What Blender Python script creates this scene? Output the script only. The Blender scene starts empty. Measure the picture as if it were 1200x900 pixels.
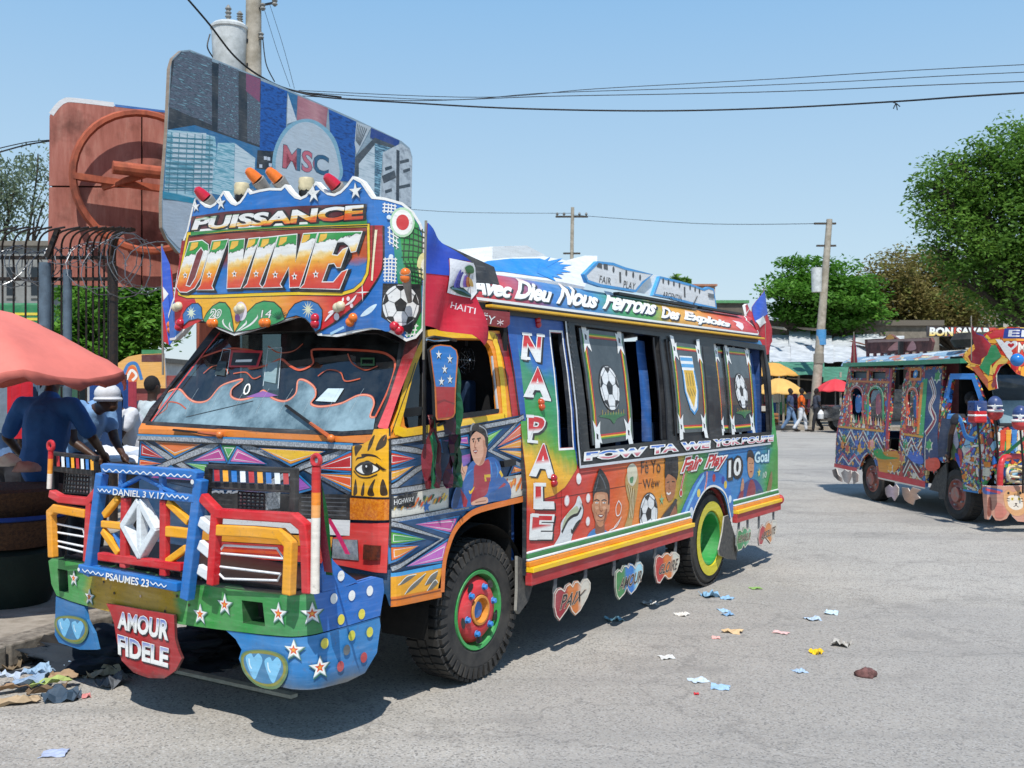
import bpy, bmesh, math, random
from math import sin, cos, pi, radians, sqrt, atan2
from mathutils import Vector, Matrix
from mathutils.geometry import tessellate_polygon
random.seed(7)
C = bpy.context.scene.collection
scn = bpy.context.scene
# ---------------------------------------------------------------- camera, sky, sun
CAMH, FPX, HOR = 1.70, 1200.0, 455.0
cd = bpy.data.cameras.new('camera'); cam = bpy.data.objects.new('camera', cd); C.objects.link(cam)
cam.location = (0, 0, CAMH); cam.rotation_euler = (radians(90), 0, 0)
cd.sensor_width = 36; cd.lens = 36; cd.shift_y = (HOR-450)/1200; cd.clip_end = 3000; cd.clip_start = .05
cd.dof.use_dof = True; cd.dof.focus_distance = 6.4; cd.dof.aperture_fstop = 7.0
scn.camera = cam
KX, KY = -.02, .61                       # ground shift of a shadow per metre of height
w = bpy.data.worlds.new('World'); scn.world = w; w.use_nodes = True
nt = w.node_tree; sky = nt.nodes.new('ShaderNodeTexSky'); sky.sky_type = 'NISHITA'; sky.sun_disc = False
sky.sun_elevation = math.atan(1/math.hypot(KX, KY)); sky.sun_rotation = radians(180)
sky.air_density = 1.15; sky.dust_density = .35; sky.ozone_density = 1.6
SKYS = .12; nt.nodes['Background'].inputs[1].default_value = SKYS
tc_ = nt.nodes.new('ShaderNodeTexCoord'); sp_ = nt.nodes.new('ShaderNodeSeparateXYZ'); nt.links.new(tc_.outputs['Generated'], sp_.inputs[0])
rp_ = nt.nodes.new('ShaderNodeValToRGB'); nt.links.new(sp_.outputs[2], rp_.inputs[0])       # pale summer haze low, deeper blue up
for i, (p_, c_) in enumerate(((0., (.62, .73, .81)), (.12, (.50, .675, .815)), (.36, (.27, .51, .80)), (1., (.07, .19, .48)))):
    e_ = rp_.color_ramp.elements; el = e_[i] if i < 2 else e_.new(p_); el.position = p_; el.color = (*c_, 1)
sc_ = nt.nodes.new('ShaderNodeVectorMath'); sc_.operation = 'SCALE'; sc_.inputs[3].default_value = 1/SKYS; nt.links.new(rp_.outputs[0], sc_.inputs[0])
mx_ = nt.nodes.new('ShaderNodeMix'); mx_.data_type = 'RGBA'; mx_.inputs[0].default_value = .85; nt.links.new(sky.outputs[0], mx_.inputs[6]); nt.links.new(sc_.outputs[0], mx_.inputs[7])
nt.links.new(mx_.outputs[2], nt.nodes['Background'].inputs[0])
sl = bpy.data.lights.new('sun', 'SUN'); sl.energy = 4.4; sl.angle = radians(.5); sl.color = (1, .96, .9)
so = bpy.data.objects.new('sun', sl); C.objects.link(so); so.location = (0, -20, 30)
so.rotation_euler = Vector((KX, KY, -1)).to_track_quat('-Z', 'Y').to_euler()
scn.view_settings.view_transform = 'Standard'; scn.view_settings.look = 'None'
scn.view_settings.exposure = .12; scn.view_settings.gamma = 1

# ---------------------------------------------------------------- materials
def lin(c): return c/12.92 if c <= .04045 else ((c+.055)/1.055)**2.4
def hx(h, k=1.0):
    h = h.lstrip('#'); return tuple(min(1, lin(int(h[i:i+2], 16)/255)*k) for i in (0, 2, 4)) + (1,)
_m = {}
def base(name):
    m = bpy.data.materials.new(name); m.use_nodes = True
    return m, m.node_tree.nodes, m.node_tree.links, m.node_tree.nodes['Principled BSDF']
def mixc(N, L, f, a, b, mode='MIX'):
    n = N.new('ShaderNodeMix'); n.data_type = 'RGBA'; n.blend_type = mode
    for sock, v in ((n.inputs[0], f), (n.inputs[6], a), (n.inputs[7], b)):
        if hasattr(v, 'is_output'): L.new(v, sock)
        else: sock.default_value = v
    return n.outputs[2]
def noise(N, L, vec, scale, detail=4, rough=.55, out=0):
    n = N.new('ShaderNodeTexNoise'); n.inputs['Scale'].default_value = scale; n.inputs['Detail'].default_value = detail
    n.inputs['Roughness'].default_value = rough
    if vec is not None: L.new(vec, n.inputs['Vector'])
    return n.outputs[out]
def mrange(N, L, v, a, b, c=0., d=1.):
    n = N.new('ShaderNodeMapRange'); L.new(v, n.inputs[0])
    for i, x in zip((1, 2, 3, 4), (a, b, c, d)): n.inputs[i].default_value = x
    return n.outputs[0]
def ramp(N, L, v, stops, mode='LINEAR'):
    n = N.new('ShaderNodeValToRGB'); n.color_ramp.interpolation = mode; L.new(v, n.inputs[0]); e = n.color_ramp.elements
    while len(e) < len(stops): e.new(.5)
    for el, (p, c) in zip(e, stops): el.position = p; el.color = hx(c) if isinstance(c, str) else c
    return n.outputs[0]
def bump(N, L, h, strength, dist, B):
    n = N.new('ShaderNodeBump'); n.inputs['Strength'].default_value = strength; n.inputs['Distance'].default_value = dist
    L.new(h, n.inputs['Height']); L.new(n.outputs[0], B.inputs['Normal'])
def finish(N, L, B, col, rough, wear, obj=True):
    """hand-brushed enamel: slight tone drift, dust, chips"""
    tc = N.new('ShaderNodeTexCoord').outputs['Object']
    n1 = noise(N, L, tc, 5, 5, .6); n2 = noise(N, L, tc, 46, 4, .65)
    c = mixc(N, L, mrange(N, L, n1, .35, .8, 0, .17*wear), col, (.5, .47, .42, 1), 'MIX')
    c = mixc(N, L, mrange(N, L, n2, .585, .72, 0, .38*wear), c, (.16, .13, .11, 1), 'MIX')
    mp = N.new('ShaderNodeMapping'); mp.inputs['Scale'].default_value = (6, 6, 48); L.new(tc, mp.inputs[0]); n3 = noise(N, L, mp.outputs[0], 1, 3, .6)      # brush strokes
    c = mixc(N, L, mrange(N, L, n3, .3, .6, .15*wear, 0), c, (.0, .0, .0, 1), 'MIX'); c = mixc(N, L, mrange(N, L, n3, .55, .75, 0, .05*wear), c, (1, 1, 1, 1), 'MIX')
    B.inputs['Specular IOR Level'].default_value = .35; L.new(c, B.inputs['Base Color']); L.new(mrange(N, L, n1, .2, .8, rough*.75, min(1, rough*1.4)), B.inputs['Roughness'])
    bump(N, L, n2, .12, .004, B)
def P(h, rough=.4, wear=1., metal=0.):
    k = (h, rough, wear, metal)
    if k in _m: return _m[k]
    m, N, L, B = base('paint_'+h.strip('#')); B.inputs['Metallic'].default_value = metal
    if wear > 0: finish(N, L, B, hx(h), rough, wear)
    else: B.inputs['Base Color'].default_value = hx(h); B.inputs['Roughness'].default_value = rough
    _m[k] = m; return m
def G(stops, axis='v', rough=.38, wear=1., wob=.06, mode='LINEAR', tilt=0., sc=3.):
    """airbrushed colour fade over the piece's own UV"""
    k = (str(stops), axis, rough, wear, wob, mode, tilt)
    if k in _m: return _m[k]
    m, N, L, B = base('fade_paint'); uv = N.new('ShaderNodeUVMap'); uv.uv_map = 'UVMap'
    s = N.new('ShaderNodeSeparateXYZ'); L.new(uv.outputs[0], s.inputs[0])
    a, b = (s.outputs[1], s.outputs[0]) if axis == 'v' else (s.outputs[0], s.outputs[1])
    t = N.new('ShaderNodeMath'); t.operation = 'MULTIPLY_ADD'; L.new(b, t.inputs[0]); t.inputs[1].default_value = tilt; L.new(a, t.inputs[2])
    nz = noise(N, L, uv.outputs[0], sc, 4, .6)
    q = N.new('ShaderNodeMath'); q.operation = 'MULTIPLY_ADD'; L.new(mrange(N, L, nz, .3, .7, -1, 1), q.inputs[0]); q.inputs[1].default_value = wob; L.new(t.outputs[0], q.inputs[2])
    finish(N, L, B, ramp(N, L, q.outputs[0], stops, mode), rough, wear)
    _m[k] = m; return m
def simple(name, h, rough=.6, metal=0., nscale=20, amt=.25, h2=None, bmp=.3, bdist=.01, detail=5, trans=0, coat=0):
    k = (name, h, rough, metal, nscale, amt, h2)
    if k in _m: return _m[k]
    m, N, L, B = base(name); tc = N.new('ShaderNodeTexCoord').outputs['Object']
    n1 = noise(N, L, tc, nscale, detail, .65)
    a = hx(h); b = hx(h2) if h2 else tuple(x*(1-amt) for x in a[:3]) + (1,)
    L.new(mixc(N, L, mrange(N, L, n1, .35, .65), a, b), B.inputs['Base Color'])
    B.inputs['Roughness'].default_value = rough; B.inputs['Metallic'].default_value = metal
    if trans: B.inputs['Transmission Weight'].default_value = trans
    if coat: B.inputs['Coat Weight'].default_value = coat
    if bmp: bump(N, L, n1, bmp, bdist, B)
    _m[k] = m; return m
def glass(name='window_glass', tint='9fb4bd', alpha=.35, rough=.03):
    k = (name, tint, alpha)
    if k in _m: return _m[k]
    m, N, L, B = base(name); N.remove(B); o = N['Material Output']
    t = N.new('ShaderNodeBsdfTransparent'); t.inputs[0].default_value = hx(tint)
    g = N.new('ShaderNodeBsdfGlossy'); g.inputs['Roughness'].default_value = rough; g.inputs[0].default_value = (.9, .95, 1, 1)
    d = N.new('ShaderNodeBsdfDiffuse'); d.inputs[0].default_value = (.33, .34, .33, 1)
    tc = N.new('ShaderNodeTexCoord').outputs['Object']
    lw_ = N.new('ShaderNodeLayerWeight'); f = N.new('ShaderNodeMath'); f.operation = 'POWER'; L.new(lw_.outputs['Facing'], f.inputs[0]); f.inputs[1].default_value = 3.5
    m1 = N.new('ShaderNodeMixShader'); L.new(mrange(N, L, f.outputs[0], 0, 1, alpha*.09, .9), m1.inputs[0]); L.new(t.outputs[0], m1.inputs[1]); L.new(g.outputs[0], m1.inputs[2])
    m2 = N.new('ShaderNodeMixShader'); L.new(mrange(N, L, noise(N, L, tc, 9, 6, .7), .35, .75, .0, alpha*.11), m2.inputs[0]); L.new(m1.outputs[0], m2.inputs[1]); L.new(d.outputs[0], m2.inputs[2])
    L.new(m2.outputs[0], o.inputs[0]); _m[k] = m; return m
def mosaic(name, pal, scale=14, dark='14161c', edge=.05, obj='Object', sq=(1, 1, 1)):
    """dense hand-carved ornament too small to trace piece by piece"""
    k = (name, scale)
    if k in _m: return _m[k]
    m, N, L, B = base(name); tc = N.new('ShaderNodeTexCoord').outputs[obj]; mp = N.new('ShaderNodeMapping'); mp.inputs['Scale'].default_value = sq; L.new(tc, mp.inputs[0])
    cols = []; 
    for s_, f in ((scale, 'F1'), (scale*2.3, 'F1')):
        v = N.new('ShaderNodeTexVoronoi'); v.inputs['Scale'].default_value = s_; L.new(mp.outputs[0], v.inputs['Vector']); e = N.new('ShaderNodeTexVoronoi'); e.feature = 'DISTANCE_TO_EDGE'; e.inputs['Scale'].default_value = s_; L.new(mp.outputs[0], e.inputs['Vector'])
        sc = N.new('ShaderNodeSeparateColor'); L.new(v.outputs['Color'], sc.inputs[0]); n = len(pal)
        c = ramp(N, L, sc.outputs[0], [(i/n, pal[i]) for i in range(n)], 'CONSTANT'); cols.append((mixc(N, L, mrange(N, L, e.outputs[0], edge*.5, edge, 1, 0), c, hx(dark)), sc.outputs[1]))
    c = mixc(N, L, mrange(N, L, cols[0][1], .45, .5, 0, 1), cols[0][0], cols[1][0]); L.new(c, B.inputs['Base Color']); B.inputs['Roughness'].default_value = .5; _m[k] = m; return m
RUBBER = lambda: simple('tyre_rubber', '222223', .8, 0, 9, .3, '3f3c38', .4, .003)
BLACKM = lambda: simple('black_metal', '101113', .45, 0, 30, .3, '1c1c1e', .2, .002)
DARK = lambda: simple('grimy_underbody', '0d0c0b', .9, 0, 12, .3, '1a1714', .4, .01)

# ---------------------------------------------------------------- objects
def link(o, parent=None, label=None, kind=None):
    C.objects.link(o)
    if parent is not None: o.parent = parent
    if label: o['label'] = label
    if kind: o['kind'] = kind
    return o
def thing(name, label, cat, loc=(0, 0, 0), rz=0., group=None):
    o = bpy.data.objects.new(name, None); o.empty_display_size = .2; o.location = loc; o.rotation_euler = (0, 0, rz)
    link(o); tag(o, label, cat, group); return o
def tag(o, label, cat, group=None):
    o['label'] = label; o['category'] = cat
    if group: o['group'] = group
    return o
class MB:
    def __init__(s): s.v = []; s.f = []; s.m = []; s.mats = []; s.uv = []
    def mi(s, m):
        if m not in s.mats: s.mats.append(m)
        return s.mats.index(m)
    def add(s, vs, fs, m, uvs=None):
        b = len(s.v); s.v += [tuple(v) for v in vs]; k = s.mi(m)
        for f in fs:
            s.f.append([b+i for i in f]); s.m.append(k)
            s.uv.append([uvs[i] for i in f] if uvs else [(0, 0)]*len(f))
        return s
    def box(s, a, b, m):
        x0, y0, z0 = a; x1, y1, z1 = b
        if x0 > x1: x0, x1 = x1, x0
        if y0 > y1: y0, y1 = y1, y0
        if z0 > z1: z0, z1 = z1, z0
        vs = [(x, y, z) for x in (x0, x1) for y in (y0, y1) for z in (z0, z1)]
        return s.add(vs, [(0, 1, 3, 2), (4, 6, 7, 5), (0, 4, 5, 1), (2, 3, 7, 6), (0, 2, 6, 4), (1, 5, 7, 3)], m)
    def bar(s, p, q, w, t, m, up=(0, 0, 1), ref=None):
        """box along p-q, width w across ref-perp, thickness t along ref (a normal)"""
        p = Vector(p); q = Vector(q); d = (q-p).normalized(); n = Vector(ref if ref else up)
        a = d.cross(n)
        if a.length < 1e-4: a = d.cross(Vector((1, 0, .1)))
        a.normalize(); n = a.cross(d).normalized()
        vs = [o + a*(w/2*i) + n*(t/2*j) for o in (p, q) for i, j in ((-1, -1), (1, -1), (1, 1), (-1, 1))]
        return s.add(vs, [(3, 2, 1, 0), (4, 5, 6, 7), (0, 1, 5, 4), (1, 2, 6, 5), (2, 3, 7, 6), (3, 0, 4, 7)], m)
    def tube(s, pts, r, m, n=8, closed=False, caps=True):
        pts = [Vector(p) for p in pts]; N = len(pts); rs = r if isinstance(r, (list, tuple)) else [r]*N; rings = []
        prev = None
        for i, p in enumerate(pts):
            if closed: d = pts[(i+1) % N]-pts[i-1]
            else: d = pts[min(i+1, N-1)]-pts[max(i-1, 0)]
            d = d.normalized() if d.length > 1e-9 else Vector((0, 0, 1))
            if prev is None:
                a = d.cross(Vector((0, 0, 1)));
                if a.length < .1: a = d.cross(Vector((1, 0, 0)))
            else:
                a = prev - d*prev.dot(d)
            a.normalize(); prev = a; b = d.cross(a)
            rings.append([p+(a*cos(2*pi*k/n)+b*sin(2*pi*k/n))*rs[i] for k in range(n)])
        vs = [v for rg in rings for v in rg]; fs = []
        for i in range(N if closed else N-1):
            j = (i+1) % N
            for k in range(n): fs.append((i*n+k, i*n+(k+1) % n, j*n+(k+1) % n, j*n+k))
        if caps and not closed: fs += [tuple(range(n))[::-1], tuple(range((N-1)*n, N*n))]
        return s.add(vs, fs, m)
    def lathe(s, prof, m, n=24, o=(0, 0, 0), ax='z', a0=0, a1=2*pi, cap=False):
        vs = []; full = abs(a1-a0-2*pi) < 1e-6; K = n if full else n+1
        for r, h in prof:
            for k in range(K):
                t = a0+(a1-a0)*k/n; x, y = r*cos(t), r*sin(t)
                vs.append({'z': (o[0]+x, o[1]+y, o[2]+h), 'y': (o[0]+x, o[1]+h, o[2]+y), 'x': (o[0]+h, o[1]+x, o[2]+y)}[ax])
        fs = []
        for i in range(len(prof)-1):
            for k in range(n):
                a = i*K+k; b = i*K+(k+1) % K; fs.append((a, b, b+K, a+K))
        if cap: fs += [tuple(range(K)), tuple(range((len(prof)-1)*K, len(prof)*K))]
        return s.add(vs, fs, m)
    def ball(s, c, r, m, n=12, k=8):
        if not isinstance(r, (tuple, list)): r = (r, r, r)
        vs = [(c[0], c[1], c[2]-r[2])]
        for i in range(1, k):
            t = pi*i/k
            for j in range(n): vs.append((c[0]+r[0]*sin(t)*cos(2*pi*j/n), c[1]+r[1]*sin(t)*sin(2*pi*j/n), c[2]-r[2]*cos(t)))
        vs.append((c[0], c[1], c[2]+r[2])); fs = []
        for j in range(n):
            fs.append((0, 1+(j+1) % n, 1+j)); fs.append((len(vs)-1, 1+(k-2)*n+j, 1+(k-2)*n+(j+1) % n))
            for i in range(k-2):
                a = 1+i*n+j; b = 1+i*n+(j+1) % n; fs.append((a, b, b+n, a+n))
        return s.add(vs, fs, m)
    def build(s, name, parent=None, label=None, kind=None, smooth=False, bevel=0., normals=True):
        me = bpy.data.meshes.new(name); me.from_pydata(s.v, [], s.f)
        for m in s.mats: me.materials.append(m)
        me.polygons.foreach_set('material_index', s.m)
        uv = me.uv_layers.new(name='UVMap'); flat = [c for f in s.uv for p in f for c in p]; uv.data.foreach_set('uv', flat)
        if normals:
            bm = bmesh.new(); bm.from_mesh(me); bmesh.ops.recalc_face_normals(bm, faces=bm.faces); bm.to_mesh(me); bm.free()
        if smooth:
            me.polygons.foreach_set('use_smooth', [True]*len(me.polygons))
            try: me.set_sharp_from_angle(angle=radians(38))
            except Exception: pass
        o = bpy.data.objects.new(name, me); link(o, parent, label, kind)
        if bevel: b = o.modifiers.new('bevel', 'BEVEL'); b.width = bevel; b.segments = 2; b.limit_method = 'ANGLE'; b.angle_limit = radians(40)
        return o

# ---------------------------------------------------------------- frames, measured surfaces
class Fr:
    """a thing's own upright frame: origin on the ground, turned by deg"""
    def __init__(s, ox, oy, deg, oz=0.): s.o = Vector((ox, oy, oz)); s.a = radians(deg); s.c, s.s = cos(s.a), sin(s.a)
    def toL(s, p): d = Vector(p)-s.o; return Vector((d.x*s.c+d.y*s.s, -d.x*s.s+d.y*s.c, d.z))
    def ray(s, u, v):
        o = s.toL((0, 0, CAMH)); d = Vector(((u-600)/FPX, 1, -(v-HOR)/FPX))
        return o, Vector((d.x*s.c+d.y*s.s, -d.x*s.s+d.y*s.c, d.z))
    def at(s, u, v, ax, val):
        o, d = s.ray(u, v); i = 'xyz'.index(ax); t = (val-o[i])/d[i]; return o+d*t
    def W(s, p): return Vector((s.o.x+p[0]*s.c-p[1]*s.s, s.o.y+p[0]*s.s+p[1]*s.c, s.o.z+p[2]))
class Surf:
    """upright sheet over a plan polyline; lean(z) shifts it along the outward normal"""
    def __init__(s, fr, path, lean=None, zc=(), side=1):
        s.fr = fr; s.p = [Vector(q) for q in path]; s.lean = lean or (lambda z: 0.); s.zc = list(zc); s.side = side
        s.S = [0.]
        for a, b in zip(s.p, s.p[1:]): s.S.append(s.S[-1]+(b-a).length)
        s.sn = []
        for a, b in zip(s.p, s.p[1:]):
            d = (b-a).normalized(); s.sn.append(Vector((d.y, -d.x))*side)
        s.vn = [s.sn[0]]+[((a+b)/max(.3, 1+a.dot(b))) for a, b in zip(s.sn, s.sn[1:])]+[s.sn[-1]]
        s.sc = s.S[1:-1]
    def hit(s, u, v):
        o, d = s.fr.ray(u, v); z = 1.2; best = None
        for it in range(7):
            off = s.lean(z); q = [p+n*off for p, n in zip(s.p, s.vn)]; best = None; cand = []
            for i in range(len(q)-1):
                a, b = q[i], q[i+1]; e = b-a; den = d.x*e.y-d.y*e.x
                if abs(den) < 1e-9: continue
                t = ((a.x-o.x)*e.y-(a.y-o.y)*e.x)/den; k = ((a.x-o.x)*d.y-(a.y-o.y)*d.x)/den
                lo, hi = -400., 400.
                if t > 0 and lo-1e-6 <= k <= hi+1e-6:
                    pen = max(0, -k, k-1)*e.length; cand.append((pen, t, i, k))
            if not cand: break
            pen, t, i, k = min(cand); best = (s.S[i]+k*(s.S[i+1]-s.S[i]), o.z+d.z*t); z = best[1]
        return best
    def pt(s, S, z, d=0.):
        i = 0
        while i < len(s.p)-2 and S > s.S[i+1]: i += 1
        L = s.S[i+1]-s.S[i]; k = (S-s.S[i])/L; a = s.p[i].lerp(s.p[i+1], k)
        kk = min(1, max(0, k)); n = s.vn[i].lerp(s.vn[i+1], kk); n0 = n
        off = s.lean(z); q = (s.p[i]+s.vn[i]*off).lerp(s.p[i+1]+s.vn[i+1]*off, k)
        g = (s.lean(z+.005)-s.lean(z-.005))/.01; nn = Vector((n0.x, n0.y, -g)).normalized()
        return Vector((q.x, q.y, z))+nn*d
def catmull(pts, k=6, closed=True):
    out = []; n = len(pts); P_ = [Vector(p) for p in pts]
    for i in range(n if closed else n-1):
        if closed: a, b, c, d = P_[i-1], P_[i], P_[(i+1) % n], P_[(i+2) % n]
        else: a, b, c, d = P_[max(i-1, 0)], P_[i], P_[i+1], P_[min(i+2, n-1)]
        for j in range(k):
            t = j/k; out.append(.5*((2*b)+(c-a)*t+(2*a-5*b+4*c-d)*t*t+(3*b-a-3*c+d)*t**3))
    if not closed: out.append(P_[-1])
    return out
def area(p): return .5*sum(a[0]*b[1]-b[0]*a[1] for a, b in zip(p, p[1:]+p[:1]))
def offset(pts, d):
    p = [Vector((q[0], q[1])) for q in pts]; sg = 1 if area([tuple(q) for q in p]) > 0 else -1; out = []; n = len(p)
    for i in range(n):
        a, b, c = p[i-1], p[i], p[(i+1) % n]; e = (b-a); f = (c-b)
        if e.length < 1e-7 or f.length < 1e-7: out.append(b.copy()); continue
        e.normalize(); f.normalize(); n1 = Vector((e.y, -e.x))*sg; n2 = Vector((f.y, -f.x))*sg; m = n1+n2
        k = max(.35, 1+n1.dot(n2)); out.append(b+m*(d/k))
    return out
_txt = {}
def glyphs(s, fat=0., shear=0., space=1., cap=1.):
    k = (s, round(fat, 3), shear, space)
    if k in _txt: return _txt[k]
    cu = bpy.data.curves.new('t', 'FONT'); cu.body = s; cu.offset = fat; cu.shear = shear; cu.space_character = space; cu.resolution_u = 3
    ob = bpy.data.objects.new('t', cu); C.objects.link(ob)
    dg = bpy.context.evaluated_depsgraph_get(); me = bpy.data.meshes.new_from_object(ob.evaluated_get(dg))
    r = ([tuple(v.co[:2]) for v in me.vertices], [tuple(p.vertices) for p in me.polygons])
    bpy.data.meshes.remove(me); bpy.data.objects.remove(ob); bpy.data.curves.remove(cu); _txt[k] = r; return r
class Art:
    """flat paint film laid on a Surf, layer over layer"""
    def __init__(s, surf, name, parent, z=(0, 0, 1), d0=.0015, step=.00035):
        s.sf = surf; s.name = name; s.par = parent; s.d = d0; s.step = step; s.mb = MB(); s.z(*z); s.hold = False; s.bx = []; s.lab = None
    def cut(s, name, label=None):
        """close the piece painted so far and go on with the next one"""
        if s.mb.f: s.mb.build(s.name, s.par, s.lab, normals=False)
        s.mb = MB(); s.name = name; s.lab = label; return s
    def z(s, ox, oy, k): s.o = (ox, oy, k); return s
    def px(s, p): h = s.sf.hit(s.o[0]+p[0]/s.o[2], s.o[1]+p[1]/s.o[2]); return h
    def tris(s, vs, fs, mat, uvbox=None, d=None):
        """vs in (s,z)"""
        xs = [v[0] for v in vs]; ys = [v[1] for v in vs]; e = .0008
        x0, x1, y0, y1 = min(xs)+e, max(xs)-e, min(ys)+e, max(ys)-e
        lv = 1+max([l for a, b, c, g, l in s.bx if a < x1 and b > x0 and c < y1 and g > y0], default=0); s.bx.append((x0, x1, y0, y1, lv))
        d = s.d+lv*s.step
        if uvbox is None: uvbox = (min(xs), min(ys), max(xs), max(ys))
        bm = bmesh.new(); bv = [bm.verts.new((v[0], v[1], 0)) for v in vs]
        for f in fs:
            try: bm.faces.new([bv[i] for i in f])
            except ValueError: pass
        for c in s.sf.sc:
            if min(xs) < c < max(xs): bmesh.ops.bisect_plane(bm, geom=bm.verts[:]+bm.edges[:]+bm.faces[:], plane_co=(c, 0, 0), plane_no=(1, 0, 0))
        for c in s.sf.zc:
            if min(ys) < c < max(ys): bmesh.ops.bisect_plane(bm, geom=bm.verts[:]+bm.edges[:]+bm.faces[:], plane_co=(0, c, 0), plane_no=(0, 1, 0))
        bm.verts.index_update(); V = []; U = []
        for v in bm.verts:
            V.append(s.sf.pt(v.co.x, v.co.y, d)); U.append(((v.co.x-uvbox[0])/max(1e-6, uvbox[2]-uvbox[0]), (v.co.y-uvbox[1])/max(1e-6, uvbox[3]-uvbox[1])))
        s.mb.add(V, [[v.index for v in f.verts] for f in bm.faces], mat, U); bm.free()
        return s
    def sz(s, mat, pts, holes=(), uvbox=None):
        if isinstance(mat, str): mat = P(mat)
        loops = [list(pts)]+[list(h) for h in holes]
        fs = tessellate_polygon([[Vector((p[0], p[1], 0)) for p in l] for l in loops])
        return s.tris([p for l in loops for p in l], fs, mat, uvbox)
    def p(s, mat, pts, sm=False, holes=()):
        q = [s.px(p) for p in pts]
        if sm: q = [tuple(v) for v in catmull(q, 5)]
        return s.sz(mat, q, [[s.px(p) for p in h] for h in holes])
    def sm(s, mat, pts): return s.p(mat, pts, True)
    def pol(s, mat, pts, edge=None, ew=.006, sm=False, grow=0., ins=()):
        """polygon with an outline and optional nested insets [(mat, inset)]"""
        q = [s.px(p) for p in pts]
        if sm: q = [tuple(v) for v in catmull(q, 5)]
        if edge: s.sz(edge, offset(q, ew+grow))
        s.sz(mat, offset(q, grow) if grow else q)
        for m2, dd in ins: s.sz(m2, offset(q, -dd))
        return s
    def line(s, mat, pts, wd, sm=False, closed=False, taper=False):
        q = [s.px(p) for p in pts]; return s.lsz(mat, q, wd, sm, closed, taper)
    def lsz(s, mat, q, wd, sm=False, closed=False, taper=False):
        if isinstance(mat, str): mat = P(mat)
        if sm: q = catmull(q, 6, closed)
        q = [Vector(v) for v in q]; n = len(q); vs = []
        for i in range(n):
            if closed: d = q[(i+1) % n]-q[i-1]; d1 = (q[i]-q[i-1]); d2 = q[(i+1) % n]-q[i]
            else:
                d1 = q[i]-q[max(i-1, 0)]; d2 = q[min(i+1, n-1)]-q[i]
                if i == 0: d1 = d2
                if i == n-1: d2 = d1
            d1 = d1.normalized(); d2 = d2.normalized(); m = Vector((d1.y, -d1.x))+Vector((d2.y, -d2.x)); k = max(.5, 1+d1.dot(d2)); m = m/k
            ww = wd/2*(1 if not taper else max(.08, sin(pi*(i+.5)/n)))
            vs += [tuple(q[i]+m*ww), tuple(q[i]-m*ww)]
        fs = [(2*i, 2*i+2, 2*i+3, 2*i+1) for i in range(n-1)]
        if closed: fs.append((2*n-2, 0, 1, 2*n-1))
        return s.tris(vs, fs, mat)
    def disc(s, mat, c, r, k=1., n=18, edge=None, ew=.006):
        c = s.px(c)
        if edge: s.sz(edge, [(c[0]+(r+ew)*cos(2*pi*i/n), c[1]+(r*k+ew)*sin(2*pi*i/n)) for i in range(n)])
        return s.sz(mat, [(c[0]+r*cos(2*pi*i/n), c[1]+r*k*sin(2*pi*i/n)) for i in range(n)])
    def star(s, mat, c, r, n=5, inner=.42, edge=None, ew=.006, rot=0.):
        c = s.px(c)
        def st(R, I): return [(c[0]+(R if i % 2 == 0 else I)*sin(pi*i/n+rot), c[1]+(R if i % 2 == 0 else I)*cos(pi*i/n+rot)) for i in range(2*n)]
        if edge: s.sz(edge, [(x+ew, y-ew) for x, y in st(r+ew, r*inner+ew)])
        return s.sz(mat, st(r, r*inner))
    def text(s, string, quad, mat, edge=None, ew=.0, fat=.02, shear=0., space=1., shadow=None, sh=(.008, -.008), wiggle=0.):
        """quad = bl, br, tr, tl in picture pixels of the real lettering"""
        Q = [Vector(s.px(p)) for p in quad]; return s.textsz(string, Q, mat, edge, ew, fat, shear, space, shadow, sh)
    def textsz(s, string, Q, mat, edge=None, ew=.0, fat=.02, shear=0., space=1., shadow=None, sh=(.008, -.008)):
        Q = [Vector(q) for q in Q]
        if isinstance(mat, str): mat = P(mat)
        v0, _ = glyphs(string, fat, shear, space); x0 = min(v[0] for v in v0); x1 = max(v[0] for v in v0); y0 = min(v[1] for v in v0); y1 = max(v[1] for v in v0)
        def mp(v):
            a = (v[0]-x0)/(x1-x0); b = (v[1]-y0)/(y1-y0)
            return tuple((Q[0]*(1-a)+Q[1]*a)*(1-b)+(Q[3]*(1-a)+Q[2]*a)*b)
        H = ((Q[3]-Q[0]).length+(Q[2]-Q[1]).length)/2
        allq = [tuple(q) for q in Q]; box = (min(q[0] for q in allq), min(q[1] for q in allq), max(q[0] for q in allq), max(q[1] for q in allq))
        def lay(fatn, m, dx=0, dy=0):
            vs, fs = glyphs(string, fatn, shear, space); vs = [mp(v) for v in vs]; vs = [(a+dx, b+dy) for a, b in vs]
            s.tris(vs, fs, P(m) if isinstance(m, str) else m, box)
        e = ew/max(H, 1e-4)*(y1-y0)
        if shadow:
            lay(fat+e, shadow, *sh)
        if edge: lay(fat+e, edge)
        lay(fat, mat); return s
    def done(s, label=None):
        if s.mb.f: return s.mb.build(s.name, s.par, label or s.lab, normals=False)
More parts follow.
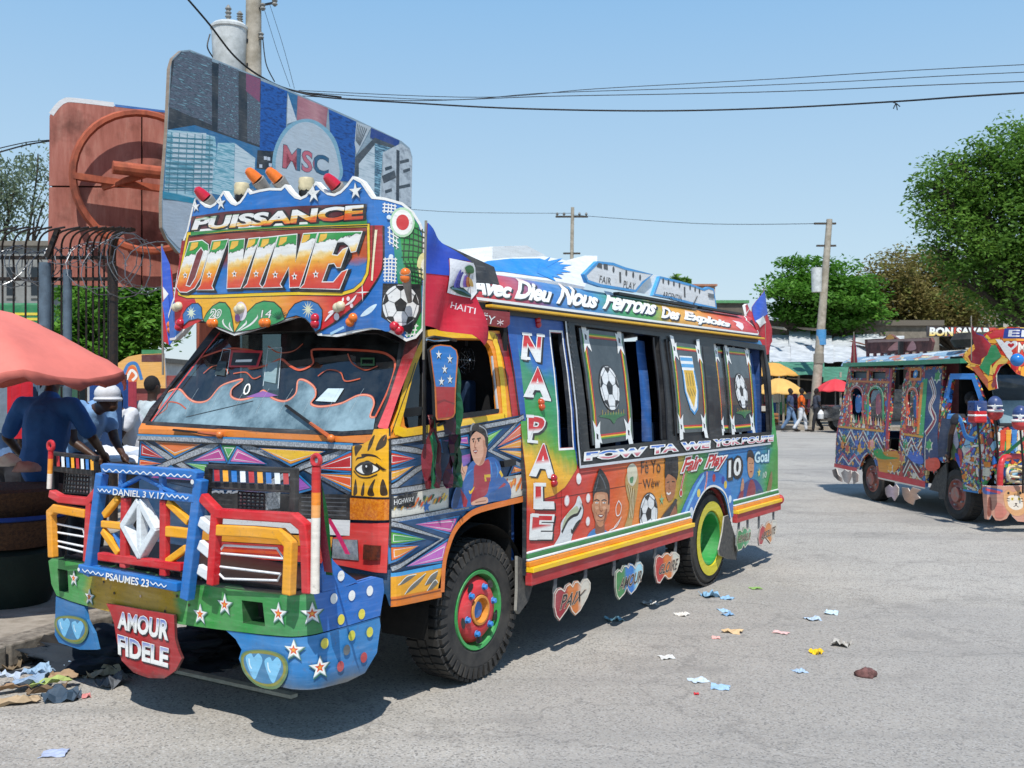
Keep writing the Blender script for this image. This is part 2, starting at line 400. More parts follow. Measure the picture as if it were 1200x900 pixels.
def panel(surf, name, parent, loop, mat, th=.012, holes=(), z=(0, 0, 1), sm=False, back=None, edge=None, d=0., insz=False, label=None, uvbox=None):
    """a sheet with real thickness on a Surf, cut to an outline measured in the photo (or s,z if insz)"""
    a = Art(surf, name, parent, z, d0=d)
    f = (lambda p: tuple(p)) if insz else a.px
    q = [f(p) for p in loop]; q = [tuple(v) for v in (catmull(q, 5) if sm else q)]
    hs = [[f(p) for p in h] for h in holes]
    if isinstance(mat, str): mat = P(mat)
    rim = edge or mat
    if isinstance(rim, str): rim = P(rim)
    a.hold = True; a.sz(mat, q, hs, uvbox)
    b = Art(surf, name, parent, z, d0=d-th); b.hold = True; b.sz(back or rim, q, hs); a.mb.add(b.mb.v, [f_[::-1] for f_ in b.mb.f], back or rim)
    for lp in [q]+hs:
        n = len(lp); vs = []; fs = []; pts = []
        for i in range(n):
            p0, p1 = Vector(lp[i]), Vector(lp[(i+1) % n]); ts = [0.]
            for c in surf.sc:
                if (p0.x-c)*(p1.x-c) < 0: ts.append((c-p0.x)/(p1.x-p0.x))
            for c in surf.zc:
                if (p0.y-c)*(p1.y-c) < 0: ts.append((c-p0.y)/(p1.y-p0.y))
            for t in sorted(ts): pts.append(p0.lerp(p1, t))
        n = len(pts)
        for p_ in pts: vs += [surf.pt(p_.x, p_.y, d), surf.pt(p_.x, p_.y, d-th)]
        for i in range(n): j = (i+1) % n; fs.append((2*i, 2*j, 2*j+1, 2*i+1))
        a.mb.add(vs, fs, rim)
    return a.mb.build(name, parent, label, normals=False)
# ================================================================ THE PAINTED BUS
ZH=(180,190,3.5294); ZTL=(200,200,7.5); ZTR=(340,200,7.5); ZBL=(190,310,7.5); ZBR=(340,310,7.5); ZW=(150,370,3.4286); ZB=(40,520,2.857)
ZD=(440,380,5); ZF=(440,560,3.6); ZN=(580,360,4.5); ZL=(600,520,3.75); ZR=(480,240,2.727); ZS=(660,370,4.615); ZG=(230,510,6.92)
ZE=(350,480,5.625); ZM=(455,480,5.625); ZFL=(480,250,5.625); ZP=(610,540,6.427); ZQ2=(740,520,5.622); ZHT=(640,640,7.5); ZC1=(550,300,6.316); ZC2=(730,320,6.316)
def pp(zm, pts): return [(zm[0]+a/zm[2], zm[1]+b/zm[2]) for a, b in pts]
def interp(tab):
    def f(z):
        if z <= tab[0][0]: return tab[0][1]
        for (a, p), (b, q) in zip(tab, tab[1:]):
            if z <= b: return p+(q-p)*(z-a)/(b-a)
        return tab[-1][1]
    return f
FB = Fr(-.2, 5.965, 57)
bus = thing('painted_bus', 'big painted bus with PUISSANCE DIVINE on its header and footballers on its side', 'bus', (-.2, 5.965, 0), radians(57))
def arc(cx, cy, r, a0, a1, n=5): return [(cx+r*cos(radians(a0+(a1-a0)*i/n)), cy+r*sin(radians(a0+(a1-a0)*i/n))) for i in range(n+1)]
S_CAB = Surf(FB, [(-.87, 1.97)]+arc(-.79, .03, .08, 180, 270)+[(.37, -.05)])
S_DOOR = Surf(FB, [(-.9, -.05), (.37, -.05)], interp([(1.45, 0), (1.75, -.045), (2.12, -.125), (2.3, -.17)]), [1.45, 1.6, 1.75, 1.95, 2.12])
S_WS = Surf(FB, [(-.87, 1.93), (-.87, .03)], lambda z: -.55*max(0, z-1.46), [])
S_HD = Surf(FB, [(-.6, 1.9), (-.78, 1.79)]+arc(-.72, 1.70, .08, 150, 180, 2)[1:]+[(-.8, .12)]+arc(-.7, .12, .1, 180, 235, 4)[1:]+[(-.62, -.1)], lambda z: .06*(z-2.4))
S_SIDE = Surf(FB, [(.375, -.1), (5.05, -.1)], interp([(1.1, 0), (1.22, -.012), (1.35, -.03), (1.55, -.05), (1.8, -.09), (2.0, -.13), (2.2, -.16)]), [1.1, 1.22, 1.35, 1.45, 1.55, 1.68, 1.8, 1.9, 2.0, 2.1])
S_COVE = Surf(FB, [(.2, .02), (5.05, .02)], interp([(2.2, 0), (2.26, -.01), (2.32, -.045), (2.38, -.1), (2.43, -.19)]), [2.23, 2.26, 2.29, 2.32, 2.35, 2.38, 2.405])
S_BMP = Surf(FB, [(-1.40, 2.02), (-1.44, 1.6), (-1.46, 1.1), (-1.46, .22)]+arc(-1.32, .08, .14, 180, 262, 5)+[(-.9, -.1)])
S_HRT = Surf(FB, [(.4, -.13), (5.3, -.13)])
W_, K_ = 'f0f0ec', '14161c'
blk = P(K_, .4, .5); blueM = P('1c7ac6'); redM = P('cf2027'); yelM = P('f2a51e'); whtM = P('eef0ee'); grnM = P('2f9a48')
def seg(a, b, m, name, y0, y1, z0, z1): return MB().box((a, y0, z0), (b, y1, z1), m).build(name, bus)

# ---- hidden structure: chassis, floor, inner walls, seats
m = MB(); m.box((-.8, .45, .42), (5.0, .55, .56), DARK()).box((-.8, 1.35, .42), (5.0, 1.45, .56), DARK())
for x in (.5, 1.4, 2.3, 3.4, 4.4): m.box((x, .55, .46), (x+.08, 1.35, .54), DARK())
m.tube([(0, .1, .4), (0, 1.75, .4)], .05, DARK()); m.tube([(3.4, .1, .4), (3.4, 1.75, .4)], .06, DARK()); m.ball((3.4, .95, .4), .17, DARK())
m.tube([(.5, .95, .45), (3.3, .95, .42)], .04, DARK()); m.box((1.4, .15, .38), (2.1, .42, .62), DARK()); m.box((2.3, 1.45, .36), (2.9, 1.75, .6), DARK())
m.build('chassis', bus)
m = MB(); inb = P('10478a', .6); m.box((.39, 0, .6), (5.0, 1.95, .64), DARK()).box((.38, .02, .6), (.42, 1.93, 1.2), inb).box((4.97, 0, .6), (5.03, 1.95, 1.45), inb)
m.box((4.97, .06, 1.45), (5.03, .95, 2.3), inb).box((4.98, .95, 1.45), (5.02, 1.4, 2.0), P('12161c', .3)).box((4.97, 1.4, 1.45), (5.03, 1.95, 2.2), inb).box((4.97, .95, 2.0), (5.03, 1.4, 2.3), inb); m.build('inner_shell', bus)
m = MB()
for x0 in (.9, 1.6, 2.3, 3.0, 3.7, 4.4):
    for y0, y1 in ((.12, .85), (1.15, 1.85)):
        m.box((x0, y0, .64), (x0+.42, y1, 1.02), simple('bench_vinyl', '16304f', .6)); m.box((x0+.38, y0, 1.02), (x0+.46, y1, 1.42), simple('bench_vinyl', '16304f', .6))
m.build('bench_seats', bus, kind='stuff')
seg(.39, 5.05, P('b02a30'), 'far_side_wall', 1.96, 2.02, .56, 1.4); m = MB()
for x in (.39, 1.3, 2.3, 3.3, 4.3, 4.93): m.box((x, 1.9, 1.4), (x+.12, 1.96, 2.2), inb)
m.build('far_window_posts', bus); seg(.39, 5.05, P('20252c'), 'far_window_glass', 1.9, 1.92, 1.38, 2.36)
# roof shell
prof = [(-.2, 2.2), (-.02, 2.40), (.15, 2.44), (.95, 2.50), (1.75, 2.44), (1.95, 2.37), (2.02, 2.2), (1.9, 2.19), (.95, 2.40), (-.02, 2.19)]
m = MB(); prof = [(.075, 2.19), (.13, 2.30), (.23, 2.405), (.95, 2.48), (1.78, 2.405), (1.92, 2.32), (1.98, 2.19), (.95, 2.3)]
n = len(prof); vs = [(x, y, z) for x in (.3, 5.03) for y, z in prof]
m.add(vs, [(i, (i+1) % n, n+(i+1) % n, n+i) for i in range(n)]+[tuple(range(n)), tuple(range(n, 2*n))], P('cdd3d6', .5)); m.build('roof', bus, bevel=0)
# side walls
low = pp(ZP, [(30, 20)])[0]
def shp(pts): return [S_SIDE.hit(*p) for p in pts]
band = pp(ZN, [(354, 44)])+[(676.7, 546.7)]+[(900.6, 519.3), (902.8, 500), (900.5, 435), (894.5, 405)]
h1 = pp(ZS, [(48, 52), (498, 112), (545, 672), (130, 722)]); h3 = pp(ZS, [(803, 148), (1070, 188), (1106, 628), (850, 648)])
wb = pp(ZN, [(290, 134), (352, 138), (410, 738), (340, 742)])
arch = pp(ZQ2, [(385, 650), (392, 520), (410, 450), (440, 385), (475, 325), (510, 290), (545, 282), (580, 305), (610, 345), (628, 400), (640, 460), (650, 500), (668, 560)])
AR = [S_SIDE.hit(*p) for p in arch]; AR[0] = (AR[0][0], .50); AR[-1] = (AR[-1][0], .50)
side_stops = [(0, 'c31f22'), (.1, 'd5321f'), (.2, 'dd5a22'), (.3, 'e8862a'), (.4, 'e39a2c'), (.47, '4d9a3c'), (.56, '2f8f4a'), (.64, '2a80c0'), (.8, '2a80c0'), (.9, '3f9a50'), (1, '5f9a40')]
outl = [(0, .56), (AR[0][0], .56)]+AR[1:-1]+[(AR[-1][0], .56), (4.675, .56), (4.675, 2.2), (0, 2.2)]
bh = shp(band); hole = offset(bh, -.03)
panel(S_SIDE, 'side_wall', bus, outl, G(side_stops, 'u', wob=.03, tilt=-.12), .03, holes=[[tuple(p) for p in hole], [tuple(p) for p in shp(wb)]], insz=True, back=inb, edge=P('182430'), uvbox=(0, .5, 4.675, 1.75))
panel(S_SIDE, 'window_band', bus, band, P('15181c', .35, .6), .03, holes=[h1, h3], d=.018, label='black window band with two open sliding windows')
# NAPALE column colours
a = Art(S_SIDE, 'column_edge', bus, ZN, d0=.0018); a.p(P('1650a0'), [(340, 40), (356, 44), (437, 850), (416, 756), (348, 130)]); a.done()
a = Art(S_SIDE, 'airbrushed_column', bus, d0=.003)
colp = [(0, .66), (0, 2.19)]+shp(pp(ZN, [(352, 60)]))+shp(pp(ZN, [(352, 128), (285, 124), (335, 754), (418, 752)]))+shp(pp(ZN, [(440, 850)]))
colq = [(0, .68)]+[(0, 2.19)]+[shp([(655, 372)])[0], shp(pp(ZN, [(354, 128)]))[0], shp(pp(ZN, [(284, 124)]))[0], shp(pp(ZN, [(334, 752)]))[0], shp(pp(ZN, [(420, 752)]))[0], shp(pp(ZN, [(430, 830)]))[0]]+shp(pp(ZP, [(420, 60), (330, 200), (250, 260), (120, 300)]))
a.sz(G([(0, 'c41e22'), (.1, 'd3261f'), (.18, 'd8301f'), (.27, 'f2a01c'), (.42, 'f3b71f'), (.5, '6a9f2c'), (.58, '2c9a48'), (.78, '2a8f6a'), (.86, '1d67b5'), (1, '1650a0')], 'v', wob=.05, tilt=.16), colq)
a.sz(G([(0, '1a4f9c'), (1, '1857a8')], 'v'), [(0, 1.5), (0, 2.19), (.1, 2.19), (.06, 1.5)])
a.done()
a = Art(S_SIDE, 'painted_lettering', bus, ZN, d0=.006)
red_w = G([(0, W_), (.42, W_), (.55, 'd7222a'), (1, 'c81e26')], 'v', wob=.0)
wht = whtM
L = [('N', [(138, 270), (232, 285), (242, 148), (150, 140)]), ('A', [(155, 468), (280, 480), (232, 318), (210, 320)]), ('P', [(172, 705), (215, 715), (270, 585), (172, 575)])]
for ch, qd in L: a.hold = False; a.text(ch, qd, red_w, W_, .009, .03, shadow=K_, sh=(.02, -.012))
a.z(*ZP); a.text('A', [(70, 105), (240, 125), (205, -120), (130, -125)], red_w, W_, .009, .03, shadow=K_, sh=(.02, -.012))
a.text('L', [(105, 350), (235, 352), (225, 180), (105, 180)], red_w, W_, .01, .03, shadow=K_, sh=(.02, -.012)); a.text('E', [(75, 580), (215, 580), (235, 415), (85, 412)], red_w, W_, .01, .03, shadow=K_, sh=(.02, -.012))
for x0, y0, x1, y1 in ((100, 350, 160, 352), (100, 178, 185, 180), (62, 582, 120, 582), (75, 408, 130, 412)): a.line(W_, [(x0, y0), (x1, y1)], .022)
a.z(*ZN)
for x0, y0, x1, y1 in ((132, 268, 182, 272), (138, 140, 190, 145), (215, 148, 258, 152), (150, 466, 200, 470), (235, 482, 290, 490), (165, 706, 222, 712), (160, 574, 200, 576)): a.line(W_, [(x0, y0), (x1, y1)], .018)
a.done('white and red block letters NAPALE running down the column')
# window trim
a = Art(S_SIDE, 'window_frame_line', bus, ZN, d0=.004); a.line(W_, [(286, 126), (352, 130), (412, 746), (336, 750)], .014, closed=True); a.done()
a = Art(S_SIDE, 'band_frame_line', bus, d0=.022); a.line('c9ccd0', [(659, 371), (676.7, 547.5), (900.8, 519.8)], .018); a.done()
a = Art(S_SIDE, 'bolt_row', bus, d0=.024); a.hold = True
for k in range(26):
    t = k/25; a.disc('2c2f35', (663.5+14.5*t+(3*(t*(1-t))), 378+148*t), .009, n=6)
a.done()
# FOW TA WE YOK POUPE
a = Art(S_SIDE, 'painted_motto', bus, ZS, d0=.024)
st = G([(0, 'b53a52'), (.3, 'd7808c'), (.5, W_), (.62, W_), (.75, '3f7fd0'), (1, '1f55b8')], 'v', wob=0)
for t, x0, x1, y0, y1, y2, y3 in (('FOW', 105, 425, 778, 752, 742, 712), ('TA', 458, 600, 745, 728, 706, 694), ('WE', 625, 775, 722, 712, 688, 680), ('YOK', 800, 940, 705, 690, 672, 662), ('POUPE', 953, 1120, 690, 675, 662, 648)):
    a.text(t, [(x0, y0+6), (x1, y1+4), (x1+3, y3), (x0+3, y2)], st, W_, .006, .03, shadow='30343c', sh=(.003, -.003))
a.done('white outlined red and blue motto FOW TA WE YOK POUPE')
# decorated panes
def deco(pts, name, d, ball=None, crest=False, frame=True, hold=None):
    q = [S_SIDE.hit(*p) for p in pts]
    panel(S_SIDE, name, bus, pts, simple('smoked_glass', '3a3f41', .12, 0, 6, .3, '4b5052', .05, .002), .012, d=d, edge=K_)
    def B(u, v): return tuple((Vector(q[0])*(1-u)+Vector(q[1])*u)*(1-v)+(Vector(q[3])*(1-u)+Vector(q[2])*u)*v)
    a = Art(S_SIDE, 'pane_decoration', bus, d0=d+.002); wd = (Vector(q[1])-Vector(q[0])).length
    for c, i in (('3f9a35', .04), ('f2c51d', .065), ('c8262b', .09)):
        a.lsz(P(c), [B(i+.02, i*.5+.03), B(.98-i, i*.5+.03), B(.98-i, .97-i*.5), B(i+.02, .97-i*.5)], .012, closed=True)
    for u, v in ((.12, .075), (.88, .075), (.88, .93), (.12, .93)):
        c = Vector(B(u, v)); r = wd*.085
        k = [(-1, 1.3), (.2, 1.2), (.4, .5), (1, .6), (.7, -.3), (1, -1.2), (0, -.7), (-.9, -1.3), (-.6, -.2)]
        a.sz(whtM, [(c.x+r*i*(1 if u < .5 else -1), c.y+r*1.5*j*(1 if v < .5 else -1)) for i, j in k]); a.sz(blk, [(c.x+r*.25*i, c.y+r*.4*j) for i, j in ((-1, 1), (1, .4), (.5, -.6), (1, -1), (-1, -.8))])
    if ball:
        c = Vector(B(.5, .52)); r = wd*.215; sgz = 1.1
        a.sz(P('2c6b40'), [tuple(v) for v in catmull([(c.x-r*1.5, c.y-r*1.35), (c.x, c.y-r*1.2), (c.x+r*1.4, c.y-r*1.3), (c.x+r*.4, c.y-r*1.5), (c.x, c.y-r*1.75), (c.x-r*.4, c.y-r*1.5)], 3)])
        for k in range(9): x = c.x+r*(-1.1+k*.28); a.lsz('b9a03a', [(x, c.y-r*1.3), (x+.006, c.y-r*(1.05+.12*(k % 2)))], .006); a.hold = True
        a.hold = False; football(a, c, r, sgz)
    if crest:
        x, y = B(.5, .47); r = wd*.2; ry = r*.82
        a.sz(whtM, [(x-r, y+ry*2.2), (x+r, y+ry*2.2), (x+r*.95, y+ry*1.2), (x+r*1.05, y-ry*.5), (x+r*.6, y-ry*1.9), (x, y-ry*2.3), (x-r*.6, y-ry*1.9), (x-r*1.05, y-ry*.5), (x-r*.95, y+ry*1.2)])
        a.lsz(P('4b9fd6'), [(x-r*.95, y+ry*1.95), (x+r*.95, y+ry*1.95)], r*.22); a.hold = True; a.lsz(P('4b9fd6'), [(x-r*.95, y+ry*1.45), (x+r*.95, y+ry*1.45)], r*.22); a.hold = False
        a.lsz(P('3f93cf'), [(x-r*.9, y+ry*1.1), (x-r*1., y-ry*.5), (x-r*.55, y-ry*1.8), (x, y-ry*2.2), (x+r*.55, y-ry*1.8), (x+r*1., y-ry*.5), (x+r*.9, y+ry*1.1)], r*.16)
        a.sz(P('e3b52a'), [(x-r*.72, y+ry*1.1), (x+r*.72, y+ry*1.1), (x+r*.75, y-ry*.5), (x, y-ry*1.75), (x-r*.75, y-ry*.5)])
        for i in (-.4, 0, .4):
            a.lsz(P('9a7a20'), [(x+i*r, y+ry*.9), (x+i*r, y-ry*.1)], r*.12); a.hold = True; a.lsz(P('9a7a20'), [(x+i*r-.2*r, y-ry*.3), (x+i*r+.1*r, y-ry*.9)], r*.12)
    a.done()
def football(a, c, r, k=1., rot=.3):
    a.hold = False
    def pt(x, y): return (c[0]+x*r, c[1]+y*r*k)
    a.sz(P('20222a'), [pt(1.04*cos(2*pi*i/22), 1.04*sin(2*pi*i/22)) for i in range(22)])
    a.sz(P('e8eaea'), [pt(.98*cos(2*pi*i/22), .98*sin(2*pi*i/22)) for i in range(22)])
    pen = [(.36*cos(rot+2*pi*i/5), .36*sin(rot+2*pi*i/5)) for i in range(5)]
    a.sz(P('15171c'), [pt(*p) for p in pen]); a.hold = True
    for i in range(5):
        t = rot+2*pi*i/5; ax, ay = cos(t), sin(t)
        a.lsz(P('8a8f94'), [pt(.36*ax, .36*ay), pt(.66*ax, .66*ay)], r*.045)
        q = [pt(.66*ax, .66*ay), pt(.86*cos(t+.27), .86*sin(t+.27)), pt(.985*cos(t+.3), .985*sin(t+.3)), pt(.985*cos(t-.3), .985*sin(t-.3)), pt(.86*cos(t-.27), .86*sin(t-.27))]
        a.sz(P('15171c'), q)
        t2 = t+pi/5; a.lsz(P('8a8f94'), [pt(.86*cos(t+.27), .86*sin(t+.27)), pt(.86*cos(t2+.35), .86*sin(t2+.35))], r*.045)
    a.hold = False
deco(pp(ZS, [(92, 62), (332, 92), (388, 668), (168, 700)]), 'sliding_pane', -.012, ball=True)
deco(pp(ZS, [(555, 142), (728, 165), (762, 628), (598, 638)]), 'sliding_pane', .032, crest=True)
deco(pp(ZS, [(872, 165), (1014, 182), (1046, 618), (908, 634)]), 'sliding_pane', -.012, ball=True)
deco(pp(ZS, [(822, 158), (950, 170), (980, 628), (862, 632)]), 'sliding_pane', -.028)
m = MB()
for (x0, y0), (x1, y1) in (((470, 120), (515, 672)), ((503, 115), (548, 672)), ((735, 170), (770, 640)), ((540, 130), (590, 650)), ((1072, 190), (1110, 628))):
    p = S_SIDE.hit(*pp(ZS, [(x0, y0)])[0]); q = S_SIDE.hit(*pp(ZS, [(x1, y1)])[0]); pts = [S_SIDE.pt(p[0]+(q[0]-p[0])*t/8, p[1]+(q[1]-p[1])*t/8, .025) for t in range(9)]; m = MB(); m.tube(pts, .011, BLACKM(), 6); m.build('window_channel', bus)
a = Art(S_SIDE, 'blue_curtain', bus, ZS, d0=-.10); a.p(G([(0, '0f3f7a'), (.5, '1a62ae'), (1, '0e3a70')], 'u', .8, wob=.1), [(455, 120), (500, 125), (545, 672), (490, 672)]); a.cut('blue_curtain'); a.p(P('1a5ea8', .8), [(1018, 190), (1075, 195), (1105, 628), (1050, 628)])
a.cut('blue_curtain'); a.z(*ZN); a.p(G([(0, '0f3f7a'), (.5, '1f72c4'), (1, '1558a0')], 'u', .8, wob=.2, sc=9), [(310, 120), (365, 125), (420, 770), (350, 775)]); a.done()
a = Art(S_SIDE, 'hanging_bottle', bus, ZN, d0=-.06); a.sm('e8e8ea', [(436, 250), (446, 225), (458, 252), (464, 300), (434, 300)]); a.p('3a9a6a', [(437, 268), (460, 268), (462, 290), (436, 290)]); a.p('d0402a', [(441, 225), (450, 225), (452, 240), (440, 240)]); a.disc('9a9c9e', (456, 362), .022); a.done()
# rails under the wall
EX = S_HRT.p[0].x
def rail(name, z0, z1, y, mat, z0b=None):
    xa = .375; xb = .375+AR[0][0]-.01; xc = .375+AR[-1][0]+.01
    MB().box((xa, y, z0), (xb, -.09, z1), mat).build(name, bus, bevel=.004); MB().box((xc, y, z0), (5.04, -.09, z1), mat).build(name, bus, bevel=.004)
rail('skirt_rail', .50, .578, -.135, P('b5272c')); rail('skirt_rail', .58, .612, -.15, P('f4c417')); rail('skirt_rail', .613, .645, -.125, P('f09420')); rail('skirt_rail', .647, .662, -.118, whtM); rail('skirt_rail', .663, .69, -.114, P('2a7d3c')); rail('skirt_rail', .691, .705, -.109, whtM)
MB().box((.38, .34, .5), (5.05, 2.0, .555), DARK()).build('floor_pan', bus)
MB().ball((5.06, -.11, .6), (.035, .05, .05), P('b5272c')).build('rail_end', bus)
# wheel arch rear
a = Art(S_SIDE, 'arch_flare', bus, ZQ2, d0=.003)
a.p(G([(0, '1f63b4'), (.6, '2a7fd0'), (1, '1a56a0')], 'v'), [(300, 512), (345, 400), (400, 280), (450, 200), (490, 178), (560, 180), (610, 215), (640, 260), (655, 330), (668, 430), (650, 445), (640, 400), (625, 345), (585, 296), (545, 278), (505, 287), (470, 320), (435, 380), (408, 445), (392, 505), (388, 520)])
a.line('7cc4ee', [(330, 512), (380, 390), (430, 280), (475, 205)], .035)
for c, x, y in (('e8d060', 440, 325), ('d8e4ee', 392, 445), ('cfe4f0', 647, 365), ('e0c040', 617, 270), ('b03038', 541, 225), ('2a3a9a', 600, 240)): a.disc(c, (x, y), .035); a.hold = True
a.hold = False; a.line(W_, [(384, 560), (392, 505), (408, 445), (435, 380), (470, 320), (505, 287), (545, 278), (585, 296), (615, 330), (630, 375), (645, 450), (662, 540)], .018, sm=True); a.done()
m = MB(); pr = [S_SIDE.pt(s, z, -.01) for s, z in AR]; vs = [tuple(p) for p in pr]+[(p.x, p.y+.5, p.z) for p in pr]; n = len(pr)
m.add(vs, [(i, i+1, n+i+1, n+i) for i in range(n-1)], P('8a1f22', .6)); m.add([(p.x, p.y+.5, p.z) for p in pr], [tuple(range(n))], P('5a1518', .8)); m.build('wheel_housing', bus)

# ---- side murals
a = Art(S_SIDE, 'painted_footballers', bus, ZP, d0=.004)
for x, y, r in ((435, 135, .03), (345, 300, .03), (505, 280, .026), (503, 455, .026), (220, 497, .035)): a.disc('e9a0a0', (x, y), r*1.25); a.hold = True
a.hold = False
for x, y, r in ((435, 135, .03), (345, 300, .026), (505, 280, .024), (503, 455, .024), (220, 497, .033)): a.disc(W_, (x, y), r, 1.2); a.hold = True
a.hold = False
def face(a, o, k, skin='c98a63', hair='17181c', shirt='2a7fc0', tall=1., female=False, dark='8a5238'):
    f = lambda pts: [(o[0]+x*k, o[1]+y*k) for x, y in pts]
    a.sm(shirt, f([(-105, 480), (-95, 395), (-35, 335), (40, 345), (120, 420), (130, 480)])) if shirt else None
    a.p(dark, f([(-32, 260), (40, 260), (42, 370), (0, 410), (-35, 370)]))
    a.sm(skin, f([(-48, 60), (-52, 160), (-45, 240), (-20, 300), (5, 325), (32, 305), (60, 235), (68, 150), (60, 55), (0, 20)]))
    a.sm(skin, f([(64, 140), (80, 135), (78, 190), (62, 205)])); a.sm(skin, f([(-52, 145), (-62, 150), (-56, 200), (-48, 205)]))
    a.sm('d9a37c', f([(-20, 70), (40, 70), (35, 110), (-15, 110)])); a.sm(dark, f([(45, 200), (60, 180), (55, 245), (30, 300), (38, 250)]))
    for e in (-22, 36):
        a.sm('f2ece4', f([(e-14, 132), (e, 125), (e+14, 133), (e, 139)])); a.disc('191512', f([(e+1, 132)])[0], .007*k/1.0, 1, 8); a.line(hair, f([(e-20, 116), (e, 108), (e+20, 116)]), .008*k, sm=True)
    a.line(dark, f([(6, 130), (2, 185), (14, 200), (24, 190)]), .008*k, sm=True); a.sm('b87a58', f([(-46, 170), (-34, 200), (-30, 250), (-10, 300), (-30, 280), (-46, 230)])); a.line('e8b892', f([(8, 100), (6, 140), (10, 175)]), .009*k, sm=True, taper=True); a.sm('dda680', f([(-38, 165), (-20, 158), (-8, 175), (-26, 188)])); a.sm('dda680', f([(22, 165), (42, 160), (50, 178), (30, 188)])); a.line(dark, f([(-20, 270), (8, 276), (34, 266)]), .005*k, sm=True); a.line('7a4a34', f([(-30, 205), (-20, 225)]), .004*k); a.line('7a4a34', f([(42, 205), (36, 225)]), .004*k)
    a.sm('7a2a24', f([(-16, 232), (8, 224), (34, 232), (10, 252)])); a.sm('f4f0ea', f([(-8, 233), (8, 230), (26, 234), (8, 241)]))
    if not female: a.sm(hair, f([(-50, 130), (-54, 40), (-35, -40), (-5, -125), (15, -130), (60, -60), (80, 10), (78, 130), (68, 140), (64, 60), (0, 45), (-40, 62)])); a.line('5d666e', f([(0, -90), (30, -40), (50, 20)]), .01*k, sm=True); a.line('5d666e', f([(-10, -70), (-25, 0), (-38, 40)]), .008*k, sm=True)
a.cut('painted_portrait', 'painted man with tall dark hair and a blue collar'); a2 = (590, 190)
face(a, a2, .95, shirt='2a7cc0')
a.cut('painted_boot', 'white football boot painted pointing upward')
a.sm('dfe3e4', [(215, 705), (290, 560), (300, 470), (345, 400), (405, 330), (425, 272), (445, 275), (468, 370), (450, 440), (395, 530), (340, 690)]); a.sm('b9bf9a', [(330, 430), (350, 395), (420, 340), (430, 400), (380, 410), (330, 500), (308, 505)])
a.line('15161a', [(305, 540), (350, 450), (390, 415), (425, 400), (450, 350)], .02, sm=True); a.line('15161a', [(375, 510), (385, 535), (415, 480), (445, 440)], .028, sm=True, taper=True); a.line('15161a', [(455, 320), (468, 370), (450, 440), (385, 545)], .008, sm=True)
a.line('dcd7ce', [(440, 300), (460, 360)], .006)
a.cut('painted_cup', 'golden trophy cup')
a.sm('b99a5c', [(800, 90), (785, 160), (800, 260), (815, 330), (800, 430), (765, 545), (820, 545), (850, 380), (875, 250), (885, 130), (860, 60)]); a.sm('d8d2b8', [(800, 60), (835, 20), (870, 50), (872, 130), (840, 190), (805, 150)])
for i in range(7): a.line('efe3bd' if i % 2 else '7c6030', [(800+i*9, 180+6*i), (822+i*5, 300), (808+i*6, 430)], .007, sm=True); a.hold = True
a.hold = False; a.sm('4f8a5a', [(820, 130), (845, 120), (840, 165), (822, 165)]); a.line('2f6f45', [(765, 545), (822, 535)], .02)
a.line(W_, [(735, 300), (715, 350), (720, 410), (745, 400), (755, 340), (735, 300)], .008, sm=True); a.line(W_, [(755, 420), (720, 490), (665, 525)], .008, sm=True); a.line(W_, [(745, 440), (700, 500)], .006, sm=True)
a.cut('painted_lettering', 'dark letters Fè Yo Wèw'); a.z(*ZQ2)
a.text('Fè Yo', [(60, 195), (188, 190), (185, 105), (62, 118)], '2a2420', fat=-.005); a.text('Wèw', [(75, 298), (182, 282), (182, 222), (72, 235)], '2a2420', fat=-.005)
a.cut('painted_football'); c = a.px((110, 462)); football(a, c, .155, 1.0, .5)
a.cut('painted_portrait', 'painted smiling woman with dark curls')
a.sm('5b3424', [(175, 525), (240, 420), (290, 380), (298, 450), (285, 520), (250, 528)]); a.sm('9c6040', [(185, 528), (235, 430), (270, 400), (295, 440), (290, 528)])
a.p('26282c', [(215, 528), (205, 470), (262, 400), (285, 360), (300, 370), (250, 470), (240, 528)])
a.sm('b0714b', [(222, 210), (218, 290), (228, 350), (245, 378), (275, 350), (288, 280), (288, 215), (250, 195)]); a.sm('17151a', [(215, 210), (218, 140), (240, 95), (275, 85), (300, 120), (304, 190), (292, 240), (282, 225), (240, 200), (222, 225)])
for i in range(12): a.disc('1d1b20', (222+random.random()*75, 100+random.random()*90), .028, 1.2, 7); a.hold = True
a.hold = False; a.line('f4efe8', [(228, 322), (240, 332), (255, 322)], .014, sm=True); a.line('15120f', [(230, 255), (245, 250)], .008); a.line('15120f', [(262, 248), (280, 250)], .008); a.line('7c4a30', [(246, 262), (242, 295), (252, 300)], .007)
a.star('7fb98a', (195, 370), .05, 5, .3)
a.cut('painted_lettering', 'red script Fair Play with 10 and Goal')
def script(txt, quad, col, fat=.03, sh=.35): a.text(txt, quad, col, W_, .012, fat, sh, .95, shadow='2a2220', sh=(.008, -.008))
script('Fair', [(325, 190), (455, 165), (462, 70), (335, 95)], 'c8262e'); script('Play', [(478, 185), (615, 160), (622, 58), (490, 75)], 'c8262e')
a.line('e8d0d0', [(320, 325), (330, 260), (345, 195)], .03, sm=True); a.line('c8262e', [(320, 320), (330, 260), (345, 195)], .018, sm=True); a.disc('c8262e', (322, 325), .024, edge=W_); a.line('e8d0d0', [(478, 305), (490, 250), (495, 185)], .03, sm=True); a.line('c8262e', [(480, 300), (490, 250), (495, 185)], .016, sm=True)
a.text('10', [(635, 225), (718, 205), (720, 85), (637, 110)], W_, K_, .02, .03, shadow='10131a', sh=(.02, -.012))
a.text('Goal', [(808, 128), (902, 118), (905, 40), (810, 55)], 'cfeef4', '2a6a90', .012, .03)
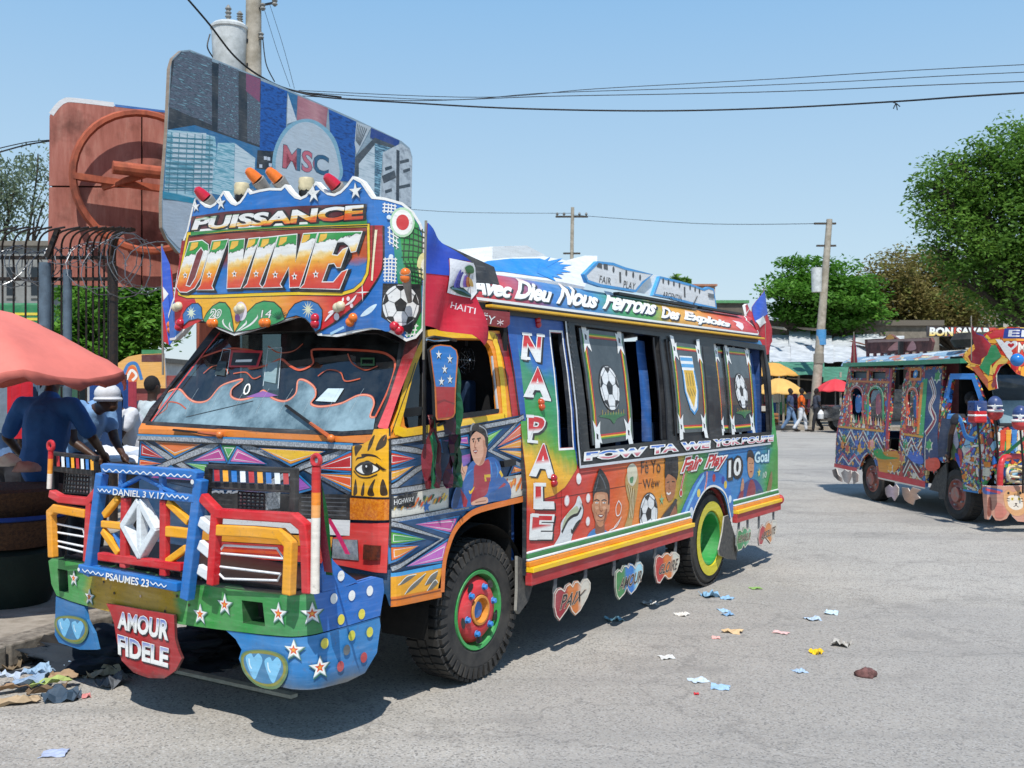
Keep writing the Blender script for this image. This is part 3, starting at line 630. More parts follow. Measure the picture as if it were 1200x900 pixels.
a.cut('painted_portrait', 'small painted player with one hand raised'); a.sm('1f3f86', [(700, 395), (720, 300), (770, 240), (820, 240), (860, 300), (870, 390)]); a.sm('8f2a3c', [(750, 395), (775, 250), (800, 245), (815, 300), (805, 392)]); a.sm('8f2a3c', [(690, 400), (720, 310), (735, 310), (725, 398)]); a.sm('c08a6a', [(715, 310), (722, 250), (730, 225), (738, 255), (735, 300)])
a.sm('c9946f', [(765, 90), (762, 160), (770, 210), (785, 225), (802, 190), (803, 100), (785, 75)]); a.sm('1b1614', [(758, 110), (762, 55), (785, 42), (803, 70), (806, 130), (798, 100), (770, 88)]); a.line('3a1c16', [(772, 130), (782, 130)], .006); a.line('3a1c16', [(788, 128), (798, 128)], .006); a.line('8a3a30', [(776, 185), (792, 183)], .01); a.line('8a5a40', [(785, 130), (784, 160)], .006)
a.star('d8cf70', (838, 190), .05, 5, .4); a.text('10', [(862, 230), (885, 220), (888, 180), (864, 190)], W_, fat=0.); a.sm('8a7a52', [(885, 340), (900, 250), (920, 180), (925, 250), (905, 350)])
for i in range(20): a.line('5fa050', [(810+i*5, 350-random.random()*20), (815+i*5, 300+random.random()*20)], .006); a.hold = True
a.done()
# ---- grain line between boards
a = Art(S_SIDE, 'board_seam', bus, d0=.0015, step=.0002)
a.lsz(P('5a1a18', .6), [(.0, 1.0), (1.6, 1.0)], .004); a.lsz(P('5a1a18', .6), [(.42, .7), (.42, 1.2)], .003); a.done()
# ---- heart plates
def heart(cx, cz, w, h, n=22):
    o = []
    for i in range(n):
        t = 2*pi*i/n; x = 16*sin(t)**3/16; y = (13*cos(t)-5*cos(2*t)-2*cos(3*t)-cos(4*t))/17
        o.append((cx+x*w/2, cz+y*h/2+.0*h))
    return o
def heart_plate(tri, txt, quad, straps, cols, z):
    """two overlapping hearts built from measured lobes"""
    fr = []
    q = [S_HRT.hit(*p) for p in pp(z, tri)]
    panel(S_HRT, 'heart_plate', bus, q, G([(0, cols[0]), (.3, cols[0]), (.4, cols[1]), (.62, cols[1]), (.75, cols[2]), (1, cols[2])], 'u', .4, wob=.02), .01, insz=True, edge='8a8c8a', label='hanging heart plate lettered '+txt)
    a = Art(S_HRT, 'heart_lettering', bus, z, d0=.002); a.lsz(P('e4d9c8'), offset([tuple(v) for v in q], -.008), .009, closed=True)
    a.line(P(cols[0]), [], .01) if False else None
    a.text(txt, quad, K_, fat=.015, shear=.25, edge='d9c0a8', ew=.004); a.done()
    m = MB()
    for (x0, y0), (x1, y1) in straps:
        p = S_HRT.hit(*pp(z, [(x0, y0)])[0]); s = S_HRT.hit(*pp(z, [(x1, y1)])[0]); m.bar(S_HRT.pt(p[0], p[1], -.015), S_HRT.pt(s[0], s[1], -.015), .04, .008, P('50545a', .5), ref=(0, 1, 0))
    m.build('strap', bus)
heart_plate([(70, 470), (72, 420), (100, 372), (130, 362), (160, 385), (175, 345), (210, 322), (232, 345), (250, 308), (280, 302), (305, 335), (330, 290), (365, 283), (390, 320), (390, 380), (365, 450), (300, 570), (255, 612), (225, 580), (205, 525), (180, 570), (115, 660), (85, 620), (68, 540)], 'PAIX', [(118, 560), (310, 480), (350, 380), (130, 430)], [((100, 230), (90, 420)), ((368, 140), (355, 330))], ('a32c3a', 'd9772c', 'd8d0c0'), ZHT)
heart_plate([(608, 300), (612, 230), (640, 200), (660, 215), (680, 170), (705, 165), (720, 180), (735, 150), (760, 158), (780, 185), (800, 145), (830, 135), (852, 170), (852, 230), (835, 290), (790, 380), (745, 430), (720, 400), (708, 370), (690, 420), (640, 475), (618, 440), (608, 370)], 'AMOUR', [(635, 390), (830, 310), (840, 210), (650, 290)], [((615, 70), (610, 260)), ((825, -10), (815, 160))], ('3f8a4a', '1f78c8', 'a8dcec'), ZHT)
heart_plate([(955, 180), (965, 100), (990, 75), (1020, 90), (1045, 60), (1070, 55), (1090, 75), (1110, 50), (1140, 50), (1172, 80), (1172, 140), (1150, 210), (1100, 285), (1070, 295), (1050, 270), (1040, 265), (1000, 330), (975, 325), (958, 260)], 'GLOIRE', [(985, 250), (1150, 205), (1160, 105), (1000, 165)], [((975, -20), (968, 110)), ((1155, -40), (1150, 60))], ('c23530', 'df7a2c', 'd9d6c6'), ZHT)
heart_plate([(692, 620), (700, 570), (715, 560), (728, 575), (740, 548), (755, 550), (765, 570), (775, 550), (788, 560), (788, 610), (770, 660), (745, 690), (738, 670), (725, 700), (700, 710), (690, 670)], 'HONNEUR', [(698, 655), (780, 632), (784, 582), (702, 608)], [((775, 460), (775, 560)), ((722, 480), (715, 570))], ('3f8a50', '4f9a6a', '8fc0a0'), ZQ2)
heart_plate([(835, 620), (845, 560), (862, 530), (880, 545), (890, 520), (905, 510), (918, 525), (932, 500), (955, 505), (960, 560), (945, 600), (915, 660), (900, 640), (880, 615), (860, 670), (840, 672)], 'ABSOLUTE', [(848, 640), (945, 590), (950, 540), (856, 590)], [((850, 450), (848, 560)), ((945, 430), (945, 510))], ('b8404a', 'dd8a40', 'd8d4c8'), ZQ2)
# ---- mud flaps, ladder at the back
a = panel(Surf(FB, [(.4, -.1), (5.3, -.1)]), 'mud_flap', bus, pp(ZQ2, [(612, 480), (640, 470), (680, 600), (700, 700), (690, 765), (640, 760), (580, 735), (575, 700), (600, 580)]), simple('flap_rubber', '3c3c3c', .8, 0, 30, .3, '57544f'), .012, edge='b8b4ac')
m = MB(); g2 = P('3a8a3f'); 
for y in (.1,): m.bar((5.14, -.02, .62), (5.14, -.02, 1.28), .05, .05, g2); m.bar((5.14, .6, .62), (5.14, .6, 1.28), .05, .05, g2)
for z in (.7, .95, 1.2): m.bar((5.14, 0, z), (5.14, .6, z), .03, .03, g2)
m.build('rear_ladder', bus)
MB().box((5.05, -.05, .5), (5.2, 2.0, .62), P('b5272c')).build('rear_bumper', bus, bevel=.01)
MB().box((5.04, -.06, .62), (5.07, 2.0, 1.42), P('3f8f4a')).build('rear_wall', bus)

# ---- cab
def wheel(cx, y0, side, rim, front=True):
    """wheel axle along y, outer face at y0"""
    R, T = .41, .22; m = MB(); s = side
    prof = [(R*.56, .0), (R*.60, -.012), (R*.78, -.02), (R*.90, -.012), (R*.965, .02), (R*.965, T-.02), (R*.9, T), (R*.56, T)]
    m.lathe([(r, h) for r, h in prof], RUBBER(), 56, (cx, y0, R), 'y')
    for k in range(44):
        t = 2*pi*k/44
        for j, (ya, yb, dt) in enumerate(((-.004, .075, 0), (T-.075, T, .07), (.085, T-.085, .035))):
            c, sn = cos(t+dt), sin(t+dt); e = Vector((-sn, 0, c)); r = Vector((c, 0, sn)); wd = .021
            vs = [Vector((cx, y0+y, R))+r*rr+e*(wd*i) for y in (ya, yb) for rr in (R*.955, R*1.0) for i in (-1, 1)]
            m.add(vs, [(0, 1, 3, 2), (4, 6, 7, 5), (0, 4, 5, 1), (2, 3, 7, 6), (0, 2, 6, 4), (1, 5, 7, 3)], RUBBER())
        if front:
            c, sn = cos(t), sin(t); e = Vector((-sn, 0, c)); r = Vector((c, 0, sn))
            vs = [Vector((cx, y0-.024+.012*0, R))+r*rr+e*(.014*i)+Vector((0, dy, 0)) for dy in (0, .03) for rr in (R*.8, R*.95) for i in (-1, 1)]
            m.add(vs, [(0, 1, 3, 2), (4, 6, 7, 5), (0, 4, 5, 1), (2, 3, 7, 6), (0, 2, 6, 4), (1, 5, 7, 3)], RUBBER())
    tyre = m.build('tyre', bus)
    rr = R*.57; m = MB()
    if front:
        m.lathe([(rr, .0), (rr*.98, -.012), (rr*.90, -.008), (rr*.86, .03), (rr*.84, .05)], P('2f9a4a'), 44, (cx, y0, R), 'y')
        m.lathe([(rr*.84, .05), (rr*.80, .02), (rr*.66, -.012), (rr*.48, -.02), (rr*.40, -.018), (rr*.36, .0)], P('cf2530'), 44, (cx, y0, R), 'y')
        m.lathe([(rr*.38, -.018), (rr*.37, -.026), (rr*.31, -.028), (rr*.28, .01), (0.001, .02)], P('d88a28'), 30, (cx, y0, R), 'y'); m.lathe([(rr*.2, .005), (0.001, -.0)], P('1f70c0'), 20, (cx, y0-.004, R), 'y')
        rim_o = m.build('rim', bus, smooth=True)
        for k in range(6):
            t = 2*pi*k/6+.25; x, z = cx+rr*.58*cos(t), R+rr*.58*sin(t)
            n_ = MB(); n_.lathe([(.022, -.018), (.02, -.024)], P('2a7fc4'), 12, (x, y0, z), 'y'); n_.lathe([(.0165, -.018), (.0165, -.036), (.012, -.04), (.001, -.04)], P('2a86d4'), 6, (x, y0, z), 'y'); n_.build('wheel_nut', rim_o)
        hh = MB()
        for k in range(5):
            hh = MB(); t = 2*pi*k/5+.9; c = Vector((cx+rr*.74*cos(t), y0-.004, R+rr*.74*sin(t))); e = Vector((-sin(t), 0, cos(t))); r = Vector((cos(t), 0, sin(t)))
            hh.add([c+e*.034*cos(q)+r*.02*sin(q)+Vector((0, -.012, 0)) for q in [2*pi*i/12 for i in range(12)]], [tuple(range(12))], P('14100f', .9)); hh.build('vent_hole', rim_o)
    else:
        m.lathe([(R*.775, -.027), (rr*1.02, -.024), (rr, .0)], P('d4c52f', .6), 44, (cx, y0, R), 'y')
        m.lathe([(rr, .0), (rr*.97, -.015), (rr*.90, -.01), (rr*.86, .07), (rr*.84, .14), (rr*.4, .15), (rr*.36, .09), (.001, .08)], P('2f9a4a'), 44, (cx, y0, R), 'y')
        m.build('rim', bus, smooth=True)
wheel(0, .0, 1, 'front'); wheel(3.43, -.03, 1, 'rear', False)
for cx, y0 in ((0, 1.74), (3.4, 1.68)):
    MB().lathe([(.2, 0), (.38, 0), (.41, .03), (.41, .2), (.38, .22), (.2, .22)], RUBBER(), 32, (cx, y0, .41), 'y').build('tyre', bus, smooth=True)
# cab lower skin
cab_out = pp(ZW, [(42, 455), (45, 480)])+[(163, 655), (300, 668), (380, 690), (452, 696)]+pp(ZF, [(60, 540), (265, 493), (272, 360), (290, 290), (320, 225), (360, 178), (430, 135), (620, 83)])+[(610, 540), (609, 492)]+pp(ZM, [(885, 35), (8, 195)])+[(448, 515), (300, 509)]
qq = [S_CAB.hit(*p) for p in cab_out]
panel(S_CAB, 'cab_body', bus, qq, P('14476f'), .02, insz=True, back=DARK())
# inner fender and cab floor
m = MB(); m.box((-.84, .05, .62), (-.5, 1.9, .7), DARK()).box((-.5, .35, .7), (.36, 1.65, 1.0), DARK()).box((-.84, .02, 1.02), (.36, 1.93, 1.06), DARK())
m.lathe([(.50, 0), (.50, .33)], DARK(), 20, (0.0, -.02, .41), 'y', a0=-.15, a1=pi+.15); m.box((.33, .0, .42), (.36, 1.93, 1.06), DARK()); m.build('inner_fender', bus)
panel(Surf(FB, [(-.9, -.07), (.6, -.07)]), 'mud_flap', bus, pp(ZF, [(600, 330), (640, 350), (672, 400), (668, 440), (645, 520), (605, 575), (596, 560), (600, 470)]), simple('flap_rubber', '3c3c3c', .8, 0, 30, .3, '57544f'), .02, edge='9a9890')
m = MB(); m.box((-.80, .1, 1.06), (-.45, 1.85, 1.34), simple('dashboard', '24262a', .7)); m.box((-.8, .1, 1.34), (-.6, 1.85, 1.40), simple('dashboard', '24262a', .7)); m.build('dashboard', bus, bevel=.02)
m = MB(); m.tube([(-.35+.0*cos(t), .55+.2*cos(t), 1.42+.17*sin(t)) if False else (-.36+.09*sin(t), .52+.2*cos(t), 1.40+.17*sin(t)) for t in [2*pi*i/24 for i in range(24)]], .014, BLACKM(), 6, closed=True); m.tube([(-.36, .52, 1.40), (-.6, .52, 1.2)], .02, BLACKM()); m.bar((-.36, .33, 1.40), (-.36, .71, 1.40), .03, .012, BLACKM()); m.build('steering_wheel', bus)
m = MB()
for y0 in (.2, 1.15): m.box((-.15, y0, 1.06), (.22, y0+.6, 1.22), simple('bench_vinyl', '16304f', .6)); m.box((.18, y0, 1.2), (.28, y0+.6, 1.75), simple('bench_vinyl', '16304f', .6))
m.build('cab_seats', bus, bevel=.02)
m = MB(); m.box((.32, 0.03, 1.06), (.36, 1.93, 2.1), simple('cab_lining', '151518', .8)); m.box((-.62, .1, 2.12), (.36, 1.83, 2.16), simple('cab_lining', '151518', .8)); m.build('cab_lining', bus)
# header box and cab roof
m = MB(); vs = [(-.74, .14, 2.2), (-.74, 1.74, 2.2), (.35, 1.85, 2.17), (.35, .02, 2.17), (-.70, .14, 2.62), (-.70, 1.74, 2.62), (.35, 1.75, 2.45), (.35, .12, 2.45)]
m.add(vs, [(0, 1, 2, 3), (4, 7, 6, 5), (0, 4, 5, 1), (1, 5, 6, 2), (2, 6, 7, 3), (3, 7, 4, 0)], P('2a2c30', .6)); m.build('cab_roof', bus)
m = MB(); m.box((-.5, 1.86, 1.0), (.36, 1.98, 1.46), P('d8752a')); m.bar((-.5, 1.9, 1.46), (-.25, 1.84, 2.15), .07, .05, P('8a2428'), ref=(0, 1, 0)); m.bar((.32, 1.9, 1.46), (.32, 1.84, 2.15), .09, .05, P('8a2428'), ref=(0, 1, 0)); m.box((-.3, 1.8, 2.08), (.36, 1.87, 2.16), P('8a2428')); m.build('far_door', bus)
# side upper (door frame with window hole)
win = pp(ZD, [(160, 505), (168, 480), (208, 310), (255, 175), (300, 95), (330, 84), (640, 88), (672, 130), (690, 185), (725, 505), (722, 522), (470, 560), (215, 605), (185, 608), (172, 595)])
dout = [(455.5, 514)]+[(610, 491), (604, 445), (598, 405), (593, 388), (505, 386), (497, 396), (487, 426), (472, 468), (459, 505)]
panel(S_DOOR, 'door_frame', bus, dout, P('f0901d'), .03, holes=[win], back=DARK())
a = Art(S_DOOR, 'door_trim', bus, ZD, d0=.003)
a.p('b5272c', [(700, 60), (765, 50), (855, 560), (800, 560), (745, 190)]); a.p('7a1f22', [(700, 58), (760, 50), (790, 190), (745, 190)]); a.p('7a2322', [(300, 60), (235, 225), (200, 240), (285, 62)], False)
a.line('f7c416', [(130, 640), (120, 600), (150, 490), (200, 290), (255, 140), (300, 62), (660, 64), (700, 110), (722, 200), (755, 525), (745, 545)], .05, sm=True); a.line('f7c416', [(125, 622), (180, 640), (480, 590), (752, 545)], .05)
a.line(K_, [(700, 55), (745, 190), (800, 560)], .006); a.line(K_, [(232, 228), (90, 640)], .006); a.done()
panel(S_DOOR, 'door_window', bus, pp(ZD, [(160, 520), (205, 310), (250, 185), (290, 110), (282, 300), (278, 600), (180, 604)]), glass('cab_glass', '50585c', .5), .004, d=-.012)
m = MB()
for s0, s1 in (((160, 520), (278, 505)), ((470, 548), (725, 515))):
    p = S_DOOR.hit(*pp(ZD, [s0])[0]); q = S_DOOR.hit(*pp(ZD, [s1])[0]); m.bar(S_DOOR.pt(*p, d=-.01), S_DOOR.pt(*q, d=-.01), .045, .02, BLACKM(), ref=(0, 1, 0))
pts = [S_DOOR.pt(*S_DOOR.hit(*p), d=.0) for p in pp(ZD, [(280, 600), (280, 110)])]; m.tube(pts, .012, BLACKM(), 6); pts = [S_DOOR.pt(*S_DOOR.hit(*p), d=-.01) for p in pp(ZD, [(690, 185), (725, 515)])]; m.tube(pts, .008, P('b8bcc0', .3), 6); m.build('window_seal', bus)
# windscreen frame
wout = pp(ZW, [(44, 455), (58, 425)])+[(176, 478), (190, 462), (247, 388), (262, 372), (300, 372), (440, 368), (487, 372), (494, 388), (478, 420), (456, 480), (450, 506), (448, 516), (300, 510)]
glassp = pp(ZW, [(80, 428), (160, 300), (240, 200), (372, 70), (700, 60), (1000, 70), (1092, 105), (1080, 200), (1035, 340), (985, 462), (860, 470), (500, 452)])
panel(S_WS, 'windscreen_frame', bus, wout, P('191416'), .03, holes=[glassp], back=DARK())
a = Art(S_WS, 'pillar_paint', bus, ZW, d0=.003); a.p('ee8a34', [(44, 455), (56, 432), (80, 436), (500, 464), (860, 484), (985, 478), (1010, 455), (1045, 462), (1030, 500), (990, 512), (500, 500), (44, 478)]); a.p(G([(0, 'e0555a'), (.5, 'c83038'), (.7, '6a1c1e'), (1, '4a1516')], 'v', .25), [(1045, 458), (1010, 452), (1000, 440), (1050, 330), (1100, 180), (1130, 60), (1180, 60), (1160, 140), (1090, 320), (1050, 440)])
a.line(K_, [(75, 432), (500, 458), (860, 474), (990, 466), (1040, 345), (1085, 205), (1098, 110)], .022); a.line('d83a30', [(95, 425), (370, 68)], .012); a.done()
panel(S_WS, 'windscreen', bus, glassp, glass('cab_glass_front', '9aa8ac', .8), .006, d=-.012)
a = Art(S_WS, 'windscreen_paint', bus, ZW, d0=-.008)
film = simple('pale_reflection_film', '8aa4ae', .2, 0, 5, .5, '4c626c', .02)  # mottled blue-grey: sky reflection painted onto the lower glass
sc = [(120, 372), (150, 310), (200, 292), (240, 330), (275, 345), (320, 335), (370, 280), (440, 255), (455, 258), (415, 290), (412, 322), (450, 335), (510, 320), (540, 298), (580, 330), (630, 340), (670, 310), (680, 258), (710, 258), (745, 285), (750, 320), (732, 350), (770, 362), (850, 350), (920, 318), (970, 320), (985, 350), (970, 400), (990, 405)]
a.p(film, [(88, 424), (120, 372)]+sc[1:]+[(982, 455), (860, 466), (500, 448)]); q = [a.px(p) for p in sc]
a.lsz('c8604a', q, .012, sm=True); a.lsz('e8a080', q, .004, sm=True)
q = [a.px(p) for p in [(990, 405), (1040, 300), (1070, 200), (1050, 160), (980, 140), (760, 132), (735, 150), (740, 190), (690, 215), (650, 200), (610, 172), (560, 195), (490, 210), (485, 190), (530, 150), (440, 130), (380, 135), (290, 165)]]; a.lsz('c8502e', q, .012, sm=True)
a.text('0', [(455, 318), (485, 312), (492, 268), (468, 272)], W_, fat=0.)
a.p('c8333a', [(398, 205), (412, 135), (540, 138), (520, 205)]); a.p('1a1c20', [(410, 198), (420, 145), (528, 148), (512, 198)]); a.line(W_, [(430, 180), (495, 178)], .015); a.p('8a5aa0', [(470, 325), (540, 300), (600, 318), (560, 325)]); a.p('c5d8e0', [(750, 340), (800, 290), (865, 290), (830, 345)])
a.cut('scrolls_and_reflections'); 
for pts in ([(110, 400), (150, 372), (160, 345), (200, 350), (230, 372)], [(300, 230), (340, 200), (385, 205), (400, 230)], [(760, 240), (800, 215), (850, 225), (870, 260), (930, 250)], [(880, 150), (900, 190), (950, 215), (1000, 200)], [(560, 120), (600, 145), (660, 140), (700, 110)], [(420, 230), (470, 225), (500, 250), (530, 240)]): a.line('b8502e', pts, .007, sm=True)
for pts in ([(350, 240), (380, 130), (410, 135), (395, 235)], [(540, 280), (560, 130), (615, 125), (600, 290)]): a.line('c8d4d8', pts, .004)
a.p('7f9aa0', [(540, 260), (560, 190), (600, 180), (590, 270)]); a.p('20363c', [(345, 235), (360, 180), (395, 182), (385, 240)])
for i in range(9): x = 130+i*95; a.line('a9b8bc', [(x, 400-i*2), (x+30, 330), (x+55, 290)], .0018)  # thin pale streaks drawn on the glass to imitate reflections
a.line('2c5a2c', [(935, 170), (985, 170), (985, 195), (935, 195)], .01, closed=True); a.line('1f2c33', [(230, 405), (400, 365), (500, 340)], .004); a.done()
m = MB()
for pv, tp, sp in (((832, 492), (640, 365), 1), ((385, 478), (190, 458), 1)):
    m = MB(); P0 = S_WS.pt(*S_WS.hit(*pp(ZW, [pv])[0]), d=.03); P1 = S_WS.pt(*S_WS.hit(*pp(ZW, [tp])[0]), d=.012); mid = P0.lerp(P1, .45)
    m.tube([P0, mid], [.014, .009], P('b8551f'), 6); m.tube([mid, P1], .007, BLACKM(), 6); m.bar(P0.lerp(P1, .25)+Vector((0, 0, .0)), P1, .016, .01, BLACKM()); m.ball(P0, .022, P('d8752a')); m.build('wiper', bus)
# cab fan, mirror, ribbons
m = MB(); c = FB.at(547, 422, 'y', .2)
for r in (.085, .055, .03): m.tube([(c.x+r*cos(t), c.y, c.z+r*sin(t)) for t in [2*pi*i/24 for i in range(24)]], .003, P('c8ccd0', .25, 0, 1.), 5, closed=True)
for k in range(10): t = 2*pi*k/10; m.tube([(c.x, c.y-.02, c.z), (c.x+.085*cos(t), c.y, c.z+.085*sin(t))], .0018, P('c8ccd0', .25, 0, 1.), 4)
m.ball((c.x, c.y-.02, c.z), .015, P('c8ccd0', .25, 0, 1.)); m.tube([(c.x, c.y, c.z+.085), (c.x, c.y, 2.12)], .008, BLACKM()); m.build('cab_fan', bus)
S_MIR = Surf(FB, [(-.75, -.25), (.2, -.25)])
panel(S_MIR, 'wing_mirror', bus, pp(ZD, [(318, 150), (345, 125), (380, 118), (440, 125), (475, 150), (485, 190), (470, 400), (468, 520), (455, 545), (425, 558), (360, 562), (352, 540), (345, 350)]), P('d8752a'), .018, sm=False, back=BLACKM(), edge=BLACKM())
a = Art(S_MIR, 'mirror_paint', bus, ZD, d0=.002); a.p('2a7cc8', [(322, 155), (350, 132), (380, 126), (440, 132), (468, 155), (475, 190), (463, 368), (352, 365), (348, 340)]); a.p('b0222a', [(352, 365), (463, 368), (460, 520), (445, 540), (362, 552)])
a.p('8a1a20', [(358, 450), (400, 440), (462, 462), (461, 470), (400, 450), (360, 468)])
for x, y in ((368, 178), (433, 203), (403, 263), (434, 322), (384, 335)): a.star(W_, (x, y), .026, 5, .35, edge=K_, ew=.003); a.hold = True
a.done('blue over red mirror back with white stars')
m = MB(); f = lambda x, y, v=-.22: FB.at(ZD[0]+x/ZD[2], ZD[1]+y/ZD[2], 'y', v)
m.tube([f(285, 700, -.14), f(287, 400, -.17), f(288, 120, -.17), f(300, 85, -.17), f(340, 75, -.2), f(440, 88, -.2), f(470, 95, -.1)], .009, BLACKM(), 8); m.tube([f(370, 590, -.22), f(400, 575, -.2), f(440, 585, -.12), f(455, 630, -.08), f(458, 760, -.07)], .009, BLACKM(), 8); m.tube([f(300, 90, -.2), f(340, 100, -.2), f(430, 92, -.2)], .006, P('c8ccd0', .25, 0, 1.)); m.build('mirror_arm', bus)
m = MB(); f2 = lambda x, y, v: S_CAB.pt(*S_CAB.hit(ZD[0]+x/ZD[2], ZD[1]+y/ZD[2]), d=v)
def ribbon(mb, pts, w, col, v=.06, seed=0):
    r = random.Random(seed); n = 10; q = catmull([Vector(f2(x, y, v)) for x, y in pts], 4, False); vs = []
    for i, p in enumerate(q):
        t = i/(len(q)-1); ww = w*(.35+.65*sin(min(1, t*1.6)*pi/2)); fold = .02*sin(t*9+seed)
        vs += [p+Vector((-ww/2, fold, 0)), p+Vector((0, -.015-fold, 0)), p+Vector((ww/2, fold*.5, 0))]
    fs = []
    for i in range(len(q)-1): fs += [(3*i, 3*i+1, 3*i+4, 3*i+3), (3*i+1, 3*i+2, 3*i+5, 3*i+4)]
    mb.add(vs, fs, simple('ribbon_'+col, col, .35, 0, 40, .3))
for i, (pts, w, c) in enumerate([([(285, 150), (300, 350), (310, 640)], .085, '3a1c2c'), ([(278, 150), (335, 260), (350, 450), (345, 640)], .05, '1c5a3a'), ([(270, 530), (250, 700), (240, 960)], .06, '7a1f2a'), ([(272, 530), (275, 700), (270, 960)], .05, '1f6b45'), ([(275, 540), (300, 760), (300, 955)], .06, '5a1828'), ([(405, 600), (400, 760), (410, 950)], .07, '123a28'), ([(408, 605), (425, 760), (425, 950)], .05, '1c5a3a'), ([(402, 620), (375, 800), (370, 955)], .06, '4a1430')]):
    m = MB(); ribbon(m, pts, w, c, .16 if i < 2 else .07, i); m.build('ribbon', bus, normals=False)
# ---- header sign
scal = lambda a, b, s_, n=6: [(a[0]+(b[0]-a[0])*i/n, a[1]+(b[1]-a[1])*i/n+s_*sin(pi*i/n)) for i in range(n)]
hd = [(45, 722), (60, 640), (85, 560), (98, 470), (110, 400), (122, 325), (138, 285), (160, 190), (170, 155)]+scal((180, 140), (290, 118), 52)+scal((290, 118), (391, 108), 58)+[(391, 108), (402, 124), (440, 114), (480, 107), (528, 108)]+scal((545, 92), (672, 80), 60)+scal((672, 80), (825, 58), 62)+[(825, 58), (862, 78), (892, 122), (908, 142), (960, 148), (1030, 168), (1075, 205), (1106, 255), (1122, 300), (1124, 500), (1118, 690), (1085, 728), (1045, 741), (1005, 716), (960, 695), (900, 690), (840, 702), (760, 722), (680, 716), (650, 662), (620, 645), (590, 640), (560, 650), (440, 685), (335, 717), (270, 690), (210, 658), (180, 652), (150, 665), (120, 705), (90, 734), (60, 738)]
panel(S_HD, 'header_board', bus, pp(ZH, hd), P('1673c4'), .04, edge=W_, back=P('3a2a24'), label='tall scalloped header board painted PUISSANCE DIVINE')
a = Art(S_HD, 'header_paint', bus, ZH, d0=.002)
a.lsz(W_, offset([tuple(v) for v in [a.px(p) for p in hd]], -.006), .014, closed=True)
a.cut('wing_painting'); a.lab = None
a.p(G([(0, '2e9a4a'), (.6, '2c9a4c'), (.85, '58a860'), (1, '1d74c2')], 'u', wob=.0) if False else P('2f9a4a'), [(1010, 215), (1060, 210), (1095, 260), (1108, 310), (1108, 685), (1080, 715), (1045, 725), (1035, 600), (1010, 500), (1000, 420), (985, 330), (1000, 260)])
a.sm(P('2a9478'), [(990, 250), (1015, 240), (1022, 330), (1040, 480), (1035, 500), (1005, 470), (990, 360)])
a.cut('painted_field')
fr_ = [(145, 296), (240, 290), (400, 280), (600, 270), (890, 262), (892, 400), (885, 460), (865, 500), (830, 530), (780, 545), (600, 543), (430, 548), (250, 555), (140, 556), (108, 545), (105, 500), (128, 380)]
a.p(G([(0, 'd8232c'), (.5, 'c8202a'), (.78, 'b0202a'), (1, '9a1c24')], 'v', wob=.03), [(118, 325), (900, 262), (950, 262), (950, 400), (940, 460), (905, 520), (860, 575), (800, 625), (735, 675), (672, 708), (640, 640), (560, 640), (335, 700), (210, 650), (130, 690), (90, 690), (88, 560)])
a.p(G([(0, 'f6b52a'), (.5, 'f7b73a'), (.8, 'e8703a'), (1, 'd6303a')], 'u', wob=.04), [(170, 560), (600, 552), (760, 560), (735, 620), (700, 660), (672, 705), (640, 640), (560, 645), (335, 705), (200, 650)])
a.p(G([(0, '1a7ccc'), (.42, '1f74c0'), (.55, '7c3a3c'), (.7, '8c3a34'), (1, '9a3c2c')], 'v', wob=.03), fr_)
a.sm(G([(0, '2478b8'), (.3, 'c2501f'), (1, 'c8521f')], 'v'), [(800, 420), (790, 380), (820, 330), (880, 300), (885, 400), (850, 430)])
q = [a.px(p) for p in fr_]; a.lsz(K_, q, .024, closed=True); a.lsz('f4cc22', q, .016, closed=True)
a.line('6a2018', [(912, 262), (905, 480)], .012); a.line('f0e6c0', [(922, 280), (905, 490)], .012)
a.sm(P('1b6ab8'), [(948, 290), (985, 290), (1000, 500), (985, 690), (900, 685), (700, 712), (780, 655), (850, 600), (905, 530), (940, 470), (952, 400)])
a.line(K_, [(676, 708), (735, 675), (800, 625), (860, 575), (905, 520), (940, 460), (951, 400), (951, 265)], .01, sm=True)
a.cut('painted_lettering', 'white and orange italic letters PUISSANCE')
a.p(P('5a2028'), [(160, 225), (300, 205), (600, 182), (868, 172), (882, 245), (600, 250), (300, 268), (152, 288)])
a.line('2c8a44', [(156, 296), (300, 276), (600, 257), (885, 246)], .024); a.line(W_, [(170, 284), (450, 262), (640, 252)], .012); a.line(K_, [(148, 308), (300, 290), (500, 276), (888, 262)], .006)
pst = G([(0, 'c83a24'), (.25, 'e2622a'), (.38, 'f4c02a'), (.5, W_), (.8, W_), (.92, '3f8a4a'), (1, 'c83030')], 'v', wob=.12, sc=14)
a.text('PUISSANCE', [(160, 282), (878, 236), (872, 176), (172, 228)], pst, K_, .005, .045, .08, .97, shadow='1a1216', sh=(.008, -.004))
a.star(W_, (176, 184), .035, 5, .35, edge='2a4a6a', ew=.004); a.star(W_, (279, 170), .042, 5, .35, edge='2a4a6a', ew=.004); a.star(W_, (665, 132), .052, 5, .35, edge='2a4a6a', ew=.004); a.star(W_, (838, 120), .046, 5, .35, edge='2a4a6a', ew=.004)
a.cut('painted_lettering', 'big flame coloured italic letters DIVINE')
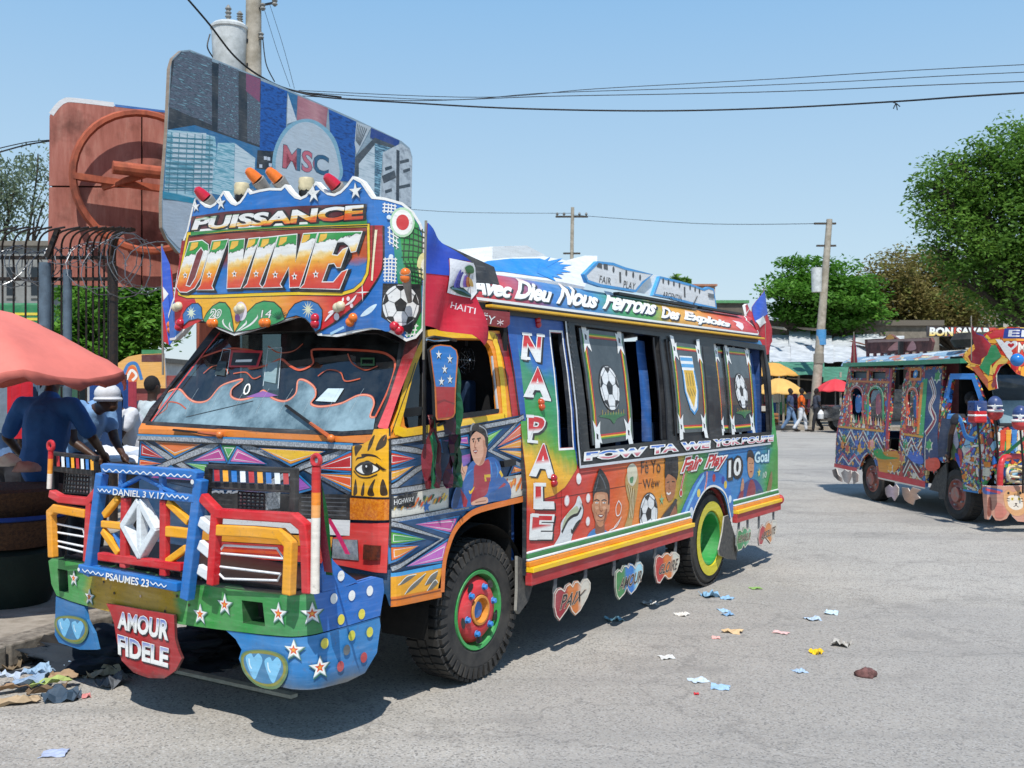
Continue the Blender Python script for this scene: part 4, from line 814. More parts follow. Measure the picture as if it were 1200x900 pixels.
D = [[(223, 284), (238, 282), (245, 287), (245, 295), (236, 325), (229, 337), (220, 342), (212, 341.5), (208, 336), (211, 324)], [(250, 283), (268, 281), (249, 335), (251, 339), (232, 339.5), (236, 335)], [(270, 282), (287.5, 280.5), (285.8, 306), (293, 280.3), (305, 279), (283, 337), (267.5, 337.5)],
     [(306.5, 279.5), (326.5, 277.3), (305, 333), (308, 336.5), (286.5, 337.2), (291, 333)], [(328, 277), (349, 275), (347.5, 308), (357, 274.5), (373, 273.3), (352, 336), (341, 336.5), (340, 312), (329, 333), (331, 336), (309, 337), (312, 333)],
     [(375, 273.2), (425, 272), (418, 294), (413, 295), (410, 287), (404, 282.5), (396, 283), (390, 299), (397, 300), (403, 293), (408, 291), (400, 313), (396, 313), (393, 308), (386, 309), (378, 331), (392, 331), (402, 319), (408, 316.5), (399, 338.5), (353.5, 337.5), (358, 333)]]
hole = [(232, 297), (237, 291), (239.5, 295), (230, 325), (224, 335), (220, 334)]
a.z(0, 0, 1)
QL = [[a.px(p) for p in l] for l in D]; HL = [a.px(p) for p in hole]; ys = [p[1] for l in QL for p in l]; zlo, zhi = min(ys), max(ys)
def ub(q): return (min(p[0] for p in q), zlo, max(p[0] for p in q), zhi)
dst = G([(0, 'd8302a'), (.22, 'e2502a'), (.34, 'f0902c'), (.46, 'f5b540'), (.54, 'f8dc98'), (.6, W_), (.71, W_), (.722, '1c3a24'), (.735, '2f9a4a'), (1, '3a9a48')], 'v', wob=.035, sc=9, tilt=-.10)
for q in QL: a.hold = True; a.sz(K_, [(x+.012, y-.010) for x, y in offset(q, .012)])
a.hold = False
for q in QL: a.hold = True; a.sz(W_, offset(q, .0055))
for q in QL: a.hold = True; a.sz(dst, q, uvbox=ub(q))
a.sz(W_, offset(HL, .006)); a.sz(P('7c3a3c'), HL)
for (x, y) in ((226, 284), (252, 283), (273, 282.5), (293, 280.5), (309, 280), (330, 277.8), (357, 275), (377, 274)):
    a.p('f2c04a', [(x, y+.6), (x+8, y-.2), (x+7, y+5), (x+2, y+9), (x-2.4, y+10)])
for x, y in ((218.5, 322.5), (246.5, 322), (276, 321), (301.5, 321), (324, 322), (346.5, 324), (371.5, 321.5)): a.star(W_, (x, y), .024, 5, .42)
for x, y in ((218.5, 322.5), (246.5, 322), (276, 321), (301.5, 321), (324, 322), (346.5, 324), (371.5, 321.5)): a.disc(K_, (x, y), .007, n=8)
a.hold = False
a.cut('painted_lobes', 'green and blue lobes with 2014')
a.z(*ZBL)
for c, pts in (('2a76b8', [(190, 440), (225, 385), (270, 348), (320, 345), (350, 380), (358, 480), (320, 472), (240, 490), (195, 530)]), ('3a9e62', [(370, 490), (400, 430), (450, 370), (510, 335), (560, 340), (600, 390), (620, 480), (635, 595), (500, 545), (380, 500)]),
               ('3a9e62', [(650, 590), (700, 500), (760, 420), (830, 350), (900, 325), (990, 335), (1050, 390), (1080, 480), (1000, 520), (800, 570)])): a.pol(P(c), pts, K_, .006, sm=False)
a.cut('painted_lobe'); a.z(*ZBR); a.pol(P('2a76b8'), [(-30, 470), (0, 410), (50, 350), (120, 322), (190, 322), (250, 350), (285, 400), (285, 470), (270, 560), (230, 590), (190, 520), (140, 470), (60, 445)], K_, .006)
a.star('e8e8c0', (165, 395), .05, 12, .3); a.z(*ZBL); a.star('e0ecd0', (262, 425), .045, 10, .35)
a.text('20', [(425, 470), (510, 465), (530, 400), (445, 395)], '2f8a54', W_, .006, 0.); a.text('14', [(875, 465), (960, 470), (975, 398), (885, 400)], W_, '2a7a4a', .004, 0.)
for pts in ([(630, 590), (560, 540), (540, 500), (550, 480)], [(630, 590), (600, 540), (605, 505)], [(660, 590), (740, 520), (745, 490)], [(680, 585), (780, 530), (840, 470), (845, 440)]): a.line(W_, pts, .012, sm=True, taper=True); a.hold = True
for i in range(9): t = .35+i*.26; a.line('14503a', [(1050-5*i, 480), (1050-80*cos(t), 480-70*sin(t))], .004)
a.hold = False; a.disc('e9dfe6', (700, 410), .05, 1.1); a.disc('a86ab0', (670, 470), .022)
a.z(*ZBR)
for pts in ([(310, 500), (350, 450), (400, 410)], [(340, 425), (395, 405)], [(490, 360), (550, 320), (590, 265)], [(465, 330), (475, 290)]): a.line('f6ecec', pts, .014, sm=True, taper=True)
a.disc('e8e0e8', (415, 458), .02); a.disc('f4d8dc', (517, 300), .012); a.disc('f4d8dc', (547, 362), .012); a.star(W_, (645, 245), .05, 4, .12)
a.line('a8d4ee', [(360, 610), (480, 550)], .02, taper=True); a.line('d6ebf6', [(625, 455), (700, 405), (765, 350)], .03, sm=True, taper=True)
a.cut('painted_net')
def net(pts, nx, ny, col, w):
    q = [Vector(a.px(p)) for p in pts]; B = lambda u, v: tuple((q[0]*(1-u)+q[1]*u)*(1-v)+(q[3]*(1-u)+q[2]*u)*v)
    a.cut('painted_net')
    for i in range(nx): u = (i+.5)/nx; a.lsz(col, [B(u, 0), B(u+.04*(i % 2), .5), B(u, 1)], w)
    for j in range(ny): v = (j+.5)/ny; a.lsz(col, [B(0, v), B(.5, v-.03), B(1, v)], w)
a.z(*ZTR); net([(815, 280), (935, 300), (930, 380), (810, 370)], 4, 3, W_, .006); net([(855, 480), (950, 530), (950, 700), (860, 640)], 3, 4, W_, .006); net([(990, 440), (1180, 520), (1180, 800), (975, 790)], 5, 6, '10402a', .006); net([(990, 790), (1180, 800), (1170, 900), (1010, 900)], 5, 2, '10402a', .006)
a.disc('b8dcb8', (985, 455), .065, 1.2); a.disc('f2f2ee', (985, 455), .055, 1.2); a.disc('d0383c', (987, 455), .034, 1.2); a.disc('dfeef6', (868, 410), .012); a.disc('dfeef6', (886, 755), .012); a.disc('f0eaa8', (1172, 840), .035, 2.); a.disc('fbfbe8', (1182, 840), .02, 2.)
a.z(*ZBR); net([(820, -60), (940, -60), (930, 160), (820, 150)], 4, 7, W_, .006); net([(1010, 530), (1130, 520), (1100, 630), (1010, 640)], 3, 3, W_, .006); net([(1010, 0), (1165, 30), (1165, 180), (1040, 140)], 5, 4, '10402a', .006)
a.cut('painted_football'); c = a.px((970, 358)); a.sz(P(K_), [(c[0]+.105*x, c[1]+.125*y) for x, y in ((-.9, .9), (1, .9), (1.05, -.2), (.5, -1.2), (-1, -.5))]); football(a, c, .098, 1.12, pi/2)
a.done()
# marker lamps bolted on the header
def lamp(sf, uv, col, r=.028, k=1.6, rot=0., name='marker_lamp', d=0., two=True):
    s, z = sf.hit(*uv); m = MB(); cm = simple('lamp_'+col, col, .22, 0, 60, .2, None, .3, .003, coat=.6)
    for j in ((-.36, .36) if two else (0,)):
        o = sf.pt(s+r*k*.75*j*cos(rot), z+r*k*.75*j*sin(rot), d+.008); m.ball((o.x, o.y, o.z), (r*.82, r*.82, r*.78), cm, 12, 7)
    m.build(name, bus, smooth=True)
OR, RD, CR = 'f07818', 'c81830', 'd8cfae'
for zz, p, c, rot in ((ZBL, (30, 550), OR, 1.5), (ZBL, (165, 530), RD, 1.), (ZBL, (455, 515), OR, 0.), (ZBL, (915, 512), OR, 0.), (ZBR, (230, 495), RD, 1.5), (ZBR, (550, 487), OR, .8), (ZBR, (935, 560), RD, -.7)): lamp(S_HD, pp(zz, [p])[0], c, .034, 1.7, rot)
for zz, p in ((ZBL, (145, 372)), (ZBL, (692, 390)), (ZBR, (440, 372))): lamp(S_HD, pp(zz, [p])[0], CR, .036, 1.2, .3, 'cream_knob')
m = MB(); o = S_HD.pt(*S_HD.hit(*pp(ZBR, [(1045, 330)])[0]), d=.03); q = S_HD.pt(*S_HD.hit(*pp(ZBR, [(985, 80)])[0]), d=.13); m.tube([o, q], [.012, .03], P('8e8a84', .6), 10); m.build('lamp_bracket', bus); lamp(S_HD, pp(ZBR, [(985, 105)])[0], OR, .033, 1.5, 1.5, d=.12)
for p, c in (((213, 145), RD), ((425, 68), OR), ((510, 68), OR), ((750, 95), RD)):
    o, d = FB.ray(*pp(ZH, [p])[0]); b = FB.at(*pp(ZH, [p])[0], 'x', -.80); m = MB(); cm = simple('lamp_'+c, c, .22, 0, 60, .2, None, .3, .003, coat=.6)
    ax = Vector((-.055, .035, .06)); e = Vector(b); m.tube([e-ax*.1, e+ax*.4, e+ax*.75, e+ax*.85], [.036, .032, .023, .01], cm, 12); m.tube([e+Vector((.13, -.02, -.12)), e-ax*.12], [.024, .042], P('8e8a84', .6), 12); m.build('roof_lamp', bus, smooth=True)
for p in ((365, 112), (632, 92)): e = FB.at(*pp(ZH, [p])[0], 'x', -.70); m = MB(); m.lathe([(.04, -.04), (.047, -.02), (.043, 0), (.046, .015), (.04, .035), (.001, .04)], simple('cream_plastic', 'd9cba4', .5), 14, e, 'z'); m.tube([e-Vector((0, 0, .3)), e-Vector((0, 0, .03))], .042, BLACKM()); m.build('roof_beacon', bus, smooth=True)

# ---- cab front art
a = Art(S_CAB, 'front_pattern', bus, ZW, d0=.003)
navy = P('0f3a5c'); gry = simple('glitter_strip', 'c4c8cc', .4, .1, 110, .5, '70757c', .1, .002)
a.p(navy, [(48, 478), (915, 525), (908, 725), (300, 700), (40, 640)])
def strap(pts, w=.032, c=None): a.line(K_, pts, w+.014); a.line('1d6fae', pts, w+.006) if False else None; a.line(c or gry, pts, w)
def tri(pts, c1, c2, w=.0):
    q = [tuple(v) for v in [a.px(p) for p in pts]]
    a.sz('0c0e14', offset(q, .019)); a.sz('1f7ab8', offset(q, .015)); a.sz('0c0e14', offset(q, .003)); a.sz(c1, q)
    ar = abs(area(q)); per = sum((Vector(q[i])-Vector(q[i-1])).length for i in range(3)); inr = 2*ar/per
    if inr > .012: a.sz(W_ if c2 else c1, offset(q, -inr*.36)); a.sz(c1 if not c2 else c2, offset(q, -inr*.48))
for pts in ([(55, 505), (190, 583), (330, 670)], [(400, 500), (190, 583), (60, 640)], [(395, 500), (700, 600), (905, 715)], [(912, 535), (700, 605), (560, 680)]): strap(pts)
for pts, c1, c2 in (([(58, 512), (145, 572), (56, 560)], 'c8282c', 'b01c20'), ([(52, 578), (140, 594), (50, 602)], 'f0862a', 'd8501f'), ([(112, 505), (296, 516), (192, 562)], 'f29a22', 'e8701f'), ([(268, 582), (373, 531), (398, 582)], 'dc6cb4', 'c24898'), ([(382, 519), (447, 522), (409, 585)], '2f8a4c', '58b060'), ([(420, 584), (447, 534), (560, 594)], 'e07cbc', 'cc4c9c'), ([(540, 532), (795, 545), (662, 594)], 'f29a22', 'f6c22a'),
                    ([(765, 612), (914, 546), (914, 622)], 'dc3c24', 'c01c24'), ([(768, 634), (914, 640), (912, 700)], 'f0901f', 'e8561f'), ([(240, 592), (322, 597), (322, 630)], '3f9a50', '7cc06a'), ([(688, 640), (742, 690), (684, 705)], 'a05ab8', None), ([(100, 650), (180, 610), (270, 660), (180, 665)][:3], 'b04a98', None)): tri(pts, c1, c2)
strap([(48, 487), (500, 505), (912, 526)], .03); a.line('2f8ac4', [(48, 478), (500, 494), (912, 516)], .01)
# orange sill strip under glass sits on the frame; eye panel
a.cut('painted_eye', 'painted eye with dark flames on yellow'); a.z(*ZE); a.p('f0b018', [(370, 240), (440, 225), (490, 195), (512, 128), (592, 124), (592, 575), (365, 566)])
for pts in ([(385, 240), (435, 236), (405, 285), (390, 305)], [(470, 275), (480, 215), (515, 165), (500, 230)], [(520, 268), (545, 190), (578, 165), (572, 235)], [(375, 555), (390, 455), (402, 520), (398, 555)], [(425, 560), (432, 510), (448, 475), (446, 558)], [(470, 560), (480, 510), (518, 455), (505, 520), (512, 565)], [(548, 560), (545, 500), (560, 455), (580, 520), (582, 560)]): a.sm('3a2a14', pts)
a.sm('2a1a10', [(392, 340), (400, 315), (430, 308), (430, 292), (480, 290), (520, 300), (550, 330), (520, 312), (470, 306), (440, 318), (405, 325)])
a.sm('15100c', [(385, 392), (400, 365), (430, 345), (480, 340), (520, 360), (545, 392), (515, 415), (470, 432), (420, 425)]); a.sm('f4f2ea', [(398, 392), (420, 370), (470, 352), (515, 368), (535, 392), (505, 412), (465, 424), (425, 415)])
a.disc('2c2c30', (470, 382), .038, 1.0); a.disc('0a0a0c', (470, 380), .022, 1.); a.disc('e8e8e8', (463, 372), .006)
for i in range(8): a.line('2a1a10', [(515+i*6, 368+i*4), (528+i*7, 352+i*6)], .005); a.hold = True
a.hold = False; a.line('2a1a10', [(380, 400), (420, 440), (480, 445), (530, 425)], .006, sm=True)
a.line(K_, [(595, 120), (595, 900)], .008); a.line(K_, [(370, 240), (364, 566), (592, 578)], .006)
a.cut('front_colour_bands'); a.z(*ZB); a.p('15181d', [(570, 165), (1072, 168), (1070, 252), (600, 235)]); a.p('e4e6e6', [(560, 238), (1068, 254), (1066, 306), (560, 285)]); a.p('f0a01f', [(560, 288), (1010, 310), (1005, 345), (560, 320)]); a.p('d82a28', [(1068, 262), (1186, 262), (1180, 430), (1010, 400), (1012, 312), (1066, 306)]); a.p('bf2620', [(560, 322), (1005, 347), (1005, 400), (560, 372)]); a.p('e8551f', [(560, 345), (900, 362), (900, 372), (560, 355)])
for k in range(5): a.line('55595f', [(905, 178+k*14), (1055, 182+k*14)], .005)
a.done()
def block(sf, name, pts, mat, d0, d1, lab=None, bev=.0): return panel(sf, name, bus, pts, mat, d1-d0, d=d1, label=lab)
block(S_CAB, 'turn_lamp', pp(ZE, [(366, 578), (590, 588), (588, 722), (366, 720)]), simple('amber_lens', 'b8590f', .15, 0, 70, .35, 'e08a1f', .4, .004, coat=.8), 0, .035, 'amber corner lamp under the painted eye')
hl = panel(S_CAB, 'headlight', bus, pp(ZB, [(1012, 316), (1094, 320), (1098, 388), (1010, 380)]), simple('head_lens', 'd8dee2', .1, .6, 30, .3, '9aa4aa', .3, .004, coat=1.), .03, d=.03, edge=K_)
block(S_CAB, 'side_marker', pp(ZB, [(1118, 334), (1166, 338), (1164, 386), (1116, 384)]), simple('marker_dark', '3a1c14', .2, 0, 40, .3, '6a2c16', .2, .003), 0, .04)
a = Art(S_CAB, 'maker_lettering', bus, ZG, d0=.012); a.text('GMC', [(118, 575), (360, 585), (368, 465), (120, 460)], '202428', 'a8adb4', .012, .02, .2); a.done()
# ---- cab door side art
a = Art(S_CAB, 'side_pattern', bus, ZM, d0=.003)
a.p(P('134a78'), [(6, 198), (885, 38), (892, 575), (640, 600), (470, 650), (0, 730)])
def st2(pts, w=.026): a.line(K_, pts, w+.012); a.line(gry, pts, w)
for pts in ([(8, 245), (180, 270), (330, 310), (180, 400), (8, 520)], [(880, 60), (665, 270), (885, 375)], [(400, 250), (530, 235)], [(8, 540), (160, 520), (400, 480), (530, 455)]): st2(pts)
for pts, c1, c2 in (([(8, 285), (170, 322), (8, 365)], 'e0482c', 'c8182c'), ([(8, 408), (165, 370), (8, 470)], 'f29a22', 'f0b030'), ([(245, 230), (340, 240), (420, 200), (335, 262)][:1]+[(335, 210), (345, 265)], 'dc6cb4', 'c24898'), ([(350, 205), (515, 180), (520, 225)], 'e07cbc', 'b058c0'), ([(632, 180), (745, 128), (640, 240)], '4faa50', '8cd060'), ([(712, 245), (880, 80), (882, 170)], 'd83424', 'e88060'), ([(712, 258), (885, 185), (885, 250)], 'f0862a', 'f5a83a'), ([(725, 268), (888, 275), (888, 325)], 'f29a22', 'f4b84a'), ([(800, 420), (820, 375), (888, 400)], 'f0701f', 'f0901f'), ([(250, 430), (330, 345), (330, 460)], 'c86ac8', 'a050b0')): tri(pts, c1, c2)
st2([(8, 215), (430, 150), (850, 68), (885, 45)], .024)
a.p(G([(0, '9a60b8'), (.5, '8a78c8'), (1, 'a858a8')], 'v'), [(400, 325), (540, 290), (535, 345), (470, 400), (400, 440)])
# white feather band
a.p(P('e0dcd0'), [(4, 575), (395, 500), (392, 650), (4, 722)]); a.p(P('e6ded0'), [(745, 445), (888, 425), (888, 562), (780, 590)])
rr_ = random.Random(4)
for i in range(26):
    x = 20+i*14 if i < 25 else 0; y = 640-.18*x+rr_.uniform(-20, 20); a.sm(rr_.choice(['f2b02a', 'e88020', 'e05a1f', 'f6cf5a', '3a6a4a', '2a2a2a']), [(x, y+22), (x+6, y-4), (x+18, y-20), (x+22, y-12), (x+14, y+6)])
for i in range(12): x = 752+i*11; y = 500-.15*(x-750)+rr_.uniform(-25, 30); a.sm(rr_.choice(['f2b02a', 'e87020', 'f0a030']), [(x, y+24), (x+4, y-10), (x+14, y-26), (x+14, y), (x+8, y+18)])
a.text('HGHWAY', [(32, 628), (160, 605), (160, 572), (32, 592)], W_, '3a3c40', .02, .0); a.star('2f78c8', (243, 638), .035, 5, .42)
st2([(4, 738), (300, 690), (560, 635)], .03); a.line('1f6fb4', [(4, 750), (300, 703), (560, 650)], .012) ; a.line('2c8ac8', [(520, 655), (700, 620), (840, 592)], .02)
# lower front corner pattern
a.z(*ZF); a.p(P('134a78'), [(58, 190), (380, 135), (330, 210), (290, 290), (272, 360), (60, 400)])
tri([(160, 195), (335, 170), (310, 228)], 'dc6cb4', 'c24898'); tri([(62, 228), (200, 258), (62, 275)], '4faa3c', '3c9a4a'); tri([(62, 292), (170, 285), (64, 345)], 'f0701f', 'f29a22'); tri([(120, 372), (290, 268), (275, 345)], 'dc7cc0', 'c668c0')
st2([(62, 192), (270, 255), (62, 382)], .022); a.line('3aa0dc', [(60, 408), (270, 368)], .022); a.p('f0a81f', [(60, 415), (272, 378), (250, 470), (60, 505)])
for pts in ([(85, 450), (120, 415), (160, 405), (115, 440)], [(110, 490), (140, 450), (200, 400), (165, 450)], [(195, 450), (220, 410), (250, 390), (235, 430)], [(200, 480), (235, 430), (250, 440), (215, 475)]): a.sm('6e6c66', pts); a.line('f0ece0', pts[:3], .005, sm=True)
a.line('e07a1f', [(60, 520), (265, 482)], .05); a.line('8a4418', [(60, 512), (265, 472)], .008)
a.line('e8781f', [(268, 480), (275, 365), (292, 290), (320, 220), (362, 172), (430, 132), (618, 86)], .035, sm=True)
a.cut('painted_portrait', 'painted footballer raising one hand'); a.z(*ZM); skin = 'e0a98c'
a.sm('2a62a8', [(398, 650), (405, 560), (440, 480), (490, 400), (530, 340), (590, 330), (660, 310), (710, 350), (730, 430), (780, 500), (775, 585), (640, 610), (500, 640)])
a.p('14406f', [(400, 650), (410, 560), (440, 490), (470, 470), (455, 560), (430, 645)]); a.sm('a8283c', [(545, 370), (600, 345), (640, 330), (650, 420), (640, 500), (620, 560), (560, 590), (520, 610), (540, 480)])
a.p('a8283c', [(452, 520), (480, 560), (500, 600), (490, 640), (470, 640)]); a.p('a8283c', [(690, 530), (740, 480), (755, 490), (700, 545)]); a.sm('1f5896', [(640, 570), (660, 540), (760, 500), (778, 520), (775, 580), (660, 605)])
for pts in ([(470, 470), (500, 420), (535, 390)], [(680, 340), (700, 400), (690, 450)], [(650, 340), (660, 430)]): a.line('3f8ad0', pts, .012, sm=True, taper=True)
a.sm(skin, [(522, 180), (516, 230), (525, 290), (545, 345), (575, 368), (605, 350), (622, 290), (628, 220), (610, 170), (565, 140)]); a.sm('c08468', [(600, 200), (628, 230), (618, 300), (600, 350), (575, 365), (590, 330), (605, 280)])
a.sm('1d191a', [(520, 180), (512, 130), (530, 92), (575, 95), (620, 120), (635, 190), (630, 250), (618, 235), (610, 180), (575, 150), (535, 140)]); a.sm('8f9498', [(514, 125), (530, 90), (545, 94), (530, 105), (522, 140)]); a.line('9a9ea2', [(575, 105), (615, 130), (630, 180)], .008, sm=True)
a.line('2a1c18', [(528, 195), (545, 190)], .007); a.line('2a1c18', [(560, 192), (585, 186)], .007); a.disc('1a1412', (537, 208), .006, n=8); a.disc('1a1412', (572, 203), .007, n=8); a.line('a86a52', [(552, 205), (545, 245), (556, 252)], .007, sm=True); a.sm('9a4038', [(535, 270), (550, 262), (565, 268), (552, 290)]); a.line('f4eee8', [(540, 274), (560, 272)], .005)
a.sm(skin, [(440, 400), (448, 370), (445, 310), (455, 305), (465, 360), (472, 375), (490, 368), (498, 378), (488, 420), (470, 470), (448, 475)]); a.line('a06a50', [(462, 375), (468, 400), (480, 420)], .006, sm=True); a.line('a06a50', [(450, 410), (470, 425)], .006)
a.sm(skin, [(525, 610), (560, 590), (600, 575), (630, 580), (630, 612), (580, 622), (530, 628)]); a.line('a06a50', [(550, 610), (620, 598)], .005)
a.line('f2c020', [(508, 530), (520, 545), (545, 505)], .016, sm=True, taper=True); a.p('d8b02a', [(608, 428), (650, 425), (650, 470), (612, 472)]); a.p('a8283c', [(620, 445), (650, 445), (648, 470), (625, 470)]); a.line('e8c030', [(712, 405), (730, 440)], .02)
a.p(P('18242c'), [(722, 340), (805, 325), (805, 370), (730, 380)]); a.line(K_, [(6, 190), (6, 900)], .01)
a.done()
block(S_CAB, 'door_handle', pp(ZM, [(725, 338), (805, 326), (806, 366), (730, 378)]), BLACKM(), .01, .04)
# sign above door
a = panel(Surf(FB, [(.0, -.13), (.37, -.14)]), 'door_sign', bus, pp(ZC1, [(40, 390), (300, 415), (300, 505), (270, 530), (40, 500)]), P('8c2228'), .03)
a = Art(Surf(FB, [(.0, -.13), (.37, -.14)]), 'sign_lettering', bus, ZC1, d0=.003); a.text('ËY', [(88, 492), (190, 510), (192, 435), (90, 415)], W_, fat=.0, shear=.2)
for d in ((-22, -12), (22, 12), (-24, 12), (24, -12), (0, 24), (0, -24)): a.line('e8d0d0', [(225, 492), (225+d[0], 492+d[1])], .006); a.hold = True
a.done()
# ---- cove board
ct = pp(ZC1, [(30, 114), (300, 140), (600, 185), (860, 238), (1200, 300)])+pp(ZC2, [(100, 182), (420, 238), (700, 300), (905, 332), (905, 215), (945, 208), (962, 240), (955, 300), (962, 380), (1003, 440), (1005, 482), (985, 484)])
cb = [S_COVE.hit(*p) for p in ct]
s0 = cb[0][0]-.25
topz = 2.415
loop = [(s0, topz)]+[(p[0], topz) for p in (cb[0], cb[5])]+[(cb[8][0], topz)]+[(cb[9][0], 2.42), (cb[9][0]+.0, 2.53), (cb[9][0]+.06, 2.55), (cb[9][0]+.12, 2.5), (cb[11][0]+.05, 2.36), (cb[13][0]-.01, 2.28), (cb[14][0], 2.215), (s0, 2.215)]; e9, e13 = cb[9][0], cb[14][0]
cst = [(0, 'c8343c'), (.07, 'cf3a40'), (.13, '9a4a6a'), (.18, '3f78b8'), (.3, '3c86b8'), (.36, '3f9a68'), (.47, '52a048'), (.54, 'd9a23a'), (.66, 'e0a040'), (.76, 'd8603a'), (.88, 'c8303c'), (1, 'c8283a')]
panel(S_COVE, 'cove_board', bus, loop, G(cst, 'u', wob=.02), .03, insz=True, edge=W_, back=whtM, label='rounded roof edge board with a white motto')
a = Art(S_COVE, 'cove_lettering', bus, d0=.002)
a.lsz(W_, [(s0, 2.226), (e13-.03, 2.226)], .017); a.lsz(W_, [(e13-.03, 2.226), (e13-.012, 2.24), (e13-.03, 2.28), (e13-.14, 2.36), (e9+.11, 2.5)], .014)
tx = G([(0, W_), (.75, W_), (1, 'f0c8b0')], 'v', wob=0)
def word(t, z, x0, y0, x1, y1, h0, h1): a.text(t, pp(z, [(x0, y0), (x1, y1), (x1+6, y1-h1), (x0-4, y0-h0)]), tx, W_, .004, .03, .15, .93, shadow='16202c', sh=(.012, -.01))
word('Avec', ZC1, 5, 275, 298, 312, 130, 108); word('Dieu', ZC1, 330, 315, 595, 345, 150, 105); word('Nous', ZC1, 640, 352, 935, 390, 150, 105); word('Ferrons', ZC1, 980, 392, 1360, 440, 135, 100)
word('Des', ZC2, 280, 332, 405, 350, 85, 70); word('Exploits', ZC2, 450, 362, 785, 412, 85, 50)
q = [a.px(p) for p in pp(ZC2, [(805, 350), (860, 362), (885, 375), (893, 400), (880, 425), (855, 405), (835, 390), (840, 372)])]; a.sz('f0dcdc', q)
a.done('white script motto Avec Dieu Nous Ferrons Des Exploits')
XE = .2+e13; MB().box((.12, -.02, 2.180), (XE+.05, .03, 2.197), P('f0b81a')).build('gutter', bus, bevel=.004); MB().box((.15, .0, 2.197), (XE, .05, 2.214), BLACKM()).build('gutter_gap', bus)
MB().box((.38, .03, 2.15), (XE, .08, 2.179), BLACKM()).build('eave_shadow_strip', bus)  # black strip under the gutter stands in for the eave's shadow
# roof aeroplane boards
S_PL = Surf(FB, [(.3, .12), (5, .12)])
def plane(pts, wins, txt, quad, doors, cock=None):
    o = panel(S_PL, 'aeroplane_board', bus, pp(ZR, pts), P('e2e4e6'), .03, edge='3d9ad8', label='flat plywood aeroplane lettered '+txt)
    a = Art(S_PL, 'aeroplane_paint', bus, ZR, d0=.002); q = [a.px(p) for p in pts]; a.lsz('3b98d8', offset([tuple(v) for v in q], -.01), .02, closed=True)
    for x, y in wins: a.disc('3c4046', (x, y), .017, 1.4, 10)
    for d in doors: a.line('3c4046', [(d[0], d[1]), (d[0]+1, d[1]+34)], .03)
    for t, qd in zip(txt.split(), quad): a.text(t, qd, '2a2c30', fat=0., space=1.05)
    if cock: [a.p('4a4c50', c) for c in cock]
    a.done()
plane([(558, 222), (575, 205), (600, 180), (650, 185), (690, 200), (778, 222), (745, 252), (722, 280), (610, 262), (568, 248)], [(651, 207), (692, 218), (714, 224), (736, 232)], 'FAIR PLAY', [[(605, 248), (642, 256), (644, 234), (608, 226)], [(682, 265), (718, 272), (722, 251), (685, 242)]], [(672, 215)], [[(597, 198), (603, 185), (614, 188), (614, 204)], [(619, 188), (632, 190), (633, 208), (620, 205)]])
plane([(778, 290), (800, 228), (850, 240), (905, 255), (940, 268), (955, 262), (972, 268), (982, 335), (900, 318), (830, 300)], [(810, 243), (827, 247), (844, 252), (862, 257), (896, 264), (912, 270), (926, 276)], 'ARGENTIN', [[(808, 296), (868, 308), (870, 290), (810, 276)]], [(878, 262)])
a = Art(S_PL, 'aeroplane_badge', bus, ZR, d0=.006); a.line('3c4046', [(905, 318), (918, 292)], .012); a.p('6a6e74', [(952, 282), (970, 286), (972, 300), (955, 296)]); a.done()
m = MB(); p0 = FB.at(*pp(ZR, [(735, 255)])[0], 'y', .14); m.add([FB.at(*p, 'y', y) for y in (.15, .17) for p in pp(ZR, [(700, 275), (775, 222), (800, 228), (778, 290)])], [(0, 1, 2, 3), (4, 7, 6, 5), (0, 4, 5, 1), (1, 5, 6, 2), (2, 6, 7, 3), (3, 7, 4, 0)], whtM)
m.box((2.0, .1, 2.405), (3.5, .15, 2.425), BLACKM()).box((3.6, .1, 2.405), (4.6, .15, 2.425), BLACKM()); m.build('board_mount', bus)
# blue sunburst fairing on the roof
S_FA = Surf(FB, [(.0, .25), (3, .25)], lambda z: -1.2*(z-2.40))
fo = pp(ZR, [(180, 195), (240, 178), (300, 170), (430, 165), (500, 178), (560, 162), (600, 163), (600, 190), (570, 235), (560, 262), (480, 246), (350, 232), (200, 216)])
panel(S_FA, 'roof_fairing', bus, fo, P('e4e6e8'), .05)
a = Art(S_FA, 'sunburst_paint', bus, ZC1, d0=.003)
def spikes(c, tips, base):
    a.sm('2389d8', base)
    a.hold = True
    for t in tips: a.p('2389d8', [(c[0], c[1]-14), t, (c[0], c[1]+14)])
    a.hold = False
a.p('2389d8', [(30, 85), (130, 40), (300, 22), (520, 20), (620, 50), (650, 100), (620, 170), (470, 150), (250, 118), (60, 108)])
a.hold = True
for x, y in ((700, 45), (760, 68), (720, 92), (755, 122), (700, 140), (690, 172), (640, 192), (690, 20), (600, 8)): a.p('2389d8', [(520, 55), (x, y), (500, 130)])
a.hold = False
for i in range(7): a.p('e4e6e8', [(20+i*3, 70+i*7), (90+i*6, 66+i*5), (22+i*3, 76+i*7)]); a.hold = True
a.done()
m = MB(); e = [FB.at(*p, 'y', .75) for p in pp(ZR, [(265, 178), (265, 133), (375, 130), (432, 160), (440, 178)])]; n = 5; m.add([(p.x, p.y+dy, p.z) for dy in (0, .4) for p in e], [tuple(range(5)), tuple(range(9, 4, -1))]+[(i, (i+1) % 5, 5+(i+1) % 5, 5+i) for i in range(5)], whtM); m.box((.6, .8, 2.45), (1.8, 1.1, 2.6), whtM); m.build('roof_hatch', bus)
# red lamps on column
lamp(S_SIDE, pp(ZN, [(220, 82)])[0], 'b8182a', .03, 1.6, pi/2); lamp(S_SIDE, pp(ZN, [(238, 515)])[0], 'c8501f', .032, 1.7, pi/2); lamp(S_SIDE, pp(ZP, [(240, 150)])[0], 'a8101f', .034, 1.7, pi/2)

